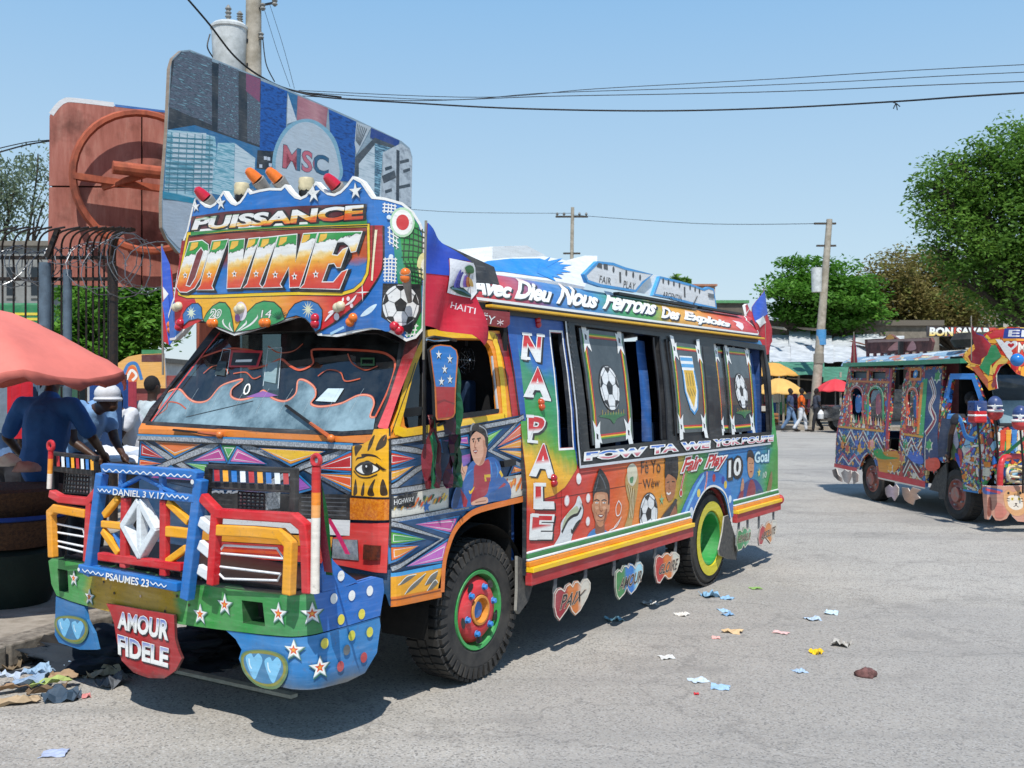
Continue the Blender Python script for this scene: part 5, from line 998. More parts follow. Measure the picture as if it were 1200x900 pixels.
# ---- bumper
bo = pp(ZB, [(48, 392), (60, 384), (165, 402), (300, 430), (520, 474), (560, 474), (700, 492), (870, 508), (935, 502), (968, 630), (880, 645), (760, 638), (620, 622), (500, 606), (380, 585), (250, 562), (120, 526), (75, 508), (58, 470)])
hl_ = pp(ZB, [(78, 418), (112, 424), (116, 500), (84, 492)]); hr = pp(ZB, [(695, 524), (765, 532), (774, 612), (700, 600)])
panel(S_BMP, 'bumper', bus, bo, G([(0, '3a9a48'), (.175, '3a9a48'), (.23, 'b08f22'), (.28, 'c49a20'), (.54, 'c09a22'), (.57, '3f9a45'), (.86, '35924a'), (1, '2f8a50')], 'u', .3, 1.3, wob=.02), .12, holes=[hl_, hr], back=blk, edge=P('1f5a2c'))
MB().box((-1.36, 0.1, .58), (-1.33, 1.95, .74), P('050505', .9)).build('dark_hole_backing', bus)  # black box added behind the bumper holes to make them dark
blo = pp(ZB, [(935, 502), (962, 498), (1060, 475), (1150, 447), (1168, 452), (1172, 490), (1158, 576), (1060, 606), (968, 630)])
panel(S_BMP, 'bumper_corner', bus, blo, P('1d6cc0'), .05)
MB().add([S_BMP.pt(s, z, -.02) for s, z in [S_BMP.hit(*p) for p in pp(ZB, [(60, 388), (530, 474), (870, 508), (935, 500), (1150, 447)])]]+[(-.88, 1.95, .78), (-.88, 1.0, .76), (-.88, .3, .74), (-.88, .1, .74), (-.88, .02, .74)], [(0, 1, 6, 5), (1, 2, 7, 6), (2, 3, 8, 7), (3, 4, 9, 8)], BLACKM()).build('bumper_top', bus)
skr = pp(ZB, [(640, 626), (760, 642), (880, 649), (970, 635), (1158, 580), (1162, 610), (1150, 700), (1110, 768), (1050, 798), (960, 820), (880, 824), (800, 808), (735, 785), (695, 752), (683, 720), (692, 690), (672, 655)])
panel(S_BMP, 'bumper_skirt', bus, skr, G([(0, '5a5f62'), (.12, '2a5f8a'), (.3, '2478b8'), (1, '2a86c8')], 'v', wob=.08), .02, d=-.005, edge='1a4a78', label='large right skirt with star and twin hearts')
skl = pp(ZB, [(70, 512), (165, 545), (172, 590), (195, 635), (208, 690), (150, 690), (80, 666), (66, 640)])
panel(S_BMP, 'bumper_skirt', bus, skl, P('2474b0'), .02, d=-.005, label='small left skirt with twin hearts')
plt_ = pp(ZB, [(258, 532), (300, 538), (400, 556), (485, 570), (488, 650), (500, 690), (511, 715), (490, 755), (452, 781), (400, 780), (350, 762), (310, 722), (294, 660), (285, 600), (272, 560)])
panel(S_BMP, 'motto_plate', bus, plt_, G([(0, '5a1418'), (.12, 'a01c24'), (1, 'b02028')], 'v', wob=.08), .015, d=.03, label='hanging red plate lettered AMOUR FIDELE')
panel(S_BMP, 'bumper_fin', bus, pp(ZB, [(985, 368), (1005, 395), (1040, 430), (1085, 462), (1040, 480), (965, 496), (962, 420)]), P('1d6cc0'), .02, d=-.0)
a = Art(S_BMP, 'bumper_paint', bus, ZB, d0=.004)
def emb(x, y, r):
    r *= .85; a.star('2c6a4a', (x+3, y+4), r*1.15, 5, .42); a.star('9ab0b8', (x+1, y+1), r*1.1, 5, .42); a.star('eef0ea', (x, y), r, 5, .38); a.star('e0501f', (x, y), r*.5, 5, .42); a.star('f0a030', (x, y), r*.22, 5, .5)
for x, y, r in ((135, 450, .052), (187, 512, .052), (558, 570, .06), (640, 538, .062), (820, 568, .062), (930, 568, .062), (870, 690, .058), (955, 748, .062)): a.cut('embossed_star'); emb(x, y, r)
a.cut('painted_dots')
for c, x, y in ((W_, 1002, 518), (W_, 1062, 508), (W_, 1122, 492), ('e8d850', 1026, 588), ('e8d850', 1095, 570), ('e8d850', 972, 668), ('d8d048', 1062, 642), ('d8d048', 1122, 630), ('b83a40', 1024, 745), ('b83a40', 1102, 715), (W_, 1026, 442), ('5a5f62', 1045, 690)): a.disc(c, (x, y), .022, 1.15)
def hearts(o, k):
    f = lambda p: [(o[0]+x*k, o[1]+y*k) for x, y in p]
    a.sm('5f7f52', f([(-62, -40), (0, -50), (60, -30), (72, 20), (40, 66), (-20, 56), (-62, 10)])); a.sm('8a8a3a', f([(-58, -36), (0, -46), (56, -26), (66, 20), (34, 58), (-20, 50), (-58, 8)])); a.sm('3f7ea8', f([(-53, -33), (0, -38), (50, -22), (58, 20), (28, 50), (-20, 43), (-53, 5)]))
    for dx in (-28, 28): a.sm('7cc4ea', f([(dx-24, -22+dx*.2), (dx-8, -34+dx*.2), (dx, -22+dx*.2), (dx+14, -34+dx*.2), (dx+26, -14+dx*.2), (dx+16, 16+dx*.2), (dx+2, 44+dx*.2), (dx-14, 16+dx*.2)])); a.line('d8f0fa', f([(dx-14, -18+dx*.2), (dx-12, 0+dx*.2), (dx-6, 12+dx*.2)]), .008, sm=True)
a.d = .004; a.cut('painted_hearts'); hearts((770, 745), 1.12); a.cut('painted_hearts'); hearts((125, 615), .8); a.cut('plate_lettering')
a.d = .034
for t, qd in (('AMOUR', [(300, 612), (465, 652), (470, 588), (302, 558)]), ('FIDELE', [(302, 698), (465, 742), (468, 682), (300, 636)])): a.text(t, qd, G([(0, W_), (.5, W_), (1, '2a5ab8')], 'v', wob=0), W_, .004, .015, shadow='1a1a2a', sh=(.008, -.007))
a.d = .004; a.cut('rivets')
for x, y in ((235, 462), (270, 500), (358, 510), (440, 560), (250, 540), (480, 510), (520, 540)): a.disc('3a2a14' if x != 358 else 'd8b8a0', (x, y), .008, n=8)
a.done()
# ---- bull bars: real square tube frames in front of the grille
XB = -1.52
def B3(x, y, ax='x', v=XB): return FB.at(ZB[0]+x/ZB[2], ZB[1]+y/ZB[2], ax, v)
def frame(name, segs, col, w, dep=.045, lab=None, v=XB):
    w *= .62
    for s in segs:
        m = MB()
        ww = w; pts = s
        if isinstance(s[-1], float): ww = s[-1]*.62; pts = s[:-1]
        for i, (p, q) in enumerate(zip(pts, pts[1:])):
            a_, b_ = B3(*p, v=v), B3(*q, v=v); d = (b_-a_).normalized()*ww*.28
            m.bar(a_-(d if i else d*0), b_+(d if i < len(pts)-2 else d*0), ww, dep+.0015*i, P(col, .3), ref=(1, 0, 0))
        m.build(name, bus, lab, bevel=.006)
frame('bull_bar_frame', [[(228, 100), (186, 440), .085], [(560, 118), (512, 520), .095], [(236, 84), (245, 80), (540, 102), (556, 110), .075]], '1c72c0', .06, .05, 'blue front guard frame')
frame('bull_bar_truss', [[(296, 95), (294, 150), .05], [(430, 105), (432, 165), .05], [(290, 148), (362, 108), (474, 166), .035], [(310, 380), (270, 300), .02]], '1c72c0', .035, .03, v=XB+.01)
frame('motto_bar', [[(222, 152), (548, 184), .062]], '1c72c0', .06, .056); frame('motto_bar', [[(163, 415), (492, 478), .075]], '1c72c0', .06, .06)
frame('bull_bar_upright', [[(308, 180), (303, 415), .075]], 'c8202a', .07, .035); frame('bull_bar_upright', [[(438, 188), (437, 442), .075]], 'c8202a', .07, .035); frame('bull_bar_rail', [[(222, 376), (500, 412), .07]], 'c8202a', .07, .041)
frame('bull_bar_diamond', [[(360, 190), (412, 285), (362, 372), (308, 272), (360, 190)], [(362, 205), (362, 360), .055]], 'dfe6ea', .062, .05)
frame('bull_bar_brace', [[(285, 180), (236, 240)], [(230, 268), (300, 276)], [(232, 290), (286, 368)], [(450, 195), (520, 262)], [(440, 292), (522, 300), .085], [(512, 348), (446, 396)]], 'f0a81f', .06, .03)
frame('bull_bar_stub', [[(558, 258), (596, 288), .085], [(556, 336), (594, 368), .085], [(554, 418), (590, 442), .085]], 'e6eaec', .08, .03)
frame('bull_bar_hoop', [[(566, 178), (618, 232), (740, 240), (872, 248), (908, 278), (916, 350), (920, 500)], [(612, 235), (598, 472)]], 'd0202a', .075, .045, 'red right hoop')
frame('bull_bar_hoop', [[(615, 288), (740, 294), (828, 302), (860, 335), (853, 505)]], 'f2a81f', .085, .04, 'yellow right hoop')
frame('bull_bar_hoop', [[(60, 166), (92, 184), (188, 194), (222, 152)], [(192, 195), (182, 395)]], 'd0202a', .07, .045, 'red left hoop'); frame('bull_bar_hoop', [[(64, 380), (58, 232), (75, 216), (178, 234)]], 'f0a020', .075, .04, 'yellow left hoop')
m = MB(); w8 = P('e8eaec', .3)
for L_ in ([(612, 372), (635, 340), (812, 350), (836, 385), (612, 366)], [(612, 410), (825, 436), (815, 458), (636, 452), (612, 428)], [(60, 286), (75, 268), (165, 286), (170, 312), (62, 294)], [(60, 322), (170, 345), (165, 364), (76, 342), (60, 325)]): m = MB(); m.tube([B3(*p, v=XB+.02) for p in L_], .006, w8, 6); m.build('bull_bar_rod', bus)
# lamp guard racks with coloured flags
def rack(fx, strips, x0, x1, yt, yb):
    m = MB()
    for p, q, w in fx: m.bar(B3(*p, v=XB+.06), B3(*q, v=XB+.06), w*.6, .03, P('1c1e22', .4), ref=(1, 0, 0))
    r = m.build('lamp_rack', bus, bevel=.004)
    cols = ['b8202a', 'dfe4e8', '2470b8', 'e8a020']; n = strips
    for i in range(n):
        xa = x0+(x1-x0)*i/n; c = (['b02028', 'e8a020', '2470b8', 'dfe4e8']*4)[i] if x0 > 400 else (['b02028', 'dfe4e8', '2470b8', 'e8a020']*4)[i]; wx = (x1-x0)/n*.62
        m = MB(); dy = (yb[1]-yb[0])*i/n
        m.add([B3(xa, yt+dy, v=XB+.05), B3(xa+wx, yt+dy, v=XB+.05), B3(xa+wx+2, yt+40+dy, v=XB+.03), B3(xa+2, yt+40+dy, v=XB+.03)]+[B3(xa, yt+dy, v=XB+.054), B3(xa+wx, yt+dy, v=XB+.054), B3(xa+wx+2, yt+40+dy, v=XB+.034), B3(xa+2, yt+40+dy, v=XB+.034)], [(0, 1, 2, 3), (7, 6, 5, 4), (0, 4, 5, 1), (1, 5, 6, 2), (2, 6, 7, 3), (3, 7, 4, 0)], P(c, .6)); m.build('colour_tab', bus)
rack([((585, 76), (868, 90), .04), ((585, 78), (580, 190), .05), ((872, 82), (870, 232), .06), ((590, 138), (868, 152), .055)], 9, 602, 862, 85, (0, 12)); rack([((62, 32), (212, 48), .035), ((66, 36), (70, 160), .055), ((205, 50), (205, 180), .04), ((66, 82), (205, 98), .055)], 8, 74, 204, 36, (0, 14))
def fog(pts, nx, ny):
    q = [B3(*p, v=XB+.08) for p in pts]; m = MB(); m.add(q+[p+Vector((.09, 0, 0)) for p in q], [(0, 1, 2, 3), (0, 4, 5, 1), (1, 5, 6, 2), (2, 6, 7, 3), (3, 7, 4, 0)], simple('fog_lens', 'c8d0d4', .1, .4, 80, .4, '70787c', .3, .003))
    o = m.build('fog_lamp', bus); m = MB(); q = [p-Vector((.012, 0, 0)) for p in q]
    for i in range(nx+1): u = i/nx; m.tube([q[0].lerp(q[1], u), q[3].lerp(q[2], u)], .004, BLACKM(), 5)
    for j in range(ny+1): v = j/ny; m.tube([q[0].lerp(q[3], v), q[1].lerp(q[2], v)], .004, BLACKM(), 5)
    m.build('mesh_guard', o)
fog([(690, 160), (778, 166), (776, 222), (690, 216)], 6, 5); fog([(110, 95), (190, 100), (188, 168), (104, 162)], 8, 5)
for x, yt, yb, r in ((945, 78, 500, .021), (56, 25, 150, .014)):
    m = MB(); a_, b_ = B3(x, yt, v=XB), B3(x-5, yb, v=XB); stp = [(0, 'c8202a'), (.15, 'd8341f'), (.28, 'f0901f'), (.4, 'e8e4dc'), (1, 'e4e8ea')]
    N_ = 10
    for i in range(N_):
        p, q = a_.lerp(b_, i/N_), a_.lerp(b_, (i+1)/N_); c = ['c8202a', 'd0281f', 'ee8a20', 'f0a860', 'e8e0d4'][min(4, i)] if x > 100 else ['c8202a', 'd0281f', 'f0901f', 'f0901f', 'f0901f', 'f0a020', 'e8e0d4', 'e8e0d4', 'e8e0d4', 'e8e0d4'][i]
        m.tube([p, q], r, P(c, .35), 12, caps=False)
    t = a_+Vector((0, 0, .03)); m.tube([t+Vector((0, .024*cos(k), .024*sin(k))) for k in [2*pi*i/16 for i in range(16)]], .011, P('c01c28', .3), 8, closed=True); m.build('marker_post', bus, smooth=True)
a = Art(Surf(FB, [(XB, 2.2), (XB, -.2)]), 'bar_lettering', bus, ZB, d0=.034)
a.text('DANIEL 3 V.17', [(282, 170), (454, 184), (456, 163), (283, 148)], W_, fat=.015); a.text('PSAUMES 23', [(258, 452), (402, 478), (405, 452), (260, 428)], W_, fat=.02)
def wave(x0, y0, x1, y1, n, am): a.line('e8f0f4', [(x0+(x1-x0)*i/n, y0+(y1-y0)*i/n+(am if i % 2 else -am)) for i in range(n+1)], .006, sm=True)
wave(248, 86, 545, 108, 26, 4); wave(232, 152, 276, 158, 6, 4); wave(462, 170, 535, 180, 8, 4); wave(180, 420, 252, 436, 8, 4); wave(408, 462, 462, 474, 6, 4); a.disc(W_, (548, 126), .012); a.disc(W_, (168, 418), .01)
a.done('white verse lettering and wave lines on the blue guard bars')
for i, (pts, w, c) in enumerate([([(948, 120), (958, 250), (985, 430)], .05, '5a1828'), ([(950, 120), (975, 250), (988, 440)], .04, '1c6a3a'), ([(985, 250), (1020, 310), (1050, 370)], .03, 'd0306a')]):
    m = MB(); q = catmull([B3(x, y, v=XB+.03+.03*i) for x, y in pts], 5, False); vs = [p+Vector((0, s*w/2, 0)) for p in q for s in (-1, 1)]; m.add(vs, [(2*i_, 2*i_+1, 2*i_+3, 2*i_+2) for i_ in range(len(q)-1)], simple('ribbon_'+c, c, .35, 0, 40, .3)); m.build('ribbon', bus, normals=False)

# ---- flags (things of their own)
def flag(fr, ax, val, polepts, outline, paint, name_label, z, wave_amp=.03, group=None, rad=.007):
    base_ = fr.at(*pp(z, [polepts[0]])[0], ax, val); top = fr.at(*pp(z, [polepts[1]])[0], ax, val); o = fr.W((base_.x, base_.y, 0)); t = thing('flag', name_label, 'flag', (o.x, o.y, base_.z), fr.a, group)
    off = Vector((base_.x, base_.y, base_.z)); m = MB(); m.tube([Vector((0, 0, -.05)), top-off], rad, simple('flag_stick', '8a8478', .6), 8); m.build('pole', t)
    n = 40
    if ax == 'y': path = [(base_.x-.5+i*.03, val+wave_amp*sin(i*.34)*min(1, max(0, (-.5+i*.03)*5))) for i in range(60)]
    else: path = [(val+wave_amp*sin(i*.9), 3-i*.08) for i in range(60)]
    sf = Surf(fr, path, None, [base_.z-1+.03*i for i in range(90)]); a = Art(sf, 'flag_cloth', t, z, d0=0., step=.003); a.hold = True; a.p(P('c01c2e', .6), outline); a.hold = False; paint(a); 
    o2 = a.mb; fo_ = lambda p: .022*wave_amp/.03*sin(15*((p.x+p.y)*.9-.75*p.z))*min(1, (abs(p.x)+abs(p.y))*4); o2.v = [tuple(p+Vector((0, fo_(p), 0)) if ax == 'y' else p) for p in [Vector(v)-off for v in o2.v]]; ob = a.done(); md = ob.modifiers.new('thick', 'SOLIDIFY'); md.thickness = .001; return t
def pf(a):
    a.p(G([(0, 'c81c3a'), (.4, 'd02038'), (1, 'b01832')], 'u', .55, .4), [(95, 740), (101, 395), (232, 412), (232, 525), (410, 555), (430, 500), (470, 640), (500, 830), (472, 870), (395, 800)])
    a.p(G([(0, '1f4cc0'), (.5, '1a3fa8'), (1, '2a62d0')], 'v', .55, .4), [(108, 62), (385, 322), (232, 297), (232, 412), (101, 395)]); a.p('e8eaf0', [(236, 298), (400, 332), (412, 400), (410, 558), (230, 524)]); a.p('f2f2f2', [(392, 328), (415, 360), (440, 440), (452, 520), (412, 572), (408, 400)])
    a.sm('2c5a44', [(240, 490), (300, 470), (360, 500), (408, 535), (405, 552), (330, 535), (250, 500)]); a.sm('2f6a3c', [(335, 360), (370, 345), (400, 365), (405, 395), (370, 400), (350, 390)]); a.line('5a4a30', [(372, 395), (370, 490)], .012)
    for i, c in enumerate(('5a5ab0', '3a3a8a', 'd8dce8', '7a5ab0', 'b86a3a', 'c8a050')): a.sm(c, [(262+i*22, 482-i*1), (285+i*14, 400+i*6), (305+i*16, 380+i*14), (300+i*20, 485)])
    a.line('4f7a8a', [(245, 495), (330, 508), (405, 540)], .01, sm=True)
    a.text('HAITI', [(282, 622), (430, 665), (440, 625), (288, 582)], 'e8d8dc', fat=0.)
flag(FB, 'y', -.17, [(92, 900), (108, 48)], [(108, 62), (385, 322), (430, 440), (470, 640), (500, 830), (472, 870), (395, 800), (95, 740), (101, 395)], pf, 'blue and red flag lettered HAITI beside the header board', ZFL)
def pf2(a): a.p('2458c8', [(190, 288), (200, 310), (205, 360), (202, 395), (192, 345)]); a.p(W_, [(192, 336), (199, 345), (193, 352)]); a.p('2a62d0', [(199, 345), (204, 400), (200, 405), (192, 355)])
flag(FB, 'x', -.72, [(191, 430), (190, 286)], [(190, 288), (202, 318), (206, 375), (200, 405), (192, 400)], pf2, 'narrow blue and red flag at the left edge of the header', (0, 0, 1), .01)
def pf3(a): a.p('2458c8', [(895, 341), (899, 368), (893, 372), (884, 378), (882, 360)]); a.p(W_, [(884, 376), (893, 370), (897, 378), (888, 384)])
flag(FB, 'y', .05, [(898, 425), (895, 338)], [(895, 341), (899, 368), (903, 385), (906, 400), (900, 415), (893, 418), (886, 395), (882, 375), (882, 360)], pf3, 'blue and red flag at the rear corner of the big bus', (0, 0, 1), .02)
# ================================================================ SETTING
def Wp(u, v, d): return Vector(((u-600)/FPX*d, d, CAMH-(v-HOR)/FPX*d))
def gp(u, v, z=0.): d = (CAMH-z)*FPX/(v-HOR); return Vector(((u-600)/FPX*d, d, z))
FW = Fr(0, 0, 0)
def asphalt():
    m, N, L, B = base('worn_asphalt'); tc = N.new('ShaderNodeTexCoord').outputs['Object']
    big = noise(N, L, tc, .35, 5, .6); mid = noise(N, L, tc, 2.2, 6, .65); fine = noise(N, L, tc, 70, 3, .7)
    vo = N.new('ShaderNodeTexVoronoi'); vo.inputs['Scale'].default_value = 100; L.new(tc, vo.inputs['Vector'])
    c = ramp(N, L, big, [(.3, (.41, .372, .315, 1)), (.7, (.53, .49, .428, 1))])
    c = mixc(N, L, mrange(N, L, mid, .3, .7, 0, .35), c, (.27, .26, .24, 1))
    s = N.new('ShaderNodeSeparateColor'); L.new(vo.outputs['Color'], s.inputs[0])
    c = mixc(N, L, mrange(N, L, s.outputs[0], .68, .9, 0, .7), c, (.56, .54, .5, 1)); c = mixc(N, L, mrange(N, L, s.outputs[1], .72, .94, 0, .65), c, (.08, .078, .075, 1))
    c = mixc(N, L, mrange(N, L, fine, .35, .7, 0, .5), c, (.22, .21, .2, 1))
    st_ = noise(N, L, tc, .9, 6, .7); c = mixc(N, L, mrange(N, L, st_, .54, .66, 0, .5), c, (.19, .178, .16, 1)); pa = noise(N, L, tc, .16, 2, .4); c = mixc(N, L, mrange(N, L, pa, .50, .52, 0, .3), c, (.24, .23, .22, 1))
    mq = N.new('ShaderNodeMapping'); mq.inputs['Rotation'].default_value = (0, 0, -.95); mq.inputs['Scale'].default_value = (.12, 1.6, 1); L.new(tc, mq.inputs[0]); tk = noise(N, L, mq.outputs[0], 1., 4, .6); c = mixc(N, L, mrange(N, L, tk, .5, .64, 0, .4), c, (.22, .21, .195, 1))
    v2 = N.new('ShaderNodeTexVoronoi'); v2.feature = 'DISTANCE_TO_EDGE'; v2.inputs['Scale'].default_value = .55; wv = N.new('ShaderNodeVectorMath'); wv.operation = 'MULTIPLY_ADD'
    n4 = N.new('ShaderNodeTexNoise'); n4.inputs['Scale'].default_value = 2.5; n4.inputs['Detail'].default_value = 5; L.new(tc, n4.inputs['Vector']); L.new(n4.outputs['Color'], wv.inputs[0]); wv.inputs[1].default_value = (.9, .9, .9); L.new(tc, wv.inputs[2]); L.new(wv.outputs[0], v2.inputs['Vector'])
    c = mixc(N, L, mrange(N, L, v2.outputs[0], .0, .014, .28, 0), c, (.10, .095, .09, 1))
    L.new(c, B.inputs['Base Color']); B.inputs['Roughness'].default_value = .88; B.inputs['Specular IOR Level'].default_value = .3
    bump(N, L, fine, .55, .006, B); return m
MB().add([(-400, -60, 0), (400, -60, 0), (400, 900, 0), (-400, 900, 0)], [(0, 1, 2, 3)], asphalt()).build('road', kind='structure')
conc = simple('pavement_concrete', 'a89f92', .9, 0, 6, .25, '82796c', .4, .006, 8)
kd = Vector((.33, .944, 0)); k0 = Vector((-3.06, 6.13, 0)); kn = Vector((-.944, .33, 0))
m = MB(); a_, b_ = k0-kd*6+kn*.2, k0+kd*34+kn*.2; m.add([a_, b_, b_+kn*40, a_+kn*40]+[p+Vector((0, 0, .135)) for p in (a_, b_, b_+kn*40, a_+kn*40)], [(0, 1, 2, 3), (4, 7, 6, 5), (0, 4, 5, 1), (1, 5, 6, 2), (2, 6, 7, 3), (3, 7, 4, 0)], conc)
pav = m.build('pavement', kind='structure')
kmesh = None; kr = random.Random(3)
for i in range(34):
    p = k0+kd*(-5+i*.92)+kn*.1
    if kmesh is None:
        o = MB().box((-.445, -.1, 0), (.445, .1, .14), simple('kerb_stone', '8f877b', .9, 0, 14, .35, '5f584f', .6, .01)).build('kerb_stone', pav, bevel=.012); kmesh = o
    else: o = kmesh.copy(); C.objects.link(o)
    o.parent = pav; o.location = p+Vector((0, 0, kr.uniform(-.012, .012))); o.rotation_euler = (0, 0, atan2(kd.y, kd.x)+kr.uniform(-.02, .02))
# far pavement by the market
m = MB(); m.box((-10, 41.5, 0), (60, 70, .14), conc); m.build('market_pavement', kind='structure')
m = MB(); m.add([(-200, 120, .004), (300, 120, .004), (300, 800, .004), (-200, 800, .004)], [(0, 1, 2, 3)], simple('dusty_ground', '8a8270', .95, 0, .2, .3, '6b6a4c')); m.build('ground', kind='structure')

# ---------------------------------------------------------------- trees
def leafmat(name, c1, c2, c3):
    m, N, L, B = base(name); tc = N.new('ShaderNodeTexCoord').outputs['Object']
    n1 = noise(N, L, tc, .9, 3, .6); g = N.new('ShaderNodeObjectInfo')
    geo = N.new('ShaderNodeNewGeometry').outputs['Random Per Island']
    c = ramp(N, L, n1, [(.3, c1), (.5, c2), (.72, c3)]); c = mixc(N, L, mrange(N, L, geo, 0, 1, 0, .45), c, hx(c1))
    L.new(c, B.inputs['Base Color']); B.inputs['Roughness'].default_value = .6; B.inputs['Specular IOR Level'].default_value = .3
    t = N.new('ShaderNodeBsdfTranslucent'); L.new(c, t.inputs[0]); ms = N.new('ShaderNodeMixShader'); ms.inputs[0].default_value = .45
    o = N['Material Output']; L.new(B.outputs[0], ms.inputs[1]); L.new(t.outputs[0], ms.inputs[2]); L.new(ms.outputs[0], o.inputs[0]); return m
bark = simple('bark', '4a4036', .95, 0, 9, .4, '2c261f', .8, .03)
def tree(label, cat, base_p, blobs, nclump, nleaf, ls, lm, seed=1, trunk_r=.3, layer=0., wood=True, group=None, droop=0., cr=.45):
    """blobs: (centre, radii). trunk with limbs to every blob, foliage = many small leaf faces in clumps"""
    rd = random.Random(seed); bp = Vector(base_p); t = thing('tree', label, cat, bp, 0, group)
    m = MB(); top = sum((Vector(b[0]) for b in blobs), Vector())/len(blobs)-bp
    fork = Vector((top.x*.35, top.y*.35, max(1., top.z*.45)))
    m.tube([(0, 0, -.1), fork*.5+Vector((rd.uniform(-.1, .1), 0, 0)), fork], [trunk_r*1.25, trunk_r, trunk_r*.75], bark, 9)
    for c, r in blobs:
        c = Vector(c)-bp; mid = fork.lerp(c, .5)+Vector((rd.uniform(-.3, .3), rd.uniform(-.3, .3), rd.uniform(0, .4))); m.tube([fork, mid, c], [trunk_r*.5, trunk_r*.3, trunk_r*.1], bark, 6)
        for k in range(5):
            e = c+Vector((rd.uniform(-1, 1)*r[0], rd.uniform(-1, 1)*r[1], rd.uniform(-.6, .8)*r[2]))*.8; s_ = mid.lerp(c, rd.uniform(.2, 1)); m.tube([s_, s_.lerp(e, .5)+Vector((0, 0, rd.uniform(-.1, .3))), e], [trunk_r*.13, trunk_r*.08, trunk_r*.03], bark, 4)
    m.build('trunk', t, smooth=True)
    V = []; F = []; vol = [r[0]*r[1]*r[2] for c, r in blobs]; tot = sum(vol)
    for (c, r), vv in zip(blobs, vol):
        c = Vector(c)-bp
        for k in range(max(3, int(nclump*vv/tot))):
            d = Vector((rd.gauss(0, 1), rd.gauss(0, 1), rd.gauss(0, 1))).normalized(); q = rd.random()**.38
            cc = c+Vector((d.x*r[0]*q, d.y*r[1]*q, d.z*r[2]*q))
            if layer: cc.z = round(cc.z/layer)*layer+rd.uniform(-.26, .26)*layer+.3*sin(cc.x*.9)
            R = rd.uniform(.6, 1.3)*cr
            for j in range(nleaf):
                e = Vector((rd.gauss(0, 1), rd.gauss(0, 1), rd.gauss(0, 1))).normalized()*rd.random()**.5*R; e.z *= .42 if layer else .8; e.z -= droop*abs(rd.gauss(0, .6)); p = cc+e
                n = Vector((rd.gauss(0, .6), rd.gauss(0, .6), 1 if not droop else .3)).normalized(); a = n.orthogonal().normalized(); a.rotate(Matrix.Rotation(rd.uniform(0, 6.3), 3, n)); b = n.cross(a); s_ = ls*rd.uniform(.6, 1.4); i = len(V)
                V += [p-a*s_, p+b*s_*.45, p+a*s_, p-b*s_*.45]; F.append((i, i+1, i+2, i+3))
    mb = MB(); mb.v = [tuple(v) for v in V]; mb.f = F; mb.m = [0]*len(F); mb.mats = [lm]; mb.uv = [[(0, 0)]*4]*len(F); mb.build('crown', t, normals=False); return t
def bl(u, v, d, ru, rv, ry=None): p = Wp(u, v, d); k = d/FPX; return (p, (ru*k, (ry if ry else (ru+rv)/2*k), rv*k))
g1 = leafmat('dark_leaves', '446628', '6a923c', '8cb04e'); g2 = leafmat('almond_leaves', '3c6420', '5c9030', '7fb04a'); g3 = leafmat('dry_leaves', '6c6436', '8e8250', '7f9646'); g4 = leafmat('bush_leaves', '3c6420', '629634', '86b44a'); g5 = leafmat('grey_leaves', '5c6c52', '7c8c74', '6a7e5a')
tree('big dark green shade tree at the right edge', 'tree', (21.5, 40, 0), [bl(1095, 215, 40, 24, 22), bl(1120, 192, 40, 26, 24), bl(1100, 295, 40, 20, 22), bl(1160, 186, 40, 34, 26), bl(1198, 172, 41, 34, 26), bl(1120, 325, 40, 26, 18), bl(1205, 205, 40, 60, 55), bl(1135, 225, 41, 55, 50), bl(1100, 240, 40, 26, 34), bl(1180, 285, 40, 70, 60), bl(1125, 285, 40, 42, 40), bl(1215, 345, 40, 60, 40), bl(1165, 335, 41, 42, 36), bl(1250, 260, 40, 70, 100), bl(1210, 165, 41, 34, 26), bl(1300, 300, 42, 60, 90)], 1150, 62, .105, g1, 3, .5, cr=.85)
tree('brown and olive dry tree behind the second bus', 'tree', (29, 62, 0), [bl(1045, 335, 60, 34, 34), bl(1090, 330, 62, 42, 34), bl(1075, 360, 61, 70, 28), bl(1130, 355, 62, 50, 34), bl(1062, 306, 62, 26, 14), bl(1020, 375, 60, 30, 20), bl(1018, 345, 61, 20, 26), bl(1105, 312, 62, 30, 18)], 620, 46, .13, g3, 5, .35, cr=1.)
tree('layered almond tree behind the leaning street pole', 'tree', (19.5, 56, 0), [bl(960, 322, 56, 48, 14), bl(945, 345, 55, 46, 14), bl(985, 340, 56, 40, 20), bl(950, 368, 56, 44, 16), bl(1000, 365, 57, 34, 22), bl(930, 380, 57, 22, 8)], 420, 56, .15, g2, 9, .22, layer=.95, cr=1.15)
tree('low green trees behind the brown tree', 'tree', (25, 66, 0), [bl(1020, 385, 64, 40, 16), bl(1065, 388, 64, 40, 14), bl(1110, 385, 65, 40, 14)], 200, 44, .15, g2, 12, .2, cr=1.)
tree('bright green bushy tree behind the iron fence', 'tree', (-7.6, 20, 0), [bl(165, 350, 20, 32, 26), bl(150, 385, 20, 34, 30), bl(185, 375, 20, 28, 34), bl(115, 370, 20, 34, 34), bl(85, 395, 20, 30, 32), bl(90, 350, 21, 26, 26), bl(130, 420, 20, 50, 22)], 520, 24, .075, g4, 21, .12, cr=.3)
tree('thin grey green tree left of the rusty billboard', 'tree', (-17, 34, 0), [bl(18, 215, 34, 36, 38), bl(45, 195, 35, 16, 30), bl(5, 255, 34, 30, 26), bl(50, 240, 34, 12, 26), bl(-25, 215, 34, 40, 50)], 150, 34, .07, g5, 31, .2, droop=.5, cr=.5)
tree('distant palm showing over the aeroplane boards', 'palm', (9.5, 70, 0), [bl(797, 331, 70, 7, 3), bl(790, 328, 70, 4, 3), bl(804, 329, 70, 4, 3)], 12, 22, .3, g1, 41, .1, cr=.25)

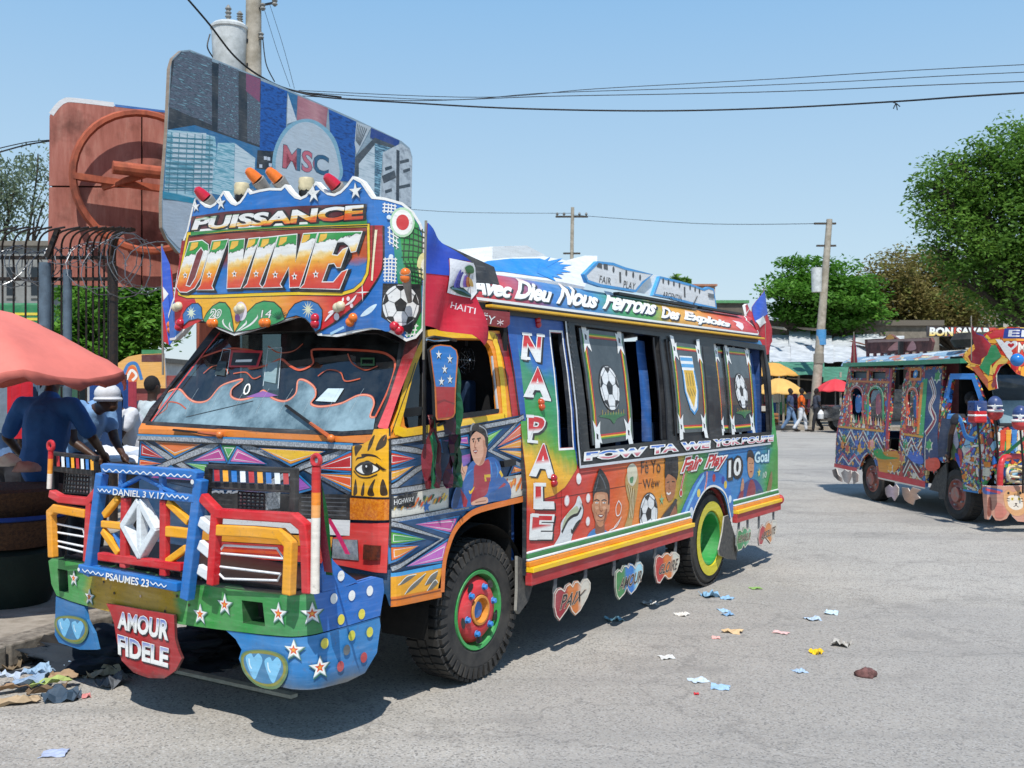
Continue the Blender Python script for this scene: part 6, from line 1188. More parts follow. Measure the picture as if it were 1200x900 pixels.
# ---------------------------------------------------------------- billboards
PA, PB = Vector((-3.95, 12.0)), Vector((-1.60, 16.7)); S_BB = Surf(FW, [PA, PB], lambda z: 0.)
bb = thing('billboard', 'tall billboard painted with city blocks and an MSC oval behind the bus', 'billboard', ((PA.x+PB.x)/2, (PA.y+PB.y)/2, 0))
def rel(o, t):
    """shift a world-built mesh so that it hangs under the thing t"""
    inv = (Matrix.Translation(t.location) @ Matrix.Rotation(t.rotation_euler.z, 4, 'Z')).inverted()
    o.data.transform(inv); return o
bo_ = pp(ZBB:=(180, 40, 3.75), [(72, 150), (85, 105), (122, 72), (160, 68), (470, 190), (640, 265), (890, 375), (1090, 470), (1125, 500), (1137, 540), (1130, 900), (1120, 1150), (600, 1080), (110, 960), (60, 900), (38, 850), (36, 740), (60, 420)])
rel(panel(S_BB, 'board', bb, bo_, P('8fa6b4', .6), .05, edge='8a7a6a'), bb)
a = Art(S_BB, 'billboard_print', bb, ZBB, d0=.004)
glt = G([(0, '6a96a8'), (.3, '30464f'), (.5, '7aa4b4'), (.62, '3a4850'), (.8, '8ab0bc'), (1, '3a5560')], 'v', .6, 1, wob=.5, sc=26)
def streak(name, base_c, c2, c3, s1=(4, 60), rot=.6):
    m, N, L, B = base(name); uv = N.new('ShaderNodeUVMap'); uv.uv_map = 'UVMap'; mp = N.new('ShaderNodeMapping'); mp.inputs['Rotation'].default_value = (0, 0, rot); mp.inputs['Scale'].default_value = (s1[0], s1[1], 1); L.new(uv.outputs[0], mp.inputs[0])
    n = noise(N, L, mp.outputs[0], 1., 3, .6); L.new(ramp(N, L, n, [(.32, base_c), (.45, c2), (.56, base_c), (.66, c3), (.8, c2)]), B.inputs['Base Color']); B.inputs['Roughness'].default_value = .6; return m
stA = streak('reflected_glass_print', '333a46', '6a7280', '84b0bc'); stB = streak('window_rows_print', '6fa8b8', 'b4d0d8', '4f8fa0', (1.5, 34), -.12); stC = streak('pale_rows_print', 'b4c8d0', 'ccd8dc', '8aa6b2', (1.2, 40), -.1); stD = streak('blue_facade_print', '14498e', '1f5fae', '0e3468', (5, 30), -.2)
a.p(P('22303c', .6), [(78, 120), (122, 76), (400, 170), (470, 195), (470, 520), (62, 420)])
a.p(stA, [(90, 110), (125, 78), (160, 75), (255, 110), (255, 400), (65, 320)]); a.hold = True; a.p(stA, [(285, 125), (372, 158), (372, 462), (280, 425)]); a.p(streak('mauve_print', '8a3f62', '7a5a72', '9a6a7a'), [(405, 172), (468, 198), (465, 300), (405, 250)]); a.p(stA, [(410, 255), (472, 305), (468, 490), (410, 470)]); a.hold = False
a.p(P('2470a0', .6), [(60, 420), (180, 400), (470, 500), (520, 560), (520, 640), (400, 800), (40, 720)])
a.p(stB, [(60, 420), (195, 432), (268, 450), (275, 500), (260, 700), (170, 720), (45, 700)]); a.p(stC, [(85, 432), (230, 435), (225, 560), (80, 555)]); a.p(stC, [(178, 570), (262, 560), (255, 700), (175, 700)]); a.p(stB, [(280, 478), (355, 478), (350, 720), (255, 700)]); a.p(stC, [(356, 480), (445, 545), (440, 640), (350, 720)])
q = [a.px(p) for p in ((60, 430), (260, 445), (255, 700), (45, 700))]
for i in range(1, 12):
    t = i/12; A = Vector(q[0]).lerp(Vector(q[3]), t); B_ = Vector(q[1]).lerp(Vector(q[2]), t); a.lsz(P('3f7f92', .6), [A, B_], .018); a.hold = True
    A = Vector(q[0]).lerp(Vector(q[1]), t); B_ = Vector(q[3]).lerp(Vector(q[2]), t)
    if i % 2: a.lsz(P('4f8fa0', .6), [A, B_], .012)
a.hold = False
a.p(P('a9b6c2', .6), [(38, 730), (170, 735), (400, 800), (600, 900), (600, 1060), (110, 940), (62, 890), (40, 850)]); a.p(P('1e8aa8', .6), [(38, 690), (180, 722), (180, 745), (38, 722)])
a.p(stD, [(470, 205), (585, 250), (580, 430), (520, 520), (465, 510)]); a.p(P('1a6a9a', .6), [(585, 250), (632, 270), (625, 380), (590, 370)]); a.p(P('c8d4dc', .6), [(588, 258), (628, 380), (585, 395)]); a.p(G([(0, 'a86a78'), (.6, 'c08a90'), (1, '9a5a6a')], 'u', .6, wob=.1), [(632, 270), (765, 325), (755, 420), (628, 380)]); a.p(stD, [(768, 330), (890, 385), (880, 650), (760, 640), (775, 440)])
a.p(P('1c2a38', .6), [(455, 510), (530, 515), (525, 600), (450, 590)]); a.hold = True
for x, y in ((490, 545), (505, 548), (470, 580), (512, 575)): a.p(P('c8d0dc', .6), [(x-7, y-8), (x+6, y-7), (x+6, y+8), (x-7, y+7)])
a.hold = False; a.p(P('b8c4cc', .6), [(890, 385), (955, 410), (890, 530), (882, 480)]); 
for i in range(6): a.line(P('5a646c', .6), [(895+i*8, 395+i*4), (888+i*3, 470+i*4)], .02); a.hold = True
a.hold = False; a.p(P('11408a', .6), [(955, 412), (1080, 468), (1070, 500), (950, 455)]); a.p(P('3c4a56', .6), [(885, 540), (970, 455), (1070, 495), (1000, 520), (900, 600), (880, 720)])
a.p(streak('pale_tower_print', 'b4c4cc', 'c8d4da', '8fa4b0', (1.4, 26), -.1), [(900, 570), (975, 480), (1000, 490), (1000, 720), (900, 700)]); a.p(streak('striped_tower_print', '7fb0c4', '26405a', 'a8ccd8', (1.4, 30), -.1), [(970, 480), (1040, 500), (1005, 540), (990, 720), (968, 720)])
a.p(streak('grey_tower_print', 'a8b2ba', 'bcc6cc', '8a949c', (4, 8), 0), [(1005, 520), (1085, 480), (1125, 510), (1135, 560), (1130, 760), (1000, 740)]); a.line(P('33404c', .6), [(1072, 510), (1070, 740)], .09); a.line(P('3a4854', .6), [(1005, 640), (1060, 615)], .12)
for x, y, w in ((1100, 560, 40), (1110, 600, 30), (1030, 590, 30), (1100, 670, 50), (1030, 690, 30)): a.line(P('3a4a56', .6), [(x-w/2, y+4), (x+w/2, y-6)], .05); a.hold = True
a.hold = False
a.sm(P('7fb0c6', .6), [(522, 600), (530, 500), (580, 410), (650, 374), (720, 385), (790, 450), (820, 540), (822, 640), (700, 720), (560, 700)]); a.sm(P('b8c6d0', .6), [(536, 600), (545, 505), (590, 425), (650, 388), (715, 400), (775, 460), (806, 545), (808, 640), (700, 700), (570, 690)])
a.text('MSC', [(565, 588), (765, 622), (768, 540), (570, 485)], G([(0, 'c0606e'), (.28, 'c0606e'), (.3, '2a6a8c'), (.4, '2a6a8c'), (.42, 'c8687a'), (.66, 'c8687a'), (.68, '1f5c80'), (1, '1f5c80')], 'u', .6, wob=0), '1c3c54', .008, .02, 0.)
rel(a.done('painted city blocks with an oval lettered MSC'), bb)
for k_ in (.3, .8): q_ = PA.lerp(PB, k_); m = MB(); m.tube([(q_.x-.14, q_.y+.09, 0), (q_.x-.14, q_.y+.09, 3.9)], .09, simple('dark_steel', '2a1c18', .8), 12); rel(m.build('post', bb), bb)
# rusty back of the other billboard
PC, PD = Vector((-5.9, 13.0)), Vector((-4.05, 14.2)); S_RB = Surf(FW, [PC, PD])
rb = thing('billboard', 'rusty red back of a billboard with an orange ring frame', 'billboard', (-5, 13.6, 0)); Z0 = (0, 0, 3)
def rust(name, a1, a2, a3):
    m, N, L, B = base(name); tc = N.new('ShaderNodeTexCoord').outputs['Object']; mp = N.new('ShaderNodeMapping'); mp.inputs['Scale'].default_value = (5, 5, .8); L.new(tc, mp.inputs[0])
    n = noise(N, L, mp.outputs[0], 1.6, 8, .68); n2 = noise(N, L, tc, 2.3, 6, .6); c = ramp(N, L, n, [(.3, a3), (.5, a1), (.7, a2)]); c = mixc(N, L, mrange(N, L, n2, .5, .7, 0, .7), c, hx('4a281e')); L.new(c, B.inputs['Base Color']); B.inputs['Roughness'].default_value = .8; return m
rm = rust('rusty_sheet', 'a8685a', 'b98272', '8f5244')
xs = [(172, 500), (503, 660)]; 
for quadp in ([(176, 405), (190, 380), (215, 358), (250, 354), (496, 384), (496, 655), (174, 652)], [(502, 385), (700, 408), (700, 672), (502, 656)], [(174, 658), (496, 661), (496, 1010), (168, 1000)], [(502, 662), (700, 678), (700, 1010), (502, 1010)]):
    rel(panel(S_RB, 'sheet_panel', rb, pp(Z0, quadp), rm, .04), rb)
rel(panel(S_RB, 'back_sheet', rb, pp(Z0, [(190, 392), (225, 366), (690, 410), (690, 1000), (180, 1000)]), simple('dark_steel', '2a1c18', .8), .02, d=-.05), rb)
a = Art(S_RB, 'torn_paper_edge', rb, Z0, d0=.002); a.line(P('dedfe0', .7), [(180, 402), (200, 375), (225, 355), (260, 352), (400, 368)], .06, sm=True); a.line(P('2a6ab0', .7), [(405, 371), (580, 392)], .03); rel(a.done(), rb)
om = rust('orange_frame_steel', 'a8543a', 'bd6644', '84402a'); c0 = S_RB.pt(*S_RB.hit(*pp(Z0, [(500, 650)])[0]), d=.22); du = (PD-PC).normalized(); R_ = .90
m = MB(); m.tube([c0+Vector((du.x*R_*cos(t), du.y*R_*cos(t), R_*sin(t))) for t in [2*pi*i/40 for i in range(40)]], .05, om, 6, closed=True); rel(m.build('ring_frame', rb, smooth=True), rb)
m = MB(); m.bar(c0+Vector((-du.x*R_, -du.y*R_, -.02)), c0+Vector((du.x*R_, du.y*R_, -.1)), .1, .08, om, ref=(0, 0, 1)); rel(m.build('cross_beam', rb), rb)
m = MB(); q = Wp(395, 590/3+0, 13.2); q = Wp(132, 196, 13.0); m.tube([q, Wp(192, 203, 13.3)], .085, om, 12); rel(m.build('pipe_arm', rb), rb); m = MB(); m.bar(Wp(120, 220, 13.2), Wp(192, 198, 13.3), .07, .07, om); rel(m.build('diagonal_strut', rb), rb)
m = MB(); m.tube([(-3.9, 13.6, 0), (-3.9, 13.6, 4.6)], .28, om, 20); rel(m.build('mast', rb), rb)

# ---------------------------------------------------------------- poles and wires
wood = simple('weathered_pole', 'b2aa9c', .9, 0, 5, .3, '8f8778', .6, .02)
up = thing('utility_pole', 'tall pale pole carrying a transformer can above the billboard', 'utility pole', (-4.32, 17, 0))
m = MB(); m.tube([(0, 0, 0), (.02, 0, 5), (.04, 0, 11)], [.19, .145, .11], wood, 16); m.build('pole', up, smooth=True)
def lo(p, t): return Vector(p)-t.location
tm = simple('transformer_paint', 'd4d8d8', .5, .0, 6, .2, 'b0b4b2'); c = lo(Wp(269, 62, 16.9), up)
m = MB(); m.lathe([(.001, -.42), (.24, -.42), (.26, -.38), (.29, .36), (.31, .38), (.31, .42), (.25, .47), (.001, .5)], tm, 24, c, 'z'); tr = m.build('transformer', up, smooth=True)
for dx, h in ((-.02, .26), (.17, .16)):
    m = MB(); m.lathe([(.05, 0)]+[(.055 if i % 2 else .03, .03+i*h/8) for i in range(8)]+[(.015, h+.06), (.001, h+.07)], simple('insulator', '8a8a86', .4), 12, c+Vector((dx, 0, .47)), 'z'); m.build('bushing', tr)
m = MB(); m.bar(c+Vector((.28, 0, .2)), Vector((.1, 0, c.z+.2)), .06, .06, BLACKM()); m.bar(c+Vector((.28, 0, -.2)), Vector((.1, 0, c.z-.2)), .06, .06, BLACKM()); m.build('transformer_bracket', up)
for (u, v) in ((308, 8), (322, 3), (306, 42)):
    p = lo(Wp(u, v, 16.9), up); m = MB(); m.lathe([(.02, -.06), (.05, -.03), (.03, 0), (.05, .03), (.02, .06)], simple('insulator', '8a8a86', .4), 10, p, 'z'); m.build('insulator', up); m = MB(); m.bar(p, (.05, 0, p.z-.03), .03, .03, BLACKM()); m.build('insulator_arm', up)
wm = simple('wire_black', '15171a', .6)
def wire(label, pts, r=.012, name='overhead_wire', group=None):
    if pts[-1][0] == 1215: (a_, b_, c_), (d_, e_, f_) = pts[-2:]; pts = pts+[(d_+3*(d_-a_), e_+2.4*(e_-b_), f_+1.5)]
    P3 = [Wp(*p) for p in pts]; q = catmull(P3, 8, False); o = q[0]; t = MB().tube([p-o for p in q], r, wm, 5).build(name); t.location = o; tag(t, label, 'cable', group); return t
wire('thick drooping cable crossing in front of the transformer can', [(214, -8, 15), (245, 28, 15.5), (275, 66, 16), (306, 90, 16.5), (343, 106, 17), (400, 114, 17.5)], .016)
wire('lowest thick cable crossing the whole sky with a twig hanging on it', [(338, 105, 17), (380, 114, 17), (470, 120, 16.5), (600, 127, 16), (760, 130, 16), (900, 127, 16), (1050, 119, 15), (1215, 108, 14)], .014)
wire('second cable crossing the sky just above the lowest one', [(345, 112, 17.2), (480, 118, 16.8), (640, 113, 16.2), (800, 110, 16), (950, 106, 15.5), (1215, 95, 14.5)], .007)
wire('third thin cable crossing the sky', [(350, 108, 17.4), (520, 117, 17), (640, 109, 16.4), (820, 103, 16), (1000, 95, 15.5), (1215, 84, 14.5)], .006)
wire('uppermost thin cable crossing the sky', [(350, 106, 17.6), (560, 114, 17), (700, 104, 16.4), (900, 93, 16), (1215, 75, 14.5)], .006)
wire('cable entering at the left edge behind the rusty billboard', [(-10, 181, 15), (30, 170, 15.5), (60, 165, 16)], .012); wire('thin cable just under it at the left edge', [(-10, 176, 15), (30, 167, 15.5), (60, 164, 16)], .008)
wire('thin cable dropping from the pale pole, inner one', [(310, 12, 16.9), (325, 60, 17), (340, 102, 17.2)], .004); wire('thin cable dropping from the pale pole, outer one', [(316, 5, 16.9), (332, 55, 17), (345, 104, 17.2)], .004)
wire('short black lead hanging beside the transformer can', [(246, 40, 16.8), (243, 55, 16.7), (250, 68, 16.8)], .012); wire('short black lead right of the pale pole', [(308, 45, 16.9), (312, 75, 16.9), (322, 96, 17)], .01)
wire('faint far wire left of the small crossarm pole', [(380, 235, 55), (520, 248, 58), (672, 250, 60)], .014); wire('faint far wire between the crossarm pole and the leaning pole', [(672, 252, 60), (820, 262, 52), (970, 262, 44)], .014)
t = thing('dry_twig', 'small dry twig caught on the lowest cable at right', 'twig', Wp(1050, 121, 15)); m = MB()
for dx, dz in ((-.04, -.08), (.02, -.1), (.06, -.05), (-.06, .02)): m.tube([(0, 0, 0), (dx, 0, dz)], .008, wm, 4)
m.build('twigs', t, kind='stuff')
fp = thing('utility_pole', 'small distant pole with two crossarms above the bus roof', 'utility pole', (Wp(669, 455, 60).x, 60, 0)); m = MB(); ht = Wp(669, 243, 60).z; m.tube([(-.1, 0, 0), (.1, 0, ht)], [.15, .1], wood, 10); m.build('pole', fp)
for dz, ww in ((-.55, 1.4), (-2.7, .5)):
    m = MB(); m.box((-ww/2-.2, -.08, ht+dz-.045), (ww/2+.3, .05, ht+dz+.045), simple('dark_timber', '4a443c', .9)); m.build('crossarm', fp)
for dx in (-.8, -.4, .5, .9): m = MB(); m.lathe([(.04, 0), (.09, .08), (.04, .18)], simple('insulator', '8a8a86', .4), 8, (dx, 0, ht-.48), 'z'); m.build('insulator', fp)
rp = thing('utility_pole', 'leaning weathered pole with a blue notice in front of the market', 'utility pole', (gp(953, 503).x, gp(953, 503).y, 0)); dd = rp.location.y; tp = lo(Wp(972, 257, dd), rp)
m = MB(); m.tube([(0, 0, 0), tp*.5, tp], [.21, .17, .12], wood, 14); m.build('pole', rp, smooth=True)
b = lo(Wp(957, 328, dd-.2), rp); m = MB(); m.lathe([(.001, -.5), (.2, -.5), (.22, .5), (.001, .52)], tm, 16, b, 'z'); m.build('transformer', rp, smooth=True)
for v, ww in ((262, .6), (288, .5)): p = lo(Wp(971, v, dd), rp); m = MB(); m.box((p.x-ww, -.06, p.z-.035), (p.x+.3, .05, p.z+.035), simple('dark_timber', '4a443c', .9)); m.build('crossarm', rp)
p = lo(Wp(964, 395, dd-.2), rp); m = MB(); m.lathe([(.2, -.32), (.2, .32)], P('3f8fc8', .6), 12, (p.x, 0, p.z), 'z', a0=pi, a1=2*pi); m.build('paper_notice', rp)
p = lo(Wp(961, 420, dd-.2), rp); m = MB(); m.lathe([(.215, -.2), (.215, .2)], P('8a8478', .6), 12, (p.x, 0, p.z), 'z', a0=pi, a1=2*pi); m.build('paper_notice', rp)

# ---------------------------------------------------------------- fence on the left
ir = simple('black_iron', '1b1c1f', .5, .3, 30, .4, '3a2c22', .3, .003); gal = simple('grey_post_paint', '5c6c7a', .5, 0, 5, .3, '44505c')
fe = thing('iron_fence', 'black iron bar fence with curved tops and coils of razor wire', 'fence', (-6, 12, 0))
FD = 12.
def fpt(u, v, d=FD): return Wp(u, v, d)-fe.location
bars = [(-10, 12.2), (3, 12.2), (16, 12.2), (30, 12.2), (45, 12.2), (62, 12.2), (72, 12.2), (82, 12.2), (92, 12.2), (101, 12.2), (109, 12.2), (116, 12.3), (122, 12.4), (127, 12.6), (131, 12.8), (134, 13.0)]
for u, d in bars:
    p = fpt(u, 310, d); m = MB(); dx = .55 if u < 110 else .45; pts = [Vector((p.x, p.y, -fe.location.z)), p, p+Vector((.01, -.03, .12)), p+Vector((.07, -.12, .28)), p+Vector((dx*.4, -.24, .36)), p+Vector((dx*.85, -.35, .39))]
    m.tube(pts[:2]+catmull(pts[1:], 3, False)[1:], .012 if u < 130 else .024, ir, 6); m.build('bar', fe)
for v in (302, 327, 440):
    m = MB(); m.bar(fpt(-15, v, 12.2), fpt(134, v-(0), 12.2), .05, .04, ir); m.build('rail', fe)
for u, v, r, mm in ((53, 308, .07, gal), (79, 316, .05, gal), (133, 312, .05, ir)): p = fpt(u, v, 12.05); m = MB(); m.tube([(p.x, p.y, 0), p], r, mm, 10); m.build('post', fe, smooth=True)
m = MB(); m.bar(fpt(55, 302, 12), fpt(68, 268, 12), .06, .05, ir); m.build('bracket', fe)
m = MB(); rz_ = simple('razor_wire', '8a8c8e', .35, .8)
for (u0, u1, v0, R, n, s) in ((0, 60, 312, .22, 6, 1), (110, 190, 310, .34, 6, 2), (60, 120, 300, .12, 5, 3)):
    r_ = random.Random(s); pts = []
    for i in range(n*16):
        t = i/(n*16); a_ = 2*pi*i/16; c = fpt(u0+(u1-u0)*t, v0, 12.1); rr = R*(1+.2*sin(i*.7+s)); pts.append(c+Vector((rr*cos(a_)*.8, rr*.5*sin(a_*1.0+1), rr*sin(a_))))
    m.tube(pts, .006, rz_, 4)
    for i in range(0, len(pts), 2): m.bar(pts[i]-Vector((.03, 0, .012)), pts[i]+Vector((.03, 0, .012)), .012, .002, rz_)
m.build('razor_wire', fe, kind='stuff')
# things behind the fence
t = thing('market_bus', 'green vehicle side with two yellow stripes behind the fence', 'bus', (Wp(0, 455, 24).x, 24, 0)); f = lambda u, v, d=24: Wp(u, v, d)-t.location
a0, a1 = f(-40, 355), f(48, 388); m = MB(); m.box((a0.x, 0, .6), (a1.x, 2.2, a0.z), P('1f7a4c')); m.build('body', t, bevel=.05); m = MB()
for v in (368, 374): m = MB(); z = f(0, v).z; m.box((a0.x, -.01, z-.03), (a1.x, 0, z+.03), P('e0c83a')); m.build('stripe', t)
m = MB(); m.box((a0.x, -.008, .9), (a1.x, 0, f(0, 381).z), P('2a3440', .2)); m.build('window_row', t); m = MB(); m.box((a0.x-.01, -.02, f(0, 386).z-.05), (a1.x+.01, 0, f(0, 383).z), P('d8a040')); m.build('gold_stripe', t)
def bld(label, u0, u1, vt, d, col, dep=6, rows=2, cols=4, z0=0., roofc='7a746a', cat='building'):
    x0, x1 = Wp(u0, 455, d).x, Wp(u1, 455, d).x; zt = Wp(0, vt, d).z; t = thing('building', label, cat, ((x0+x1)/2, d+dep/2, 0)); w = (x1-x0)/2; m = MB(); m.box((-w, -dep/2, 0), (w, dep/2, zt-.15), simple('plaster_'+col, col, .9, 0, 3, .3)); m.build('wall', t)
    m = MB(); m.box((-w-.15, -dep/2-.15, zt-.15), (w+.15, dep/2+.15, zt), simple('slab_'+roofc, roofc, .9, 0, 4, .3)); m.build('roof', t)
    for r in range(rows):
        for c in range(cols):
            x = -w+(c+.5)*2*w/cols; z = zt-.9-r*2.9; 
            if z < 1: continue
            m = MB(); m.box((x-w/cols*.35, -dep/2-.02, z-.8), (x+w/cols*.35, -dep/2+.05, z+.1), P('20262c', .2, 0)); fr = m.build('window', t); m = MB(); m.box((x-w/cols*.38, -dep/2-.05, z-.88), (x+w/cols*.38, -dep/2-.022, z-.8), simple('plaster_'+col, col, .9, 0, 3, .3)); m.build('sill', fr)
    return t
bld('grey concrete building behind the left fence', -30, 56, 283, 32, '8e8f8c', 8, 3, 3)
bld('pale building glimpsed under the green bushes', 60, 135, 415, 28, 'b9bdc0', 6, 1, 3)
bld('white house half hidden under the big tree at right', 1130, 1215, 362, 70, 'b8b4a8', 10, 2, 5)
bld('low house with a shaded gable behind the roof boards', 838, 874, 352, 55, '6a6258', 5, 1, 3, roofc='5f9a6a')
bld('small distant house with a brick red roof above the aeroplane tail', 812, 838, 333, 80, 'b89a84', 6, 1, 2, roofc='b07a60')
# market hall
mk = thing('market_hall', 'long low market hall with patched white tarpaulin roof', 'market building', (20, 54, 0)); f = lambda u, v, d: Wp(u, v, d)-mk.location
cg = simple('old_concrete', '8c8478', .9, 0, 3, .3, '6a645a'); m = MB(); a0, a1 = f(890, 383, 58), f(1092, 392, 58); m.box((a0.x, 3, 0), (a1.x, 12, a0.z), cg); m.build('wall', mk); m = MB(); m.box((a0.x-.2, 2.8, a0.z), (a1.x+.2, 12.2, a0.z+.3), simple('slab_edge', '6f685e', .9)); m.build('roof', mk)
m = MB(); rn = random.Random(8); tc_ = simple('white_tarp', 'ccd0d2', .6, 0, 2, .2, 'a8adb0')
us = [900, 925, 950, 975, 1003, 1030, 1060]; vt = [390, 386, 388, 392, 390, 392, 394]
for i in range(len(us)-1):
    for j in range(2):
        m = MB(); ng = 5; vs = []
        for a_ in range(ng):
            for b_ in range(ng):
                uu = us[i]+(us[i+1]-us[i])*a_/(ng-1)-.3+j*2; tt = (j+b_/(ng-1))/2; dd_ = 56-9*tt; z = f(uu, vt[i]+2, 56).z*(1-tt)+f(uu, 425, 47).z*tt
                vs.append(Vector((Wp(uu, 0, dd_).x-mk.location.x, dd_-54, z-.15*sin(pi*b_/(ng-1))+rn.uniform(-.05, .05)+j*.02)))
        m.add(vs, [(a_*ng+b_, a_*ng+b_+1, (a_+1)*ng+b_+1, (a_+1)*ng+b_) for a_ in range(ng-1) for b_ in range(ng-1)], tc_); m.build('tarpaulin_sheet', mk, smooth=True)
for i, (u0, u1, v0, v1, c) in enumerate(((1003, 1030, 398, 408, '8a5a44'), (1022, 1052, 402, 412, 'a8a49a'), (1048, 1075, 399, 410, '6a5e54'), (1070, 1095, 401, 412, '9aa0a0'), (940, 962, 382, 387, '7a6a58'), (905, 922, 380, 386, 'a09a8c'))):
    m = MB(); a0_, a1_ = f(u0, v0, 52), f(u1, v1, 50); m.add([(a0_.x, -1, a0_.z), (a1_.x, -1.2, a0_.z-.1), (a1_.x, -4, a1_.z), (a0_.x, -4.2, a1_.z+.1), (a0_.x, -1, a0_.z-.05), (a1_.x, -1.2, a0_.z-.15), (a1_.x, -4, a1_.z-.05), (a0_.x, -4.2, a1_.z+.05)], [(0, 1, 2, 3), (7, 6, 5, 4), (0, 4, 5, 1), (1, 5, 6, 2), (2, 6, 7, 3), (3, 7, 4, 0)], simple('roof_sheet_'+c, c, .8, 0, 6, .4)); m.build('roof_sheet', mk)
gt = simple('green_awning', '4f8a70', .7, 0, 3, .3, '3a6a54')
for u0, u1, v0, v1 in ((893, 925, 424, 438), (922, 966, 424, 442), (964, 1003, 430, 448)):
    m = MB(); ng = 6; vs = [Vector((Wp(u0+(u1-u0)*i/ng, 0, 46-2.5*j/3).x-mk.location.x, 46-2.5*j/3-54, Wp(0, v0+(v1-v0)*j/3-3*sin(pi*i/ng)*(j/3), 46-2.5*j/3).z)) for i in range(ng+1) for j in range(4)]
    m.add(vs, [(i*4+j, i*4+j+1, i*4+j+5, i*4+j+4) for i in range(ng) for j in range(3)], gt); m.build('awning', mk, smooth=True)
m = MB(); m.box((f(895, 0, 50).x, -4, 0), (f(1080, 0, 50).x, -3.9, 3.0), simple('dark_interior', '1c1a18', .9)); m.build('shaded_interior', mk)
for u in (900, 918, 936, 985): m = MB(); x = f(u, 0, 44).x; m.tube([(x, -10, 0), (x, -10, 2.4)], .05, wood, 6); m.build('post', mk)
m = MB(); m.tube([f(922, 443, 44), f(962, 446, 44)], .03, wood, 5); m.build('cross_pole', mk)
# goods: hanging clothes and crates
rg = random.Random(11); gc = ['b03a3a', '3a6ab0', 'd8d0c0', '2a8a5a', 'c8a030', '6a3a7a', '1f2a3a', 'd87a3a', '8a8a8a', 'c86a8a']
gnm = ['red', 'blue', 'cream', 'green', 'ochre', 'purple', 'navy', 'orange', 'grey', 'pink']; rown = ['lower', 'upper']
for i in range(20):
    u = 899+(i % 10)*5.8+rg.random()*3; v = (463 if i < 10 else 478)+rg.random()*5; d = 44.5+rg.random()*1.5; p = Wp(u, v, d); h = rg.uniform(.25, .6); w_ = rg.uniform(.2, .4); c = gc[i % 10]
    m = MB(); m.add([(-w_/2, 0, h/2), (w_/2, .03, h/2), (w_/2*1.2, .06, -h/2), (-w_/2*1.1, -.03, -h/2), (-w_/2, .1, h/2), (w_/2, .13, h/2), (w_/2*1.2, .16, -h/2), (-w_/2*1.1, .07, -h/2)], [(0, 1, 2, 3), (7, 6, 5, 4), (0, 4, 5, 1), (1, 5, 6, 2), (2, 6, 7, 3), (3, 7, 4, 0)], P(c, .8)); o = m.build('hanging_garment'); o.location = p; tag(o, f'{gnm[i % 10]} garment in the {rown[i < 10]} row of clothes behind the yellow umbrellas', 'clothes', 'clothes hanging in the far market stalls')
for i, (u, v, w_, h, c) in enumerate(((905, 500, 1.2, .8, 'c8c4ba'), (916, 499, .6, .6, '3f7a4c'), (925, 499, .5, .5, 'a86a3a'))):
    p = gp(u, 505); m = MB(); m.box((-w_/2, -.3, .14), (w_/2, .3, .14+h), P(c, .7)); 
    for k in range(3): m.box((-w_/2-.01, -.31, .2+k*h/3.2), (w_/2+.01, -.3, .24+k*h/3.2), P('3a342c', .8))
    o = m.build('market_crate'); o.location = (p.x, 43.5, 0); tag(o, ['pale wide crate under the yellow umbrella', 'green crate between the pale and brown crates', 'brown crate nearest the walking people'][i], 'crate')
_tx = {}
def wrinkle(o, amt, size):
    k = round(size, 3)
    if k not in _tx: x = bpy.data.textures.new('folds', 'CLOUDS'); x.noise_scale = size; x.noise_depth = 3; _tx[k] = x
    d = o.modifiers.new('folds', 'DISPLACE'); d.texture = _tx[k]; d.strength = amt; d.texture_coords = 'LOCAL'; return o
def umbrella(label, cx, cy, zr, R, H, col, tilt=0., n=10, loc=None, pole=True, scal=.06, group=None, cat='umbrella', fold=.04, skirt=0.):
    t = thing('market_umbrella', label, cat, (cx, cy, 0), 0, group); cm = simple('canopy_'+col, col, .7, 0, 3, .18, None, .2, .01)
    K = n*10; vs = [(0, 0, zr+H)]; rings = (.15, .3, .45, .6, .7, .8, .9, 1.)
    for r in rings:
        for k in range(K):
            a_ = 2*pi*k/K; s_ = abs(sin(a_*n/2)); rr = R*r*(1-scal*r*(s_)); vs.append((rr*cos(a_), rr*sin(a_), zr+H*(1-r**1.7)+(tilt*rr*cos(a_))-fold*r*s_))
    fs = [(0, 1+k, 1+(k+1) % K) for k in range(K)]+[(1+i*K+k, 1+(i+1)*K+k, 1+(i+1)*K+(k+1) % K, 1+i*K+(k+1) % K) for i in range(7) for k in range(K)]
    if skirt:
        b = len(vs)
        for k in range(K): x, y, z = vs[1+7*K+k]; vs.append((x*1.01, y*1.01, z-skirt*(.75+.25*sin(k*1.7)+.2*abs(sin(2*pi*k/K*n*1.5)))))
        fs += [(1+7*K+k, b+k, b+(k+1) % K, 1+7*K+(k+1) % K) for k in range(K)]
    o = MB().add(vs, fs, cm).build('canopy', t, smooth=True); wrinkle(wrinkle(o, .05, .3), .035, .1); md = o.modifiers.new('thick', 'SOLIDIFY'); md.thickness = .004
    m = MB(); m.tube([(0, 0, 0), (0, 0, zr+H+.08)], .025, simple('pole_metal', '9a9a98', .4, .5), 8); m.build('pole', t)
    for k in range(n): a_ = 2*pi*k/n; m = MB(); m.tube([(0, 0, zr+H-.03), (R*.5*cos(a_), R*.5*sin(a_), zr+H*.68+tilt*R*.5*cos(a_)), (R*.97*cos(a_), R*.97*sin(a_), zr+tilt*R*cos(a_)-.01)], .006, BLACKM(), 4); m.build('rib', t)
    return t
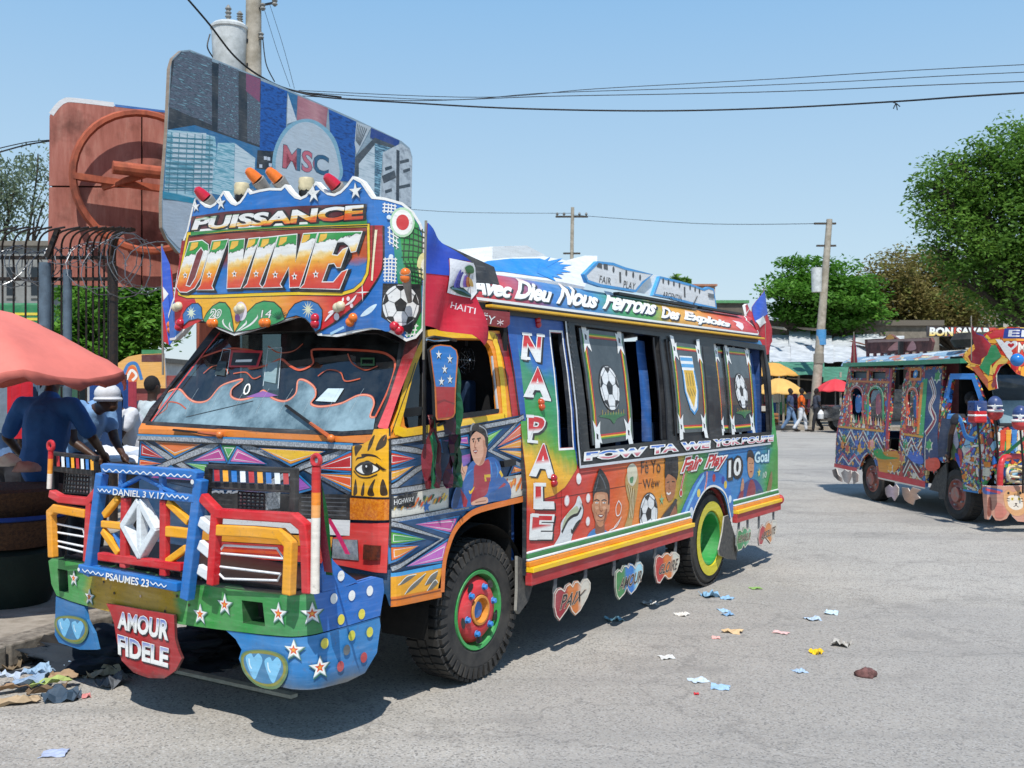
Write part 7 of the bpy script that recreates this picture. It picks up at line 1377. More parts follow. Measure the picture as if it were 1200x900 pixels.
def farumb(label, uc, v_rim, v_top, ur, d, col, group=None): p = Wp(uc, v_rim, d); umbrella(label, p.x, d, p.z, ur/FPX*d, (v_rim-v_top)/FPX*d, col, group=group)
farumb('upper yellow market umbrella by the rear of the bus', 905, 440, 425, 32, 44, 'd8a24a'); farumb('lower yellow market umbrella with a man in orange beside it', 913, 461, 443, 32, 41.5, 'e0b060'); farumb('red market umbrella right of the leaning pole', 979, 458, 444, 25, 42, 'd83a44')
# ---------------------------------------------------------------- people
def remesh(o, vox, sm=3):
    r = o.modifiers.new('weld', 'REMESH'); r.mode = 'VOXEL'; r.voxel_size = vox; r.use_smooth_shade = True
    s = o.modifiers.new('soft', 'SMOOTH'); s.factor = .6; s.iterations = sm; return o
def skinm(c): return simple('skin_'+c, c, .5, 0, 14, .15, None, .1, .002)
def cloth(c): return simple('cloth_'+c, c, .85, 0, 7, .22, None, .5, .02)
def person(label, loc, rz, J, skin='3a2418', shirt='20468a', pants='1c1c22', hair='0c0a0a', H=1.7, sleeve=.55, long_hair=False, cap=None, vox=.016, shorts=False, shoes='2a2420', group=None, bulk=1.):
    """J: joints in metres, the person looks towards -Y; missing ones fall back to a relaxed stance"""
    k = H/1.7
    D = dict(pel=(0, 0, .93), wa=(0, 0, 1.08), ch=(0, 0, 1.27), nk=(0, 0, 1.44), hd=(0, -.015, 1.57), ls=(.18, 0, 1.38), rs=(-.18, 0, 1.38), le=(.22, .02, 1.1), re=(-.22, .02, 1.1), lw=(.22, -.08, .86), rw=(-.22, -.08, .86),
             lh=(.09, 0, .9), rh=(-.09, 0, .9), lk=(.1, -.02, .49), rk=(-.1, -.02, .49), la=(.1, .02, .09), ra=(-.1, .02, .09)); D.update(J); D = {a: Vector(b)*k for a, b in D.items()}
    t = thing('person', label, 'person', loc, rz, group); sk = skinm(skin); m = MB()
    def seg(mm, a, b, r1, r2, mat, sc=1.): m_ = a.lerp(b, .45); mm.tube([a, m_, b], [r1*sc, (r1*.55+r2*.45)*1.04*sc, r2*sc], mat, 10); mm.ball(a, r1*sc*.98, mat, 10, 7); mm.ball(b, r2*sc*.98, mat, 10, 7)
    seg(m, D['pel'], D['wa'], .13*k, .12*k, sk); seg(m, D['wa'], D['ch'], .12*k, .135*k, sk); seg(m, D['ch'], D['nk'], .13*k, .055*k, sk); seg(m, D['nk'], D['hd'], .052*k, .055*k, sk)
    hd = D['hd']+Vector((0, 0, .04*k)); m.ball(hd, (.074*k, .092*k, .105*k), sk, 16, 12); m.ball(hd+Vector((0, -.055, -.06))*k, (.045*k, .045*k, .045*k), sk); m.tube([hd+Vector((0, -.085, .01))*k, hd+Vector((0, -.112, -.022))*k], [.011*k, .017*k], sk, 8)
    for s in (-1, 1): m.ball(hd+Vector((s*.076, .008, -.01))*k, (.014*k, .022*k, .032*k), sk, 8, 6)
    m.ball(hd+Vector((0, -.088, -.052))*k, (.027*k, .012*k, .008*k), sk, 8, 6)
    for s, a in ((1, 'l'), (-1, 'r')):
        seg(m, D['ch']+Vector((s*.05, 0, .09))*k, D[a+'s'], .07*k, .058*k, sk); seg(m, D[a+'s'], D[a+'e'], .052*k, .04*k, sk); seg(m, D[a+'e'], D[a+'w'], .04*k, .026*k, sk)
        d = (D[a+'w']-D[a+'e']).normalized(); sd = d.cross(Vector((0, 1, .2))).normalized(); pn = D[a+'w']+d*.055*k; m.tube([D[a+'w'], D[a+'w']+d*.04*k, pn+d*.03*k], [.024*k, .036*k, .034*k], sk, 8)
        for i, (o, ln) in enumerate(((-.027, .06), (-.009, .075), (.009, .07), (.026, .055))): b = pn+d*.02*k+sd*o*k; cu = Vector((0, -.02, 0))*k; m.tube([b, b+d*ln*.55*k, b+d*ln*k+cu], [.0095*k, .009*k, .0075*k], sk, 6)
        b = D[a+'w']+d*.02*k-sd*.02*k; m.tube([b, b-sd*.03*k+d*.03*k, b-sd*.035*k+d*.06*k], [.012*k, .011*k, .008*k], sk, 6)
        seg(m, D['pel'], D[a+'h'], .12*k, .095*k, sk); seg(m, D[a+'h'], D[a+'k'], .085*k, .056*k, sk); seg(m, D[a+'k'], D[a+'a'], .055*k, .036*k, sk)
    remesh(m.build('body', t), vox)
    m = MB(); c = cloth(shirt); kb = k*bulk
    seg(m, D['pel']+Vector((0, 0, .02)), D['wa'], .145*kb, .135*kb, c); seg(m, D['wa'], D['ch'], .135*kb, .15*kb, c); seg(m, D['ch'], D['ch'].lerp(D['nk'], .62), .145*kb, .085*kb, c)
    for s, a in ((1, 'l'), (-1, 'r')):
        seg(m, D['ch']+Vector((s*.06, 0, .08))*k, D[a+'s'], .085*k, .072*k, c); e = D[a+'s'].lerp(D[a+'e'], min(1, sleeve)); seg(m, D[a+'s'], e, .07*k, .066*k, c)
        if sleeve > 1: seg(m, D[a+'e'], D[a+'e'].lerp(D[a+'w'], sleeve-1), .056*k, .044*k, c)
    wrinkle(remesh(m.build('shirt', t), vox, 2), .028, .12); m = MB(); c = cloth(pants)
    for s, a in ((1, 'l'), (-1, 'r')):
        seg(m, D['pel']-Vector((0, 0, .02)), D[a+'h'], .14*k, .108*k, c); seg(m, D[a+'h'], D[a+'k'], .1*k, .075*k, c)
        if not shorts: seg(m, D[a+'k'], D[a+'a'].lerp(D[a+'k'], .06), .073*k, .062*k, c)
    wrinkle(remesh(m.build('shorts' if shorts else 'trousers', t), vox, 2), .025, .12)
    for a in 'lr': m = MB(); f = D[a+'a']; m.ball(f+Vector((0, -.06, -.045))*k, (.045*k, .125*k, .045*k), cloth(shoes), 12, 8); m.build('shoe', t, smooth=True)
    m = MB(); hm = simple('hair_'+hair, hair, .85, 0, 60, .4, '201c1a', .8, .01); m.ball(hd+Vector((0, .018, .022))*k, (.084*k, .092*k, .1*k), hm, 16, 12)
    if long_hair: m.ball(hd+Vector((0, .06, -.03))*k, (.085*k, .06*k, .12*k), hm, 12, 9)
    remesh(m.build('hair', t), .012)
    for s in (-1, 1): m = MB(); m.ball(hd+Vector((s*.03, -.083, .008))*k, (.011*k, .007*k, .005*k), P('c8bcae', .4, 0), 8, 6); e = m.build('eye', t); m = MB(); m.ball(hd+Vector((s*.03, -.09, .008))*k, .005*k, P('120c08', .2, 0), 6, 5); m.build('iris', e)
    if cap: m = MB(); m.ball(hd+Vector((0, .005, .045))*k, (.1*k, .11*k, .085*k), cloth(cap), 16, 10); m.tube([hd+Vector((.09*cos(q), .1*sin(q), .0))*k for q in [2*pi*i/16 for i in range(16)]], .02*k, cloth(cap), 6, closed=True); m.build('cap', t, smooth=True)
    return t
# left market
p = Wp(52, 455, 8.0)
person('man in a dark blue T-shirt with his back turned under the salmon parasol', (p.x, 8.0, .135), radians(170), dict(pel=(0, .02, .9), wa=(0, .0, 1.05), ch=(.0, -.04, 1.28), nk=(.02, -.10, 1.47), hd=(.02, -.16, 1.58), ls=(.21, -.04, 1.38), rs=(-.21, -.04, 1.38), le=(.36, -.06, 1.14), re=(-.33, -.10, 1.14), lw=(.40, -.30, .98), rw=(-.26, -.36, 1.0)), shirt='245c9c', pants='181a20', bulk=1.15, H=1.76, vox=.014, sleeve=.8)
p = Wp(101, 455, 8.7)
person('person in a pale blue shirt and white cap bending beside the man in blue', (p.x, 8.7, .135), radians(60), dict(pel=(0, .12, .9), wa=(0, .1, 1.04), ch=(0, -.02, 1.27), nk=(0, -.14, 1.36), hd=(0, -.27, 1.40), ls=(.19, -.02, 1.34), rs=(-.19, -.02, 1.38), le=(.2, -.10, 1.1), re=(-.2, -.10, 1.1), lw=(.14, -.28, .98), rw=(-.14, -.28, .98)), shirt='7ba2cc', pants='20242c', cap='d8dadc', H=1.74, vox=.014, skin='4a3020')
p = Wp(157, 455, 10.5)
person('woman in a white blouse and black trousers leaning over the clothes table', (p.x, 10.5, .135), radians(-60), dict(pel=(0, .12, .9), ch=(0, -.04, 1.24), nk=(0, -.12, 1.38), hd=(0, -.22, 1.46), ls=(.17, -.05, 1.34), rs=(-.17, -.05, 1.34), le=(.2, -.18, 1.1), re=(-.2, -.18, 1.1), lw=(.1, -.4, 1.02), rw=(-.1, -.4, 1.02)), shirt='d8dade', pants='101114', long_hair=True, H=1.66, vox=.014)
p = Wp(178, 455, 11.5)
person('person in a pale shirt standing just left of the bus windscreen', (p.x, 11.5, .135), radians(150), {}, shirt='b8c4c8', pants='2a3040', H=1.68, vox=.016)
p = Wp(10, 455, 9.6)
person('figure in shade at the far left behind the man in blue', (p.x, 9.6, .135), radians(150), {}, shirt='5a78a0', pants='2a2a30', H=1.66, vox=.016)
p = Wp(38, 455, 9.8)
person('customer in a light blue shirt seen behind the man in blue', (p.x, 9.8, .135), radians(200), {}, shirt='7fb0d8', pants='2a2a30', H=1.7, vox=.016)
# far walkers
wk = dict(lk=(.1, -.16, .5), rk=(-.1, .05, .5), la=(.1, -.2, .1), ra=(-.1, .3, .14), lw=(.24, .12, .9), rw=(-.24, -.2, .94))
for u, lab, sh, pa, skin, rz, kw in ((926, 'far walker in faded blue clothes beside the man in orange', '3a4a6a', '6a86a8', '2a1a14', 60, {}), (939, 'far walker in a bright orange shirt and white trousers', 'f06a1c', 'd8dade', '2a1a14', 80, {}), (957, 'far walker in a dark grey shirt carrying a white bag', '3c4250', '1c1e24', '2a1a14', -80, {})):
    p = gp(u, 506); person(lab, (p.x, p.y, 0), radians(rz), wk, skin=skin, shirt=sh, pants=pa, H=1.68, vox=.022, group='pedestrians crossing in front of the market')
p = gp(964, 506); m = MB(); m.lathe([(.001, -.3), (.14, -.28), (.16, -.1), (.08, .02), (.03, .08)], cloth('e0e2e4'), 12, (0, 0, 0), 'z'); o = m.build('carrier_bag', smooth=True); o.location = (p.x-.1, p.y-.15, .8); tag(o, 'white carrier bag in the hand of the dark grey walker', 'bag')
# salmon parasol
t = umbrella('faded salmon parasol covering the left market stall', -3.74, 7.0, 1.815, 1.08, .45, 'e07a6c', n=8, scal=.05, fold=.05, skirt=.07)
# clothes table
def crumple(name, label, cat, loc, r, col, seed=0, sub=4, amp=.35, parent=None, flat=.5, group=None, fr=3.):
    from mathutils import noise as mn
    bm = bmesh.new(); bmesh.ops.create_icosphere(bm, subdivisions=sub, radius=1)
    for v in bm.verts:
        n = mn.fractal(v.co*fr*.5+Vector((seed*7.3, seed, 0)), 1., 2.1, 4); q = 1+amp*n+amp*.5*abs(mn.noise(v.co*fr*2+Vector((seed, 0, 0)))); v.co = Vector((v.co.x*r[0]*q, v.co.y*r[1]*q, max(-.05*r[2], v.co.z*q*r[2])))
    me = bpy.data.meshes.new(name); bm.to_mesh(me); bm.free(); me.materials.append(cloth(col) if isinstance(col, str) else col); me.polygons.foreach_set('use_smooth', [True]*len(me.polygons))
    o = bpy.data.objects.new(name, me); link(o, parent); o.location = loc
    if cat: tag(o, label, cat, group)
    return o
tb = thing('clothes_table', 'wooden stall table loaded with second hand clothes', 'table', (Wp(148, 455, 9.3).x, 9.3, .135)); m = MB(); m.box((-.75, -.35, .86), (.75, .35, .9), simple('table_board', '6a5038', .8)); m.build('tabletop', tb)
for x, y in ((-.7, -.3), (.7, -.3), (.7, .3), (-.7, .3)): m = MB(); m.box((x-.03, y-.03, 0), (x+.03, y+.03, .86), simple('table_board', '6a5038', .8)); m.build('leg', tb)
for i, (dx, dy, r, c, lab) in enumerate(((-.5, -.1, (.2, .18, .14), 'd8dadc', 'white garment bundle at the left end of the clothes table'), (-.25, -.22, (.22, .14, .07), 'c02a3a', 'red garment lying on the clothes table'), (-.1, .05, (.3, .2, .12), 'e4e4e6', 'large heap of white shirts on the clothes table'), (.25, -.1, (.24, .2, .1), 'b8c4d4', 'pale blue garments at the right half of the table'), (.5, .1, (.22, .2, .16), 'd8a07a', 'peach coloured garment heap at the right end of the table'), (.42, -.2, (.18, .12, .08), '7a7f8a', 'grey garment on the front right of the table'), (.1, -.25, (.3, .1, .06), 'ececec', 'white sheet hanging over the front edge of the table'))):
    crumple('garment_heap', lab, 'clothes', (tb.location.x+dx, 9.3+dy, 1.04), r, c, i, 4, .4)
# rail with hanging clothes behind
for i, (u, v, d, w_, h, c) in enumerate(((24, 475, 9.2, .12, .6, 'c81c30'), (32, 472, 9.3, .12, .5, '5a7890'), (6, 472, 9.4, .14, .55, '7a8a98'), (118, 500, 10.2, .22, .5, '1f3f6a'), (128, 480, 10.4, .2, .6, '1f4a8a'), (136, 490, 10.6, .12, .9, '15161a'), (15, 465, 9.5, .1, .4, 'b0a898'), (140, 468, 11.5, .2, .4, 'a83a4a'))):
    m = MB(); n = 8; vs = [(-w_+2*w_*i_/n, .02*sin(i_*2.1), z) for z in (h/2, -h/2) for i_ in range(n+1)]; m.add(vs, [(i_, i_+1, n+2+i_, n+1+i_) for i_ in range(n)], cloth(c)); o = m.build('hanging_cloth', normals=False); md = o.modifiers.new('thick', 'SOLIDIFY'); md.thickness = .01; o.location = Wp(u, v, d)
    tag(o, ['red cloth strip hanging left of the man in blue', 'grey blue cloth hanging beside the red strip', 'grey cloth at the far left edge', 'navy garment hanging under the parasol edge', 'blue garment hanging left of the black one', 'black cloth hanging between the stall and the white blouse', 'beige cloth at the left under the parasol', 'dark red cloth behind the woman in white'][i], 'clothes', 'clothes hanging in the left stall')
# baskets, sacks and a cart wheel in the shade at the lower left
bk = simple('brown_basket', '5c3f2a', .9, 0, 45, .4, '35221a', 1., .02)
t = thing('market_basket', 'wide brown basket stack with a blue band at the left edge', 'basket', (Wp(10, 455, 7.5).x, 7.5, .135)); m = MB(); m.lathe([(.001, .42), (.30, .42), (.40, .60), (.42, .62), (.38, .64)], bk, 28, (0, 0, 0), 'z'); m.build('basket', t, smooth=True); m = MB(); m.lathe([(.30, .64), (.38, .80), (.41, .83), (.36, .85), (.001, .80)], bk, 28, (0, 0, 0), 'z'); m.build('basket', t, smooth=True)
m = MB(); m.lathe([(.404, .625), (.418, .635), (.40, .66)], cloth('1c3f8a'), 28, (0, 0, 0), 'z'); m.build('blue_band', t)
m = MB(); m.lathe([(.001, 0), (.28, 0), (.36, .2), (.34, .38), (.2, .42)], cloth('14241c'), 24, (0, 0, 0), 'z'); m.build('dark_sack', t, smooth=True)
for i, (u, v, c, lab) in enumerate(((10, 545, 'd8cfc0', 'white and yellow cloth on top of the baskets'), (30, 552, 'b08a80', 'pinkish bundle beside the baskets'))): p = Wp(u, v, 7.4); crumple('cloth_bundle', lab, 'clothes', (p.x, 7.4, p.z), (.09, .09, .08), c, 20+i, 3)
t = thing('cart_wheel', 'black rubber wheel of a handcart in the shade', 'wheel', (Wp(28, 455, 7.7).x, 7.7, .135), radians(20)); MB().lathe([(.14, -.05), (.24, -.06), (.27, 0), (.24, .06), (.14, .05), (.14, -.05)], RUBBER(), 30, (0, 0, .27), 'y').build('tyre', t, smooth=True); MB().lathe([(.001, -.02), (.14, -.03), (.14, .03), (.001, .02)], DARK(), 20, (0, 0, .27), 'y').build('rim', t)
crumple('dark_tarp_heap', 'blue and black tarpaulin heap at the kerb behind the bumper', 'tarpaulin', (gp(150, 775).x, gp(150, 775).y, 0), (.55, .32, .14), '1c2630', 33, 5, .6, fr=5); crumple('dark_tarp_heap', 'dark plastic heap on the road under the front of the bus', 'tarpaulin', (gp(240, 760).x, gp(240, 760).y, 0), (.5, .3, .12), '14181f', 34, 5, .7, fr=5)
crumple('dark_tarp_heap', 'small black rubbish heap on the kerb left of the tarpaulin', 'rubbish', (gp(70, 770).x, gp(70, 770).y, .05), (.3, .14, .08), '201d1a', 35, 4, .7, fr=5)
# litter
def sheet(name, label, u, v, w, h, col, rz=0., lift=.01, curl=.02, cat='litter', seed=0, z=0., group=None):
    r = random.Random(seed+int(u)); n = 6; vs = [((i/n-.5)*w*.66*(1+.13*r.uniform(-1, 1)), (j/n-.5)*h*.66*(1+.13*r.uniform(-1, 1)), max(.002, lift+curl*(.5*sin(i*.7+seed)*cos(j*.6+seed)+r.uniform(-.5, .5)+.3))) for i in range(n+1) for j in range(n+1)]
    m = MB(); m.add(vs, [(i*(n+1)+j, (i+1)*(n+1)+j, (i+1)*(n+1)+j+1, i*(n+1)+j+1) for i in range(n) for j in range(n)], P(col, .7, .8)); o = m.build(name, normals=False); md = o.modifiers.new('thick', 'SOLIDIFY'); md.thickness = .003; p = gp(u, v, z); o.location = (p.x, p.y, z); o.rotation_euler = (0, 0, rz); tag(o, label, cat, group)
for i, (u, v, w, h, c, rz, lab, cu) in enumerate(((832, 699, .20, .22, '86b4d4', .3, 'blue crumpled plastic bag nearest the rear wheel', .05), (852, 702, .12, .14, '8fb8d8', 1., 'light blue scrap beside the blue bag', .02), (848, 716, .10, .2, 'a8cce8', .2, 'pale blue paper strip below the blue bag', .01), (853, 721, .12, .1, '7fa8cc', .6, 'small blue wrapper below the pale strip', .02), (761, 708, .16, .2, 'dcd8d0', .4, 'white paper in the sun right of the heart plates', .02), (799, 721, .12, .14, 'd8d4cc', .9, 'white paper scrap under the rear wheel', .02), (720, 727, .18, .16, '8fc0d0', .3, 'pale teal plastic at the shadow edge', .03), (858, 741, .2, .14, 'd4b488', -.5, 'white and orange wrapper on the open road', .02), (839, 748, .08, .08, 'f0b0a8', 0, 'tiny pink paper scrap', .01), (781, 771, .14, .13, 'd8d8d4', .2, 'whitish paper left of the pink scrap', .01), (818, 798, .15, .14, 'c8d8e4', .4, 'pale blue paper in the middle of the road', .01), (844, 806, .15, .14, '9cc0e0', -.3, 'light blue sheet beside the pale blue paper', .01), (816, 814, .04, .04, 'd02838', 0, 'tiny red bottle cap', .01), (937, 787, .11, .12, 'a8c0d8', .2, 'small greyish blue wrapper on the right road', .01), (957, 766, .10, .10, 'f2c818', .5, 'bright yellow wrapper on the right road', .03), (986, 756, .16, .2, 'b8b4ac', -.5, 'grey crumpled paper above the yellow wrapper', .04), (953, 726, .16, .16, 'b8cce0', .2, 'pale blue wrapper toward the second bus', .02), (975, 719, .14, .18, 'c4dceb', -.4, 'light cyan paper toward the second bus', .02), (915, 742, .16, .10, 'e0b8b4', -.6, 'pinkish scrap in the middle distance', .01), (886, 690, .14, .12, '8ab060', .2, 'green leaf scrap near the rear of the bus', .01), (64, 884, .17, .14, 'a8b4d0', .1, 'lilac patterned sheet at the lower left corner', .01), (101, 817, .07, .1, 'd88884', .5, 'pink paper scrap beside the rubbish pile', .02))):
    sheet('paper_litter', lab, u, v, w, h, c, rz, .004, cu, seed=i)
for i, (u, v, w, h, c, rz, lab, z) in enumerate(((20, 825, .34, .12, 'b09878', .35, 'cardboard strip lowest in the rubbish pile', 0), (15, 808, .3, .12, '9a7a5a', .5, 'brown cardboard strip above the lowest one', .02), (35, 800, .26, .2, '8aa0b8', .3, 'blue grey plastic sheet in the rubbish pile', .04), (60, 802, .3, .1, 'a8b868', .45, 'lime green strip in the rubbish pile', .03), (12, 795, .2, .2, 'c0ccdc', 0, 'pale plastic at the left edge of the pile', .05), (45, 788, .18, .16, '94b0c8', .8, 'light blue plastic on top of the pile', .07), (75, 795, .22, .1, 'a88a6a', .2, 'tan cardboard flap right in the pile', .05), (55, 812, .3, .06, '7a6248', .4, 'thin brown lath in the rubbish pile', .01))): sheet('rubbish_piece', lab, u, v, w, h, c, rz, .01, .04, seed=40+i, z=z)
r9 = random.Random(77); cn = {'8a9fb4': 'blue grey', 'b0a48c': 'sand coloured', '5a5f66': 'dark grey', 'c4ccd4': 'off white', '7a6850': 'brown', '34495c': 'navy'}
pl = [('nearest the kerb', 62, 792), ('beside the black tarpaulin', 118, 792), ('in front of the tarpaulin', 132, 802), ('under the left skirt', 95, 778), ('at the left edge of the picture', 5, 783), ('below the lime strip', 72, 820)]
for i, ((wh, u, v), (c, nm)) in enumerate(zip(pl, cn.items())): sheet('rubbish_piece', f'{nm} rubbish scrap {wh}', u, v, .28, .2, c, i*.7, .015, .06, seed=60+i)
crumple('stone', 'reddish brown stone lying alone on the road at right', 'stone', (gp(1014, 792).x, gp(1014, 792).y, 0), (.055, .05, .045), simple('stone_red', '7a5450', .9, 0, 30, .4, '4a302c'), 50, 3, .5)
m = MB(); m.bar(gp(205, 789)+Vector((0, 0, .02)), gp(345, 820)+Vector((0, 0, .02)), .05, .02, simple('sun_slit_pale', 'd8ccb4', .8)); o = m.build('sun_slit_strip'); tag(o, 'long pale strip imitating a slit of sunlight on the road under the bumper', 'sunlight strip')  # pale strip laid on the road in place of a sunlit slit
# ================================================================ SECOND BUS
Z2=(960,370,3.6); Z2A=(1080,370,6.92); Z2B=(1080,490,6.92); Z2C=(970,420,5)
F2 = Fr(5.71, 13.16, 97.4); b1 = bus
bus2 = thing('painted_bus', 'smaller carved and painted bus driving in at the right edge, zigzags and arched windows', 'bus', (5.71, 13.16, 0), radians(97.4)); bus = bus2
lean2 = interp([(.9, 0), (1.1, -.02), (2.1, -.2), (2.4, -.22)]); zc2 = [.9, 1.1, 1.5, 1.8, 2.1]
S2 = Surf(F2, [(3.6, .03), (-.84, .03)], lean2, zc2); S2F = Surf(F2, [(-.86, .0), (-.86, -1.85)], lambda z: -.45*max(0, z-1.25), [1.25])
mr, nv, gd, wt = P('7a2230'), P('1c2748'), P('d8862a'), P('dcd8cc')
L2 = lambda pts: pp(Z2, pts)
wall = L2([(125, 216), (300, 220), (525, 212), (515, 420), (500, 600), (455, 645), (448, 722), (250, 690), (240, 635), (228, 600), (205, 580), (185, 598), (168, 650), (66, 634), (76, 480), (104, 330)])
hA = L2([(314, 226), (374, 224), (352, 290), (346, 420), (340, 500), (336, 572), (284, 560), (300, 400)])
def archp(x0, x1, yt, yb, n=8): c = (x0+x1)/2; r = (x1-x0)/2; return [(x0, yb)]+[(c-r*cos(pi*i/n), yt+r*1.5-r*1.5*sin(pi*i/n)) for i in range(n+1)]+[(x1, yb)]
h2_, h3_, h4_ = L2(archp(130, 184, 298, 440)), L2(archp(208, 272, 300, 445)), L2(archp(372, 416, 305, 440))
w1, w2, w3 = L2([(136, 234), (200, 234), (200, 264), (136, 262)]), L2([(216, 234), (280, 236), (280, 267), (216, 265)]), L2([(388, 230), (426, 230), (426, 262), (388, 262)])
panel(S2, 'side_wall', bus, wall, mosaic('carved_ornament', ['a83a40', 'd0703f', '3f6aa8', 'b84440', 'e0c48a', '3f8a68', '9a3440', 'c8563f', 'd8d0bc'], 13, edge=.06), .04, holes=[hA, h2_, h3_, h4_, w1, w2, w3], back=DARK())
a = Art(S2, 'carved_pattern', bus, Z2, d0=.003); r2 = random.Random(5)
a.p(mosaic('blue_ornament', ['2a4a8a', '3a62a8', '2a6a9a', '8ab0d0', '2a3a78', 'd8a050', '3a5a9a'], 13, edge=.06), [(82, 470), (276, 490), (270, 560), (205, 575), (160, 650), (70, 630)]); a.p(P('d8902a'), [(240, 575), (330, 570), (350, 620), (320, 660), (255, 665)]); a.p(mosaic('blue_ornament', [], 13), [(345, 505), (440, 515), (440, 640), (350, 620)]); a.p(P('1a3a6c'), [(448, 230), (520, 225), (505, 600), (445, 650)])
def zig(pts, cols, w=.045, gap=.03):
    for i, c in enumerate(cols): q = [tuple(a.px(p)) for p in pts]; a.lsz(c, [(x, z-gap*i*1.6) for x, z in q], w*.5)
zig([(85, 480), (110, 530), (135, 478), (160, 535), (188, 482), (215, 540), (245, 488), (272, 545)], [wt, mr, wt, P('2a7a9a')]); zig([(346, 505), (370, 560), (392, 515), (412, 565), (436, 518)], [wt, mr, wt]); zig([(80, 610), (100, 580), (125, 615), (150, 585), (175, 620)], [P('c84a5a'), wt]); zig([(355, 690), (385, 625), (425, 690)], [wt, mr, wt, P('1c2a40')], gap=-.03)
for x, y, c in ((105, 520, '3f8a4a'), (100, 545, 'e0842a'), (120, 560, 'c8503a'), (160, 540, '4a6ac0'), (172, 558, 'f0a030'), (185, 545, '3a5ab0'), (215, 545, 'e86a4a'), (225, 540, 'f0a8a0'), (365, 545, '2f8a5a'), (390, 590, '3f7ad0'), (415, 585, '2f6ac0'), (350, 600, 'c86a5a'), (300, 640, 'e8a030'), (500, 255, '3f9a4a'), (464, 545, '3f9a5a'), (465, 620, 'e8503a'), (485, 640, 'd84030')):
    a.star(c, (x, y), .085, 6, .6, edge=r2.choice(['d8d4c4', '14161c', 'e8c860']), ew=.012)
a.sm('2a9a4a', [(232, 570), (262, 560), (280, 590), (335, 600), (300, 606), (260, 604), (236, 590)]); a.sm('3a6ac8', [(375, 590), (405, 575), (440, 600), (436, 625), (400, 618)]); a.sm('e0503a', [(450, 610), (500, 600), (510, 640), (470, 655), (450, 640)])
a.line('d8d4c8', [(470, 265), (488, 330), (470, 385), (488, 440), (450, 500)], .09, sm=True); a.line('8a2438', [(470, 265), (488, 330), (470, 385), (488, 440), (452, 500)], .055, sm=True); a.line('e8e4dc', [(472, 270), (488, 330), (470, 385), (486, 440)], .02, sm=True)
a.line('3aa05a', [(448, 268), (432, 515)], .13); a.line('e08a2a', [(436, 282), (418, 500)], .07); a.line('b02030', [(304, 225), (290, 565)], .1); a.line('2a3a8a', [(300, 225), (284, 560)], .025); a.line('c8902a', [(84, 468), (275, 488)], .03); a.line('c8902a', [(350, 498), (440, 512)], .03); a.line('d8772a', [(130, 276), (298, 281)], .03); a.line('d8772a', [(208, 232), (206, 276)], .06)
a.line('b03a3a', [(132, 228), (298, 226)], .03); a.line('e0802a', [(384, 226), (430, 226), (428, 268), (384, 268)], .04, closed=True); a.disc('3a8ac8', (407, 246), .06); a.disc('e8e8e0', (407, 246), .025)
for ar, c in ((h2_, 'b03a44'), (h3_, '2f9a5a'), (h4_, 'e0502a')): q = [S2.hit(*p) for p in ar]; a.lsz(c, q, .05); a.lsz('e8dcc8', [(x, z+.012) for x, z in q[1:-1]], .012)
for i in range(14): x = 132+i*10.5; a.p(P(r2.choice(['c8503a', 'e8b060', '8a3a5a', 'd8d0c0', '3f8a5a'])), [(x, 448+i*1.4), (x+4, 412+i*1.4), (x+9, 450+i*1.4)]); a.hold = True
for i in range(6): x = 366+i*9; a.p(P(r2.choice(['e0502a', 'e8b060', 'd8d0c0'])), [(x, 462+i), (x+4, 425+i), (x+8, 464+i)])
for i in range(170): a.disc(r2.choice(['e0d8c4', 'd8a040', '9ac0d8', 'c84a4a', '4a9a5a', 'e07a3a']), (r2.choice([r2.uniform(85, 295), r2.uniform(350, 440)]), r2.choice([r2.uniform(478, 590), r2.uniform(285, 470)])), .013, n=6)
a.hold = False; a.line('c8ccd4', [(205, 578), (185, 598), (168, 650)], .02, sm=True); a.line('c8303c', [(64, 630), (160, 650)], .06); a.line('c8303c', [(250, 668), (448, 712)], .09); a.line('d8d4c8', [(250, 684), (448, 728)], .02); a.line('d8d4c8', [(448, 640), (452, 510)], .02)
a.done('carved zigzags, fruit and animal shapes in many colours')
a = Art(S2, 'painted_pane', bus, Z2, d0=-.06); a.sm('3a8ac8', [(150, 330), (165, 345), (160, 400), (140, 400), (138, 350)]); a.sm('c8707a', [(225, 340), (240, 330), (245, 400), (225, 410)]); a.sm('8a90d8', [(252, 330), (268, 340), (266, 385), (250, 380)]); a.sm('3a8ac8', [(392, 330), (408, 345), (405, 420), (384, 420), (382, 350)]); a.p(P('3a4a52'), [(138, 236), (198, 236), (198, 262), (138, 262)]); a.p(P('4a5a60'), [(218, 238), (278, 238), (278, 264), (218, 264)]); a.done()
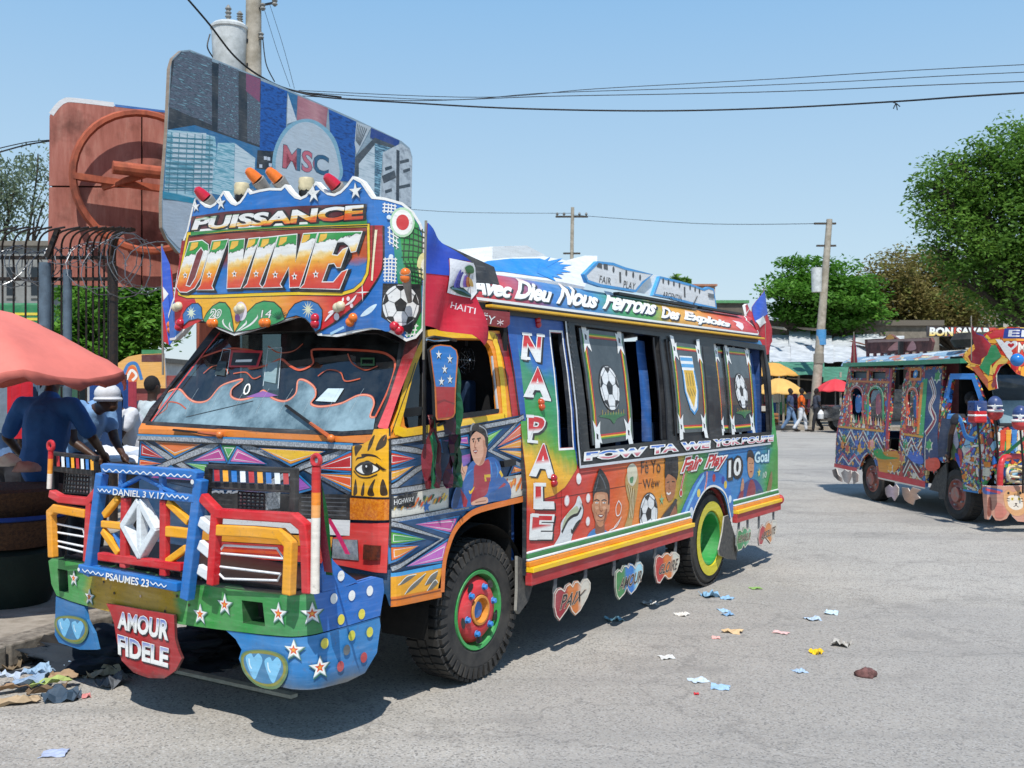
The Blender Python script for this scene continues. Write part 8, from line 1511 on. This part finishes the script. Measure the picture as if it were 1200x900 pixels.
# shell
def bx(name, p, q, mat): return MB().box(p, q, mat).build(name, bus)
bx('floor', (-.6, -1.8, .6), (3.5, -.05, .66), DARK()); bx('far_side', (-.6, -1.86, .6), (3.5, -1.8, 2.1), P('8a2a34')); bx('rear_wall', (3.46, -1.8, .5), (3.52, -.02, 1.0), P('2a5a8a')); m = MB(); m.box((3.44, -.5, 1.), (3.5, -.22, 2.1), P('2a5a8a')).box((3.44, -1.8, 1.), (3.5, -1.5, 2.1), P('2a5a8a')); m.build('rear_post', bus, kind='stuff')
bx('partition', (.3, -1.8, .6), (.36, -.25, 2.1), DARK())
m = MB(); n = 9; prof = [(-.04, 2.06), (-.08, 2.13), (-.2, 2.19), (-.5, 2.23), (-.9, 2.25), (-1.3, 2.23), (-1.6, 2.19), (-1.75, 2.13), (-1.8, 2.06)]
m.add([(x, y-.1, z) for x in (-.75, 3.62) for y, z in prof], [(i, i+1, n+i+1, n+i) for i in range(n-1)]+[tuple(range(n)), tuple(range(n, 2*n))], mosaic('banded_roof', ['9fb6c8', '8aa8bc', 'c8d4dc', 'b87a6a', '7a9ab4', 'd8c8a0', '8fb0c4'], 5, '6a7a88', .03, sq=(.6, 1, 3))); m.build('roof', bus, smooth=True)
m = MB(); pA = S2.pt(*S2.hit(*L2([(126, 210)])[0]), d=.05); pB = S2.pt(*S2.hit(*L2([(628, 193)])[0]), d=.05); m.bar(pA, pB, .06, .12, P('2f8f6a'), ref=(0, 1, 0)); m.build('gutter', bus)
m = MB(); m.box((-.5, -1.5, .35), (3.4, -1.4, .5), DARK()).box((-.5, -.5, .35), (3.4, -.4, .5), DARK()); m.box((.5, -1.4, .36), (.6, -.5, .46), DARK()).box((2.8, -1.4, .36), (2.9, -.5, .46), DARK()); m.build('chassis', bus)
def wheel2(cx, y0, R=.335):
    m = MB(); m.lathe([(R*.6, 0), (R*.75, .015), (R*.95, .005), (R, -.03), (R, -.17), (R*.9, -.2), (R*.5, -.2)], RUBBER(), 36, (cx, y0, R), 'y')
    for k in range(36): t = 2*pi*k/36; c, s = cos(t), sin(t); m.bar(Vector((cx+R*c, y0-.03, R+R*s)), Vector((cx+R*cos(t+.06), y0-.16, R+R*sin(t+.06))), .02, .012, RUBBER(), ref=(c, 0, s))
    m.build('tyre', bus); m = MB(); m.lathe([(R*.6, 0), (R*.56, .01), (R*.5, -.03), (R*.3, -.01), (R*.28, .03), (.001, .03)], simple('worn_rim', '8a7f7a', .5, .3, 12, .4, 'b05a4a'), 30, (cx, y0, R), 'y'); m.build('rim', bus, smooth=True)
    for k in range(5): t = 2*pi*k/5; m = MB(); m.lathe([(.014, 0), (.014, .03), (.001, .03)], P('9a9ea2', .3), 6, (cx+R*.42*cos(t), y0-.015, R+R*.42*sin(t)), 'y'); m.build('wheel_nut', bus)
wheel2(0, -.01); wheel2(2.35, -.05); wheel2(0, -1.6); wheel2(2.35, -1.6)
bx('wheel_housing', (-.42, -.45, .5), (.46, -.05, .9), DARK()); bx('wheel_housing', (1.9, -.4, .66), (2.8, -.05, .95), DARK())
panel(S2, 'mud_flap', bus, pp(Z2B, [(110, 440), (190, 360), (195, 470), (180, 660), (130, 655), (125, 600), (50, 580)]), simple('flap_rubber', '3c3c3c', .8, 0, 30, .3, '57544f'), .02, d=-.02)
# cab
cab = L2([(548, 250), (655, 248), (700, 370), (722, 420), (735, 540), (738, 560), (735, 640), (672, 750), (610, 735), (600, 660), (585, 620), (560, 600), (520, 620), (498, 600), (505, 420)]); cw = L2([(566, 262), (648, 264), (672, 355), (660, 420), (622, 425), (620, 470), (600, 430), (540, 420), (552, 330)])
panel(S2, 'cab_side', bus, cab, mosaic('cab_ornament', ['e8c860', 'c8402a', '2a6ab8', 'e8e0d0', '3a9a5a', 'e0782a', '7a2a4a', '1c3f78', '9ac4d8'], 11, edge=.06), .04, holes=[cw], back=DARK())
a = Art(S2, 'cab_paint', bus, Z2, d0=.003)
a.line('2a86d8', [(540, 350), (558, 256), (650, 256), (690, 372)], .075); a.line('2a86d8', [(540, 424), (592, 432), (618, 505), (655, 522)], .07, sm=True); a.line('8ac4ec', [(545, 418), (596, 426), (624, 500), (655, 514)], .015, sm=True)
a.p(P('14284c'), [(498, 600), (520, 430), (560, 440), (590, 520), (600, 600), (540, 592)]); a.sm('b8b4c0', [(568, 460), (580, 470), (590, 540), (575, 560), (560, 500)]); a.sm('5a7a4a', [(540, 560), (560, 530), (580, 570), (570, 600), (545, 590)]); a.sm('c8444a', [(590, 560), (605, 580), (600, 640), (588, 610)]); a.sm('3a5ac0', [(575, 580), (590, 590), (596, 640), (580, 610)])
for c, pts in (('d8d4c8', [(610, 590), (650, 550), (700, 545)]), ('d8d4c8', [(610, 600), (640, 590), (700, 600)]), ('c84a7a', [(620, 585), (650, 560), (645, 590)]), ('d8a040', [(610, 640), (650, 650), (665, 620)]), ('c8ccd4', [(608, 612), (735, 640)]), ('2a86c8', [(608, 735), (670, 745)]), ('d8d4c8', [(615, 715), (660, 735)]), ('5a9ad0', [(655, 520), (700, 460)]), ('e0d8c0', [(660, 600), (640, 690)]), ('b8d060', [(620, 700), (660, 660)]), ('c84040', [(680, 620), (700, 560), (690, 500)])): a.line(c, pts, .025)
for i in range(90): a.sm(r2.choice(['c8503a', '3a6ab8', 'e0b050', 'd8d4c8', '4a8a5a', '8a4a8a']), [(x_+dx, y_+dy) for x_, y_ in [(r2.uniform(610, 725), r2.uniform(560, 700))] for dx, dy in ((-5, 0), (0, -7), (6, 0), (1, 8))]); a.hold = True
a.hold = False; a.p('e88a2a', [(695, 615), (725, 618), (722, 640), (696, 636)]); a.p('d8d4c0', [(692, 640), (722, 642), (720, 680), (690, 674)]); a.done('mixed animal and ribbon painting on the cab')
# front face
panel(S2F, 'cab_front', bus, [(0, .55), (1.85, .55), (1.85, 1.25), (0, 1.25)], mosaic('cab_ornament', [], 11), .04, insz=True); panel(S2F, 'windscreen', bus, [(.03, 1.25), (1.82, 1.25), (1.75, 1.95), (.1, 1.95)], glass('cab_glass_front', '9aa8ac', .8), .01, insz=True)
a = Art(S2F, 'front_paint', bus, d0=.004)
for i in range(24): x = .05+i*.075; a.sz(P(['d84a2a', 'e8a030', '2a7ac0', 'dcd8cc'][i % 4]), [(x, 1.2), (x+.07, 1.2), (x+.05, .95), (x+.0, .95)]); a.hold = True
a.lsz(BLACKM(), [(.03, 1.26), (1.82, 1.26)], .04); a.sz(simple('pale_reflection_film', '7d949c', .25, 0, 4, .35, '566d78', .02), [(.05, 1.28), (1.8, 1.28), (1.75, 1.55), (.1, 1.55)]); a.done()  # lower glass gets a painted reflection film, as on the big bus
bx('cab_floor', (-.84, -1.8, .55), (.3, -.06, .62), DARK()); bx('dashboard', (-.78, -1.75, 1.0), (-.5, -.1, 1.2), simple('dashboard', '24262a', .7)); bx('cab_roof', (-.55, -1.8, 2.05), (.4, -.15, 2.12), DARK())
# visor boards over the windscreen
S2V = Surf(F2, [(.4, .20), (-.55, .22), (-1.1, -.1), (-1.2, -1.8)])
vis = pp(Z2A, [(330, 330), (380, 270), (420, 232), (470, 180), (520, 140), (600, 104), (690, 90), (760, 92), (900, 100), (1100, 130), (1400, 200), (1400, 500), (1000, 520), (831, 492), (770, 470), (722, 420), (705, 395), (690, 385), (640, 412), (608, 470), (606, 520), (616, 590), (545, 606), (500, 545), (425, 450), (360, 412), (382, 388)])
panel(S2V, 'visor_board', bus, vis, mosaic('visor_ornament', ['e8a030', 'd8402a', 'e8c860', 'c82a34', 'f0b040', 'e0602a'], 7, '8a2a1a', .05), .03, edge=whtM); a = Art(S2V, 'visor_paint', bus, Z2A, d0=.003)
q = [a.px(p) for p in vis]; a.lsz(whtM, offset([tuple(v) for v in q], -.02), .05, closed=True); a.p('e8a83a', [(345, 325), (420, 250), (460, 400), (400, 395), (370, 350)]); a.p('2f8f5a', [(470, 420), (560, 240), (600, 235), (650, 330), (560, 400), (548, 490)]); a.p('d82a34', [(520, 165), (600, 115), (685, 105), (660, 170), (560, 190)]); a.p('f0c030', [(515, 170), (530, 150), (560, 185), (545, 195)])
a.p('f0a030', [(660, 185), (1200, 200), (1200, 215), (660, 205)]); a.sm('e8c860', [(575, 420), (640, 345), (700, 350), (685, 385), (620, 400), (590, 470)]); a.p('b85a3a', [(400, 410), (460, 420), (540, 520), (540, 590)]); a.p(whtM, [(600, 190), (650, 195), (740, 300), (720, 370), (690, 330)]); a.p('8a2a3a', [(565, 560), (600, 480), (606, 560), (580, 590)])
a.text('EL', [(700, 170), (900, 175), (905, 118), (708, 115)], 'e8e8ec', '1f3f9a', .02, .02); a.p('d83a2a', [(680, 210), (1200, 230), (1200, 400), (900, 420), (760, 330)]); hq = heart(a.px((725, 240))[0], a.px((725, 240))[1], .16, .15); a.sz(whtM, hq); a.sz(P('c8202a'), heart(a.px((725, 240))[0], a.px((725, 240))[1], .08, .07)); a.text('MON', [(780, 300), (1000, 310), (1000, 220), (785, 215)], 'f4ece0', '8a1a1a', .01, .02); a.done('white edged visor with green star, red band and heart')
m = MB(); p = F2.at(*pp(Z2A, [(775, 358)])[0], 'y', .1); m.ball(p, .075, P('1f7ac8', .2), 16, 12); m.build('blue_ball', bus, smooth=True)
# mirrors on stalks, guard hoops, horn balls
star_b, red_b = P('1f3f78', .3), P('c8242c', .25)
def mirror2(u, v, w_, h_, round_, yy):
    c = F2.at(1080+u/6.92, 370+v/6.92, 'y', yy); m = MB()
    if round_: m.ball(c+Vector((0, 0, -.03)), (w_*.55, w_*.55, w_*.5), red_b, 16, 10); m.ball(c+Vector((0, 0, .07)), (w_*.5, w_*.5, h_*.6), star_b, 16, 10); m.tube([c+Vector((w_*.5*cos(t), w_*.5*sin(t), .0)) for t in [2*pi*i/16 for i in range(16)]], .018, whtM, 6, closed=True); m.tube([c+Vector((w_*.45*cos(t), w_*.45*sin(t), .06)) for t in [2*pi*i/16 for i in range(16)]], .012, whtM, 6, closed=True)
    else: m.box(c+Vector((-w_/2, -w_/2, -h_/2)), c+Vector((w_/2, w_/2, h_/2)), red_b); m.box(c+Vector((-w_/2-.003, -w_/2-.003, 0)), c+Vector((w_/2+.003, w_/2+.003, h_/2+.003)), star_b); m.box(c+Vector((-w_/2-.004, -w_/2-.004, -.06)), c+Vector((w_/2+.004, w_/2+.004, -.02)), whtM)
    o = m.build('star_mirror', bus, smooth=round_, bevel=0 if round_ else .03)
    sf = Surf(F2, [(c.x+.3, c.y+w_*.55), (c.x-.02, c.y+w_*.55), (c.x-w_*.6, c.y+w_*.2), (c.x-w_*.6, c.y-.3)]); a = Art(sf, 'painted_star', o, Z2A, d0=.008); a.star(whtM, (u, v-28), .045, 5, .42); a.done()
    m = MB(); m.tube([c-Vector((0, 0, .1)), c+Vector((.02, -.05, -.5)), c+Vector((.1, -.1, -.85))], .012, BLACKM(), 8); m.build('mirror_stalk', bus)
mirror2(452, 780, .16, .26, False, .25); mirror2(595, 770, .17, .18, True, .05); mirror2(800, 850, .17, .18, True, .0)
m = MB(); f = lambda u, v, y: F2.at(1080+u/6.92, 490+v/6.92, 'y', y)
m.tube(catmull([f(635, 545, .2), f(638, 420, .2), (Vector(f(660, 330, .15))), f(720, 312, .0), f(900, 310, -.4), f(1100, 320, -1.)], 4, False), .035, P('c8202c', .3), 10); m.build('red_hoop', bus, smooth=True); m = MB(); m.tube([f(635, 330, .1), f(830, 165, -.1), f(1000, 40, -.3)], .02, P('2f9a5a', .3), 8); m.build('green_bar', bus)
m = MB(); m.tube(catmull([f(831, 395, -.1), f(720, 400, .0), f(695, 450, .05), f(720, 505, 0), f(831, 520, -.1)], 5, False), .018, P('d8c8a8', .3), 8); m.tube(catmull([f(831, 430, -.1), f(740, 435, 0), f(725, 455, 0), f(740, 475, 0), f(831, 480, -.1)], 5, False), .014, P('d8c8a8', .3), 8); m.build('lamp_guard', bus, kind='stuff')
S2B = Surf(F2, [(-.5, .26), (-1.05, .24), (-1.15, .1), (-1.18, -1.9)])
bp2 = pp(Z2B, [(490, 545), (600, 550), (831, 545), (1300, 560), (1300, 800), (1000, 850), (831, 842), (780, 838), (740, 800), (722, 760), (690, 815), (640, 832), (600, 828), (568, 780), (545, 822), (510, 815), (500, 700)]); panel(S2B, 'bumper_apron', bus, bp2, P('c8907a'), .03, edge=whtM)
a = Art(S2B, 'tiger_painting', bus, Z2B, d0=.003); q = [a.px(p) for p in bp2]; a.lsz(whtM, offset([tuple(v) for v in q], -.012), .03, closed=True); a.sm('4a6ab0', [(500, 560), (600, 570), (660, 590), (600, 615), (505, 610)]); a.line('d84a5a', [(520, 575), (640, 605)], .03); a.sm('8a4a3a', [(540, 660), (560, 640), (570, 720), (560, 790), (535, 780)])
a.sm('d8a06a', [(665, 620), (700, 580), (740, 600), (790, 585), (831, 600), (870, 700), (820, 780), (750, 790), (690, 740), (670, 680)]); a.sm('e8dccc', [(700, 640), (740, 625), (800, 640), (820, 720), (760, 745), (705, 710)])
for e in (735, 790): a.disc('e8c850', (e, 655), .018); a.disc('14100c', (e, 655), .008)
a.disc('d8a06a', (703, 605), .035); a.disc('d8a06a', (800, 605), .035); a.disc('2a1a12', (703, 608), .016); a.disc('2a1a12', (800, 608), .016); a.sm('3a2018', [(755, 690), (775, 690), (765, 705)]); a.line('3a2018', [(745, 720), (765, 708), (785, 722)], .008, sm=True)
for p_ in ([(690, 650), (715, 655)], [(690, 670), (712, 672)], [(820, 650), (800, 655)], [(825, 675), (805, 676)], [(750, 612), (755, 632)], [(765, 610), (765, 632)], [(780, 612), (776, 632)]): a.line('2a1a12', p_, .012, taper=True)
a.sm('c87a6a', [(600, 700), (640, 690), (690, 760), (650, 810), (600, 800)]); a.done('painted tiger face'); S2H = Surf(F2, [(3.8, .06), (-.5, .06)])
# hanging ornaments under the skirt
def orn(pts, c, lab): panel(S2H, 'hanging_ornament', bus, pp(Z2C, pts), G([(0, '8a7a74'), (.5, c), (1, 'c8a898')], 'u', .5, wob=.1), .012, edge='d8d0c8', label=lab)
orn([(25, 655), (50, 645), (60, 680), (80, 700), (85, 725), (60, 715), (35, 690)], '2c2c30', 'black leaf ornament at the rear'); orn([(78, 670), (100, 650), (120, 665), (135, 655), (140, 690), (120, 735), (95, 720)], 'b8b0ac', 'grey double heart ornament'); orn([(140, 670), (160, 660), (180, 680), (178, 720), (150, 735)], '8a8480', 'grey ornament beside the arch')
orn([(335, 760), (360, 740), (380, 755), (400, 738), (415, 760), (412, 800), (390, 835), (375, 810), (350, 815), (338, 790)], 'c8b0bc', 'pink and white double heart ornament'); orn([(432, 755), (470, 760), (480, 780), (495, 755), (545, 770), (520, 790), (540, 820), (510, 830), (500, 858), (470, 845), (450, 830), (438, 800)], 'd8a888', 'spread bird ornament')
# on the roof
t = thing('roof_sign', 'long brown carved board standing on the roof of the second bus', 'sign board', F2.W((1.6, -.3, 0))+Vector((0, 0, 2.24))); S2R = Surf(F2, [(3.6, -.4), (-1., -.4)])
rs = L2([(192, 100), (270, 96), (300, 78), (330, 98), (470, 92), (478, 110), (470, 148), (200, 160), (194, 130)]); rel(panel(S2R, 'board', t, rs, simple('brown_board', '7a4a44', .8, 0, 8, .4, '4a2c2a'), .04), t) if False else None
def hang(t, o): o.data.transform(Matrix.Translation(t.location).inverted() @ Matrix.Translation(F2.o) @ Matrix.Rotation(F2.a, 4, 'Z')); return o
hang(t, panel(S2R, 'board', t, rs, simple('brown_board', '7a4a44', .8, 0, 8, .4, '4a2c2a'), .04)); a = Art(S2R, 'board_paint', t, Z2, d0=.003); a.line('a88078', [(205, 108), (465, 100)], .04); a.sm('c8807a', [(290, 145), (330, 110), (345, 140)]); a.sm('c88a8a', [(370, 145), (395, 105), (410, 140)]); a.sm('e8a040', [(282, 98), (300, 78), (318, 96)]); hang(t, a.done())
for x in range(205, 470, 30): p = F2.at(960+x/3.6, 370+150/3.6, 'y', -.42); m = MB(); m.box((p.x-.02, p.y-.02, 2.18), (p.x+.02, p.y+.02, p.z+.02), P('7a3a3a')); hang(t, m.build('board_leg', t))
t = thing('spare_tyre', 'black spare tyre lying on the roof of the second bus', 'tyre', F2.W((.35, -.55, 2.34))); m = MB(); m.lathe([(.2, -.08), (.32, -.09), (.37, 0), (.32, .09), (.2, .08), (.2, -.08)], RUBBER(), 30, (0, 0, 0), 'z'); m.build('rubber', t, smooth=True)
t = thing('roof_sign', 'dark sign board lettered BON SAVAR above the second bus', 'sign board', Wp(1128, 392, 15.2)); S_SG = Surf(FW, [(Wp(1085, 0, 15.2).x, 15.2), (Wp(1165, 0, 15.2).x, 15.2)]); bdp = pp(Z2A, [(46, 84), (420, 88), (620, 92), (620, 168), (420, 165), (48, 170)])
hg = lambda o: (o.data.transform(Matrix.Translation(-t.location)), o)[1]
hg(panel(S_SG, 'board', t, bdp, P('2a1c20'), .04)); a = Art(S_SG, 'board_lettering', t, Z2A, d0=.003); a.p('b82a2a', [(60, 92), (110, 92), (100, 165), (60, 165)]); a.p('c8401f', [(220, 95), (320, 95), (320, 163), (220, 163)]); a.p('c8301f', [(400, 97), (600, 97), (600, 163), (390, 163)]); a.text('BON SAVAR', [(62, 165), (560, 162), (562, 97), (66, 93)], G([(0, 'f0c040'), (.35, 'e8d8a0'), (.6, W_), (1, W_)], 'v', wob=.03), '1a1214', .012, .05); hg(a.done('white and yellow letters BON SAVAR'))
m = MB(); 
for x in (-.9, .9): m.box((x-.03, .02, -.75), (x+.03, .08, -.1), BLACKM())
m.build('sign_post', t)
# flags of the second bus
def pf5(a): a.p('2450b0', [(400, 60), (425, 130), (500, 160), (560, 240), (540, 280), (480, 240), (440, 190), (415, 130)]); a.sm('5a5a5e', [(430, 190), (470, 175), (510, 200), (490, 270), (440, 275), (420, 230)])
t5 = flag(F2, 'y', .3, [(405, 330), (403, 0)], [(400, 60), (420, 110), (450, 150), (500, 165), (560, 240), (545, 300), (540, 320), (480, 350), (470, 400), (400, 380), (375, 330), (430, 270), (415, 200), (405, 130)], pf5, 'blue and red flag draped over the visor of the second bus', Z2A, .02)
def pf6(a): a.p('2a5a6a', [(132, 205), (136, 130), (146, 75), (155, 130), (160, 205)])
t6 = flag(F2, 'y', -.15, [(148, 215), (146, 68)], [(132, 205), (136, 130), (146, 75), (155, 130), (160, 205)], lambda a: (a.p('2c6ac0', [(132, 205), (136, 130), (146, 75), (155, 130), (160, 205)]), a.p('3a8a6a', [(140, 205), (148, 140), (160, 205)])), 'narrow blue and green flag at the rear corner of the second bus', Z2, .01)
# driver leaning an arm out
pd = F2.W((.05, -.22, 0)); person('driver with one bare arm resting out of the window of the second bus', (pd.x, pd.y, .12), radians(7.4+0), dict(lh=(.1, -.1, .72), rh=(-.1, -.1, .72), lk=(.12, -.5, .74), rk=(-.12, -.5, .74), la=(.12, -.55, .4), ra=(-.12, -.55, .4), pel=(0, 0, .74), wa=(0, .02, .88), ch=(0, 0, 1.08), nk=(0, -.02, 1.25), hd=(0, -.05, 1.38), ls=(.18, 0, 1.19), rs=(-.18, 0, 1.19), re=(-.25, .02, .98), rw=(-.29, .0, .76), le=(.24, -.2, 1.0), lw=(.12, -.42, 1.05)), shirt='2a2c34', pants='1c1e24', H=1.7, vox=.014, sleeve=.25)
bus = b1
# dark pickup behind, colourful vehicle far left
pk = thing('parked_pickup', 'dark pickup parked between the leaning pole and the second bus', 'pickup', (gp(985, 505).x+.6, 39.5, 0)); bm_ = P('20242a', .2); m = MB(); m.box((-1.6, -.9, .45), (3.2, .9, 1.05), bm_); m.build('body', pk, bevel=.12); m = MB(); v_ = [(-.2, -.8, 1.0), (2.4, -.8, 1.0), (1.9, -.7, 1.65), (.35, -.7, 1.65)]; v_ += [(x, -y, z) for x, y, z in v_]; m.add(v_, [(0, 1, 2, 3), (7, 6, 5, 4), (0, 4, 5, 1), (1, 5, 6, 2), (2, 6, 7, 3), (3, 7, 4, 0)], P('14181c', .15)); m.build('cab', pk, bevel=.05)
for x in (-.85, 2.2):
    for y in (-.92, .72): m = MB(); m.lathe([(.2, 0), (.36, 0), (.38, .04), (.38, .18), (.2, .2)], RUBBER(), 24, (x, y, .38), 'y'); w_ = m.build('wheel', pk); m = MB(); m.lathe([(.24, -.005), (.2, -.02), (.001, -.01)], P('a8acb0', .3), 20, (x, y, .38), 'y'); m.build('rim', w_)
for x in (-.85, 2.2): m = MB(); m.lathe([(.44, -.93), (.5, -.93), (.5, -.8)], bm_, 16, (x, 0, .4), 'y', a0=0, a1=pi); m.build('fender', pk)
cv = thing('painted_bus', 'distant painted bus roof front with a white scroll seen above the clothes table', 'bus', (Wp(158, 455, 16).x, 16, 0)); SV = Surf(FW, [(Wp(120, 0, 16).x, 16), (Wp(200, 0, 16).x, 16)]); hv = lambda o: (o.data.transform(Matrix.Translation(-cv.location)), o)[1]
hv(panel(SV, 'header_board', cv, [(134, 428), (150, 418), (165, 415), (178, 413), (192, 414), (194, 440), (194, 455), (140, 455), (136, 442)], P('e8b060'), .05, edge=whtM)); a = Art(SV, 'header_paint', cv, (0, 0, 1), d0=.003); a.sm('e0703a', [(146, 440), (150, 430), (158, 430), (162, 440), (158, 450), (150, 450)]); a.line(W_, [(148, 445), (154, 434), (160, 440), (155, 446)], .04, sm=True); a.p('5a2a30', [(166, 416), (190, 415), (190, 424), (166, 424)]); a.p('3a8a5a', [(166, 410), (192, 410), (192, 414), (166, 415)]); a.line('2a7ac0', [(143, 445), (150, 428), (160, 427), (166, 445)], .05, sm=True); hv(a.done())
m = MB(); m.box((-.5, .05, .5), (.7, 4, 1.9), P('8a3a3a')); m.build('body', cv); m = MB(); m.box((-.55, .02, .4), (.75, .06, .7), P('3a6ab0')); m.build('bumper', cv)
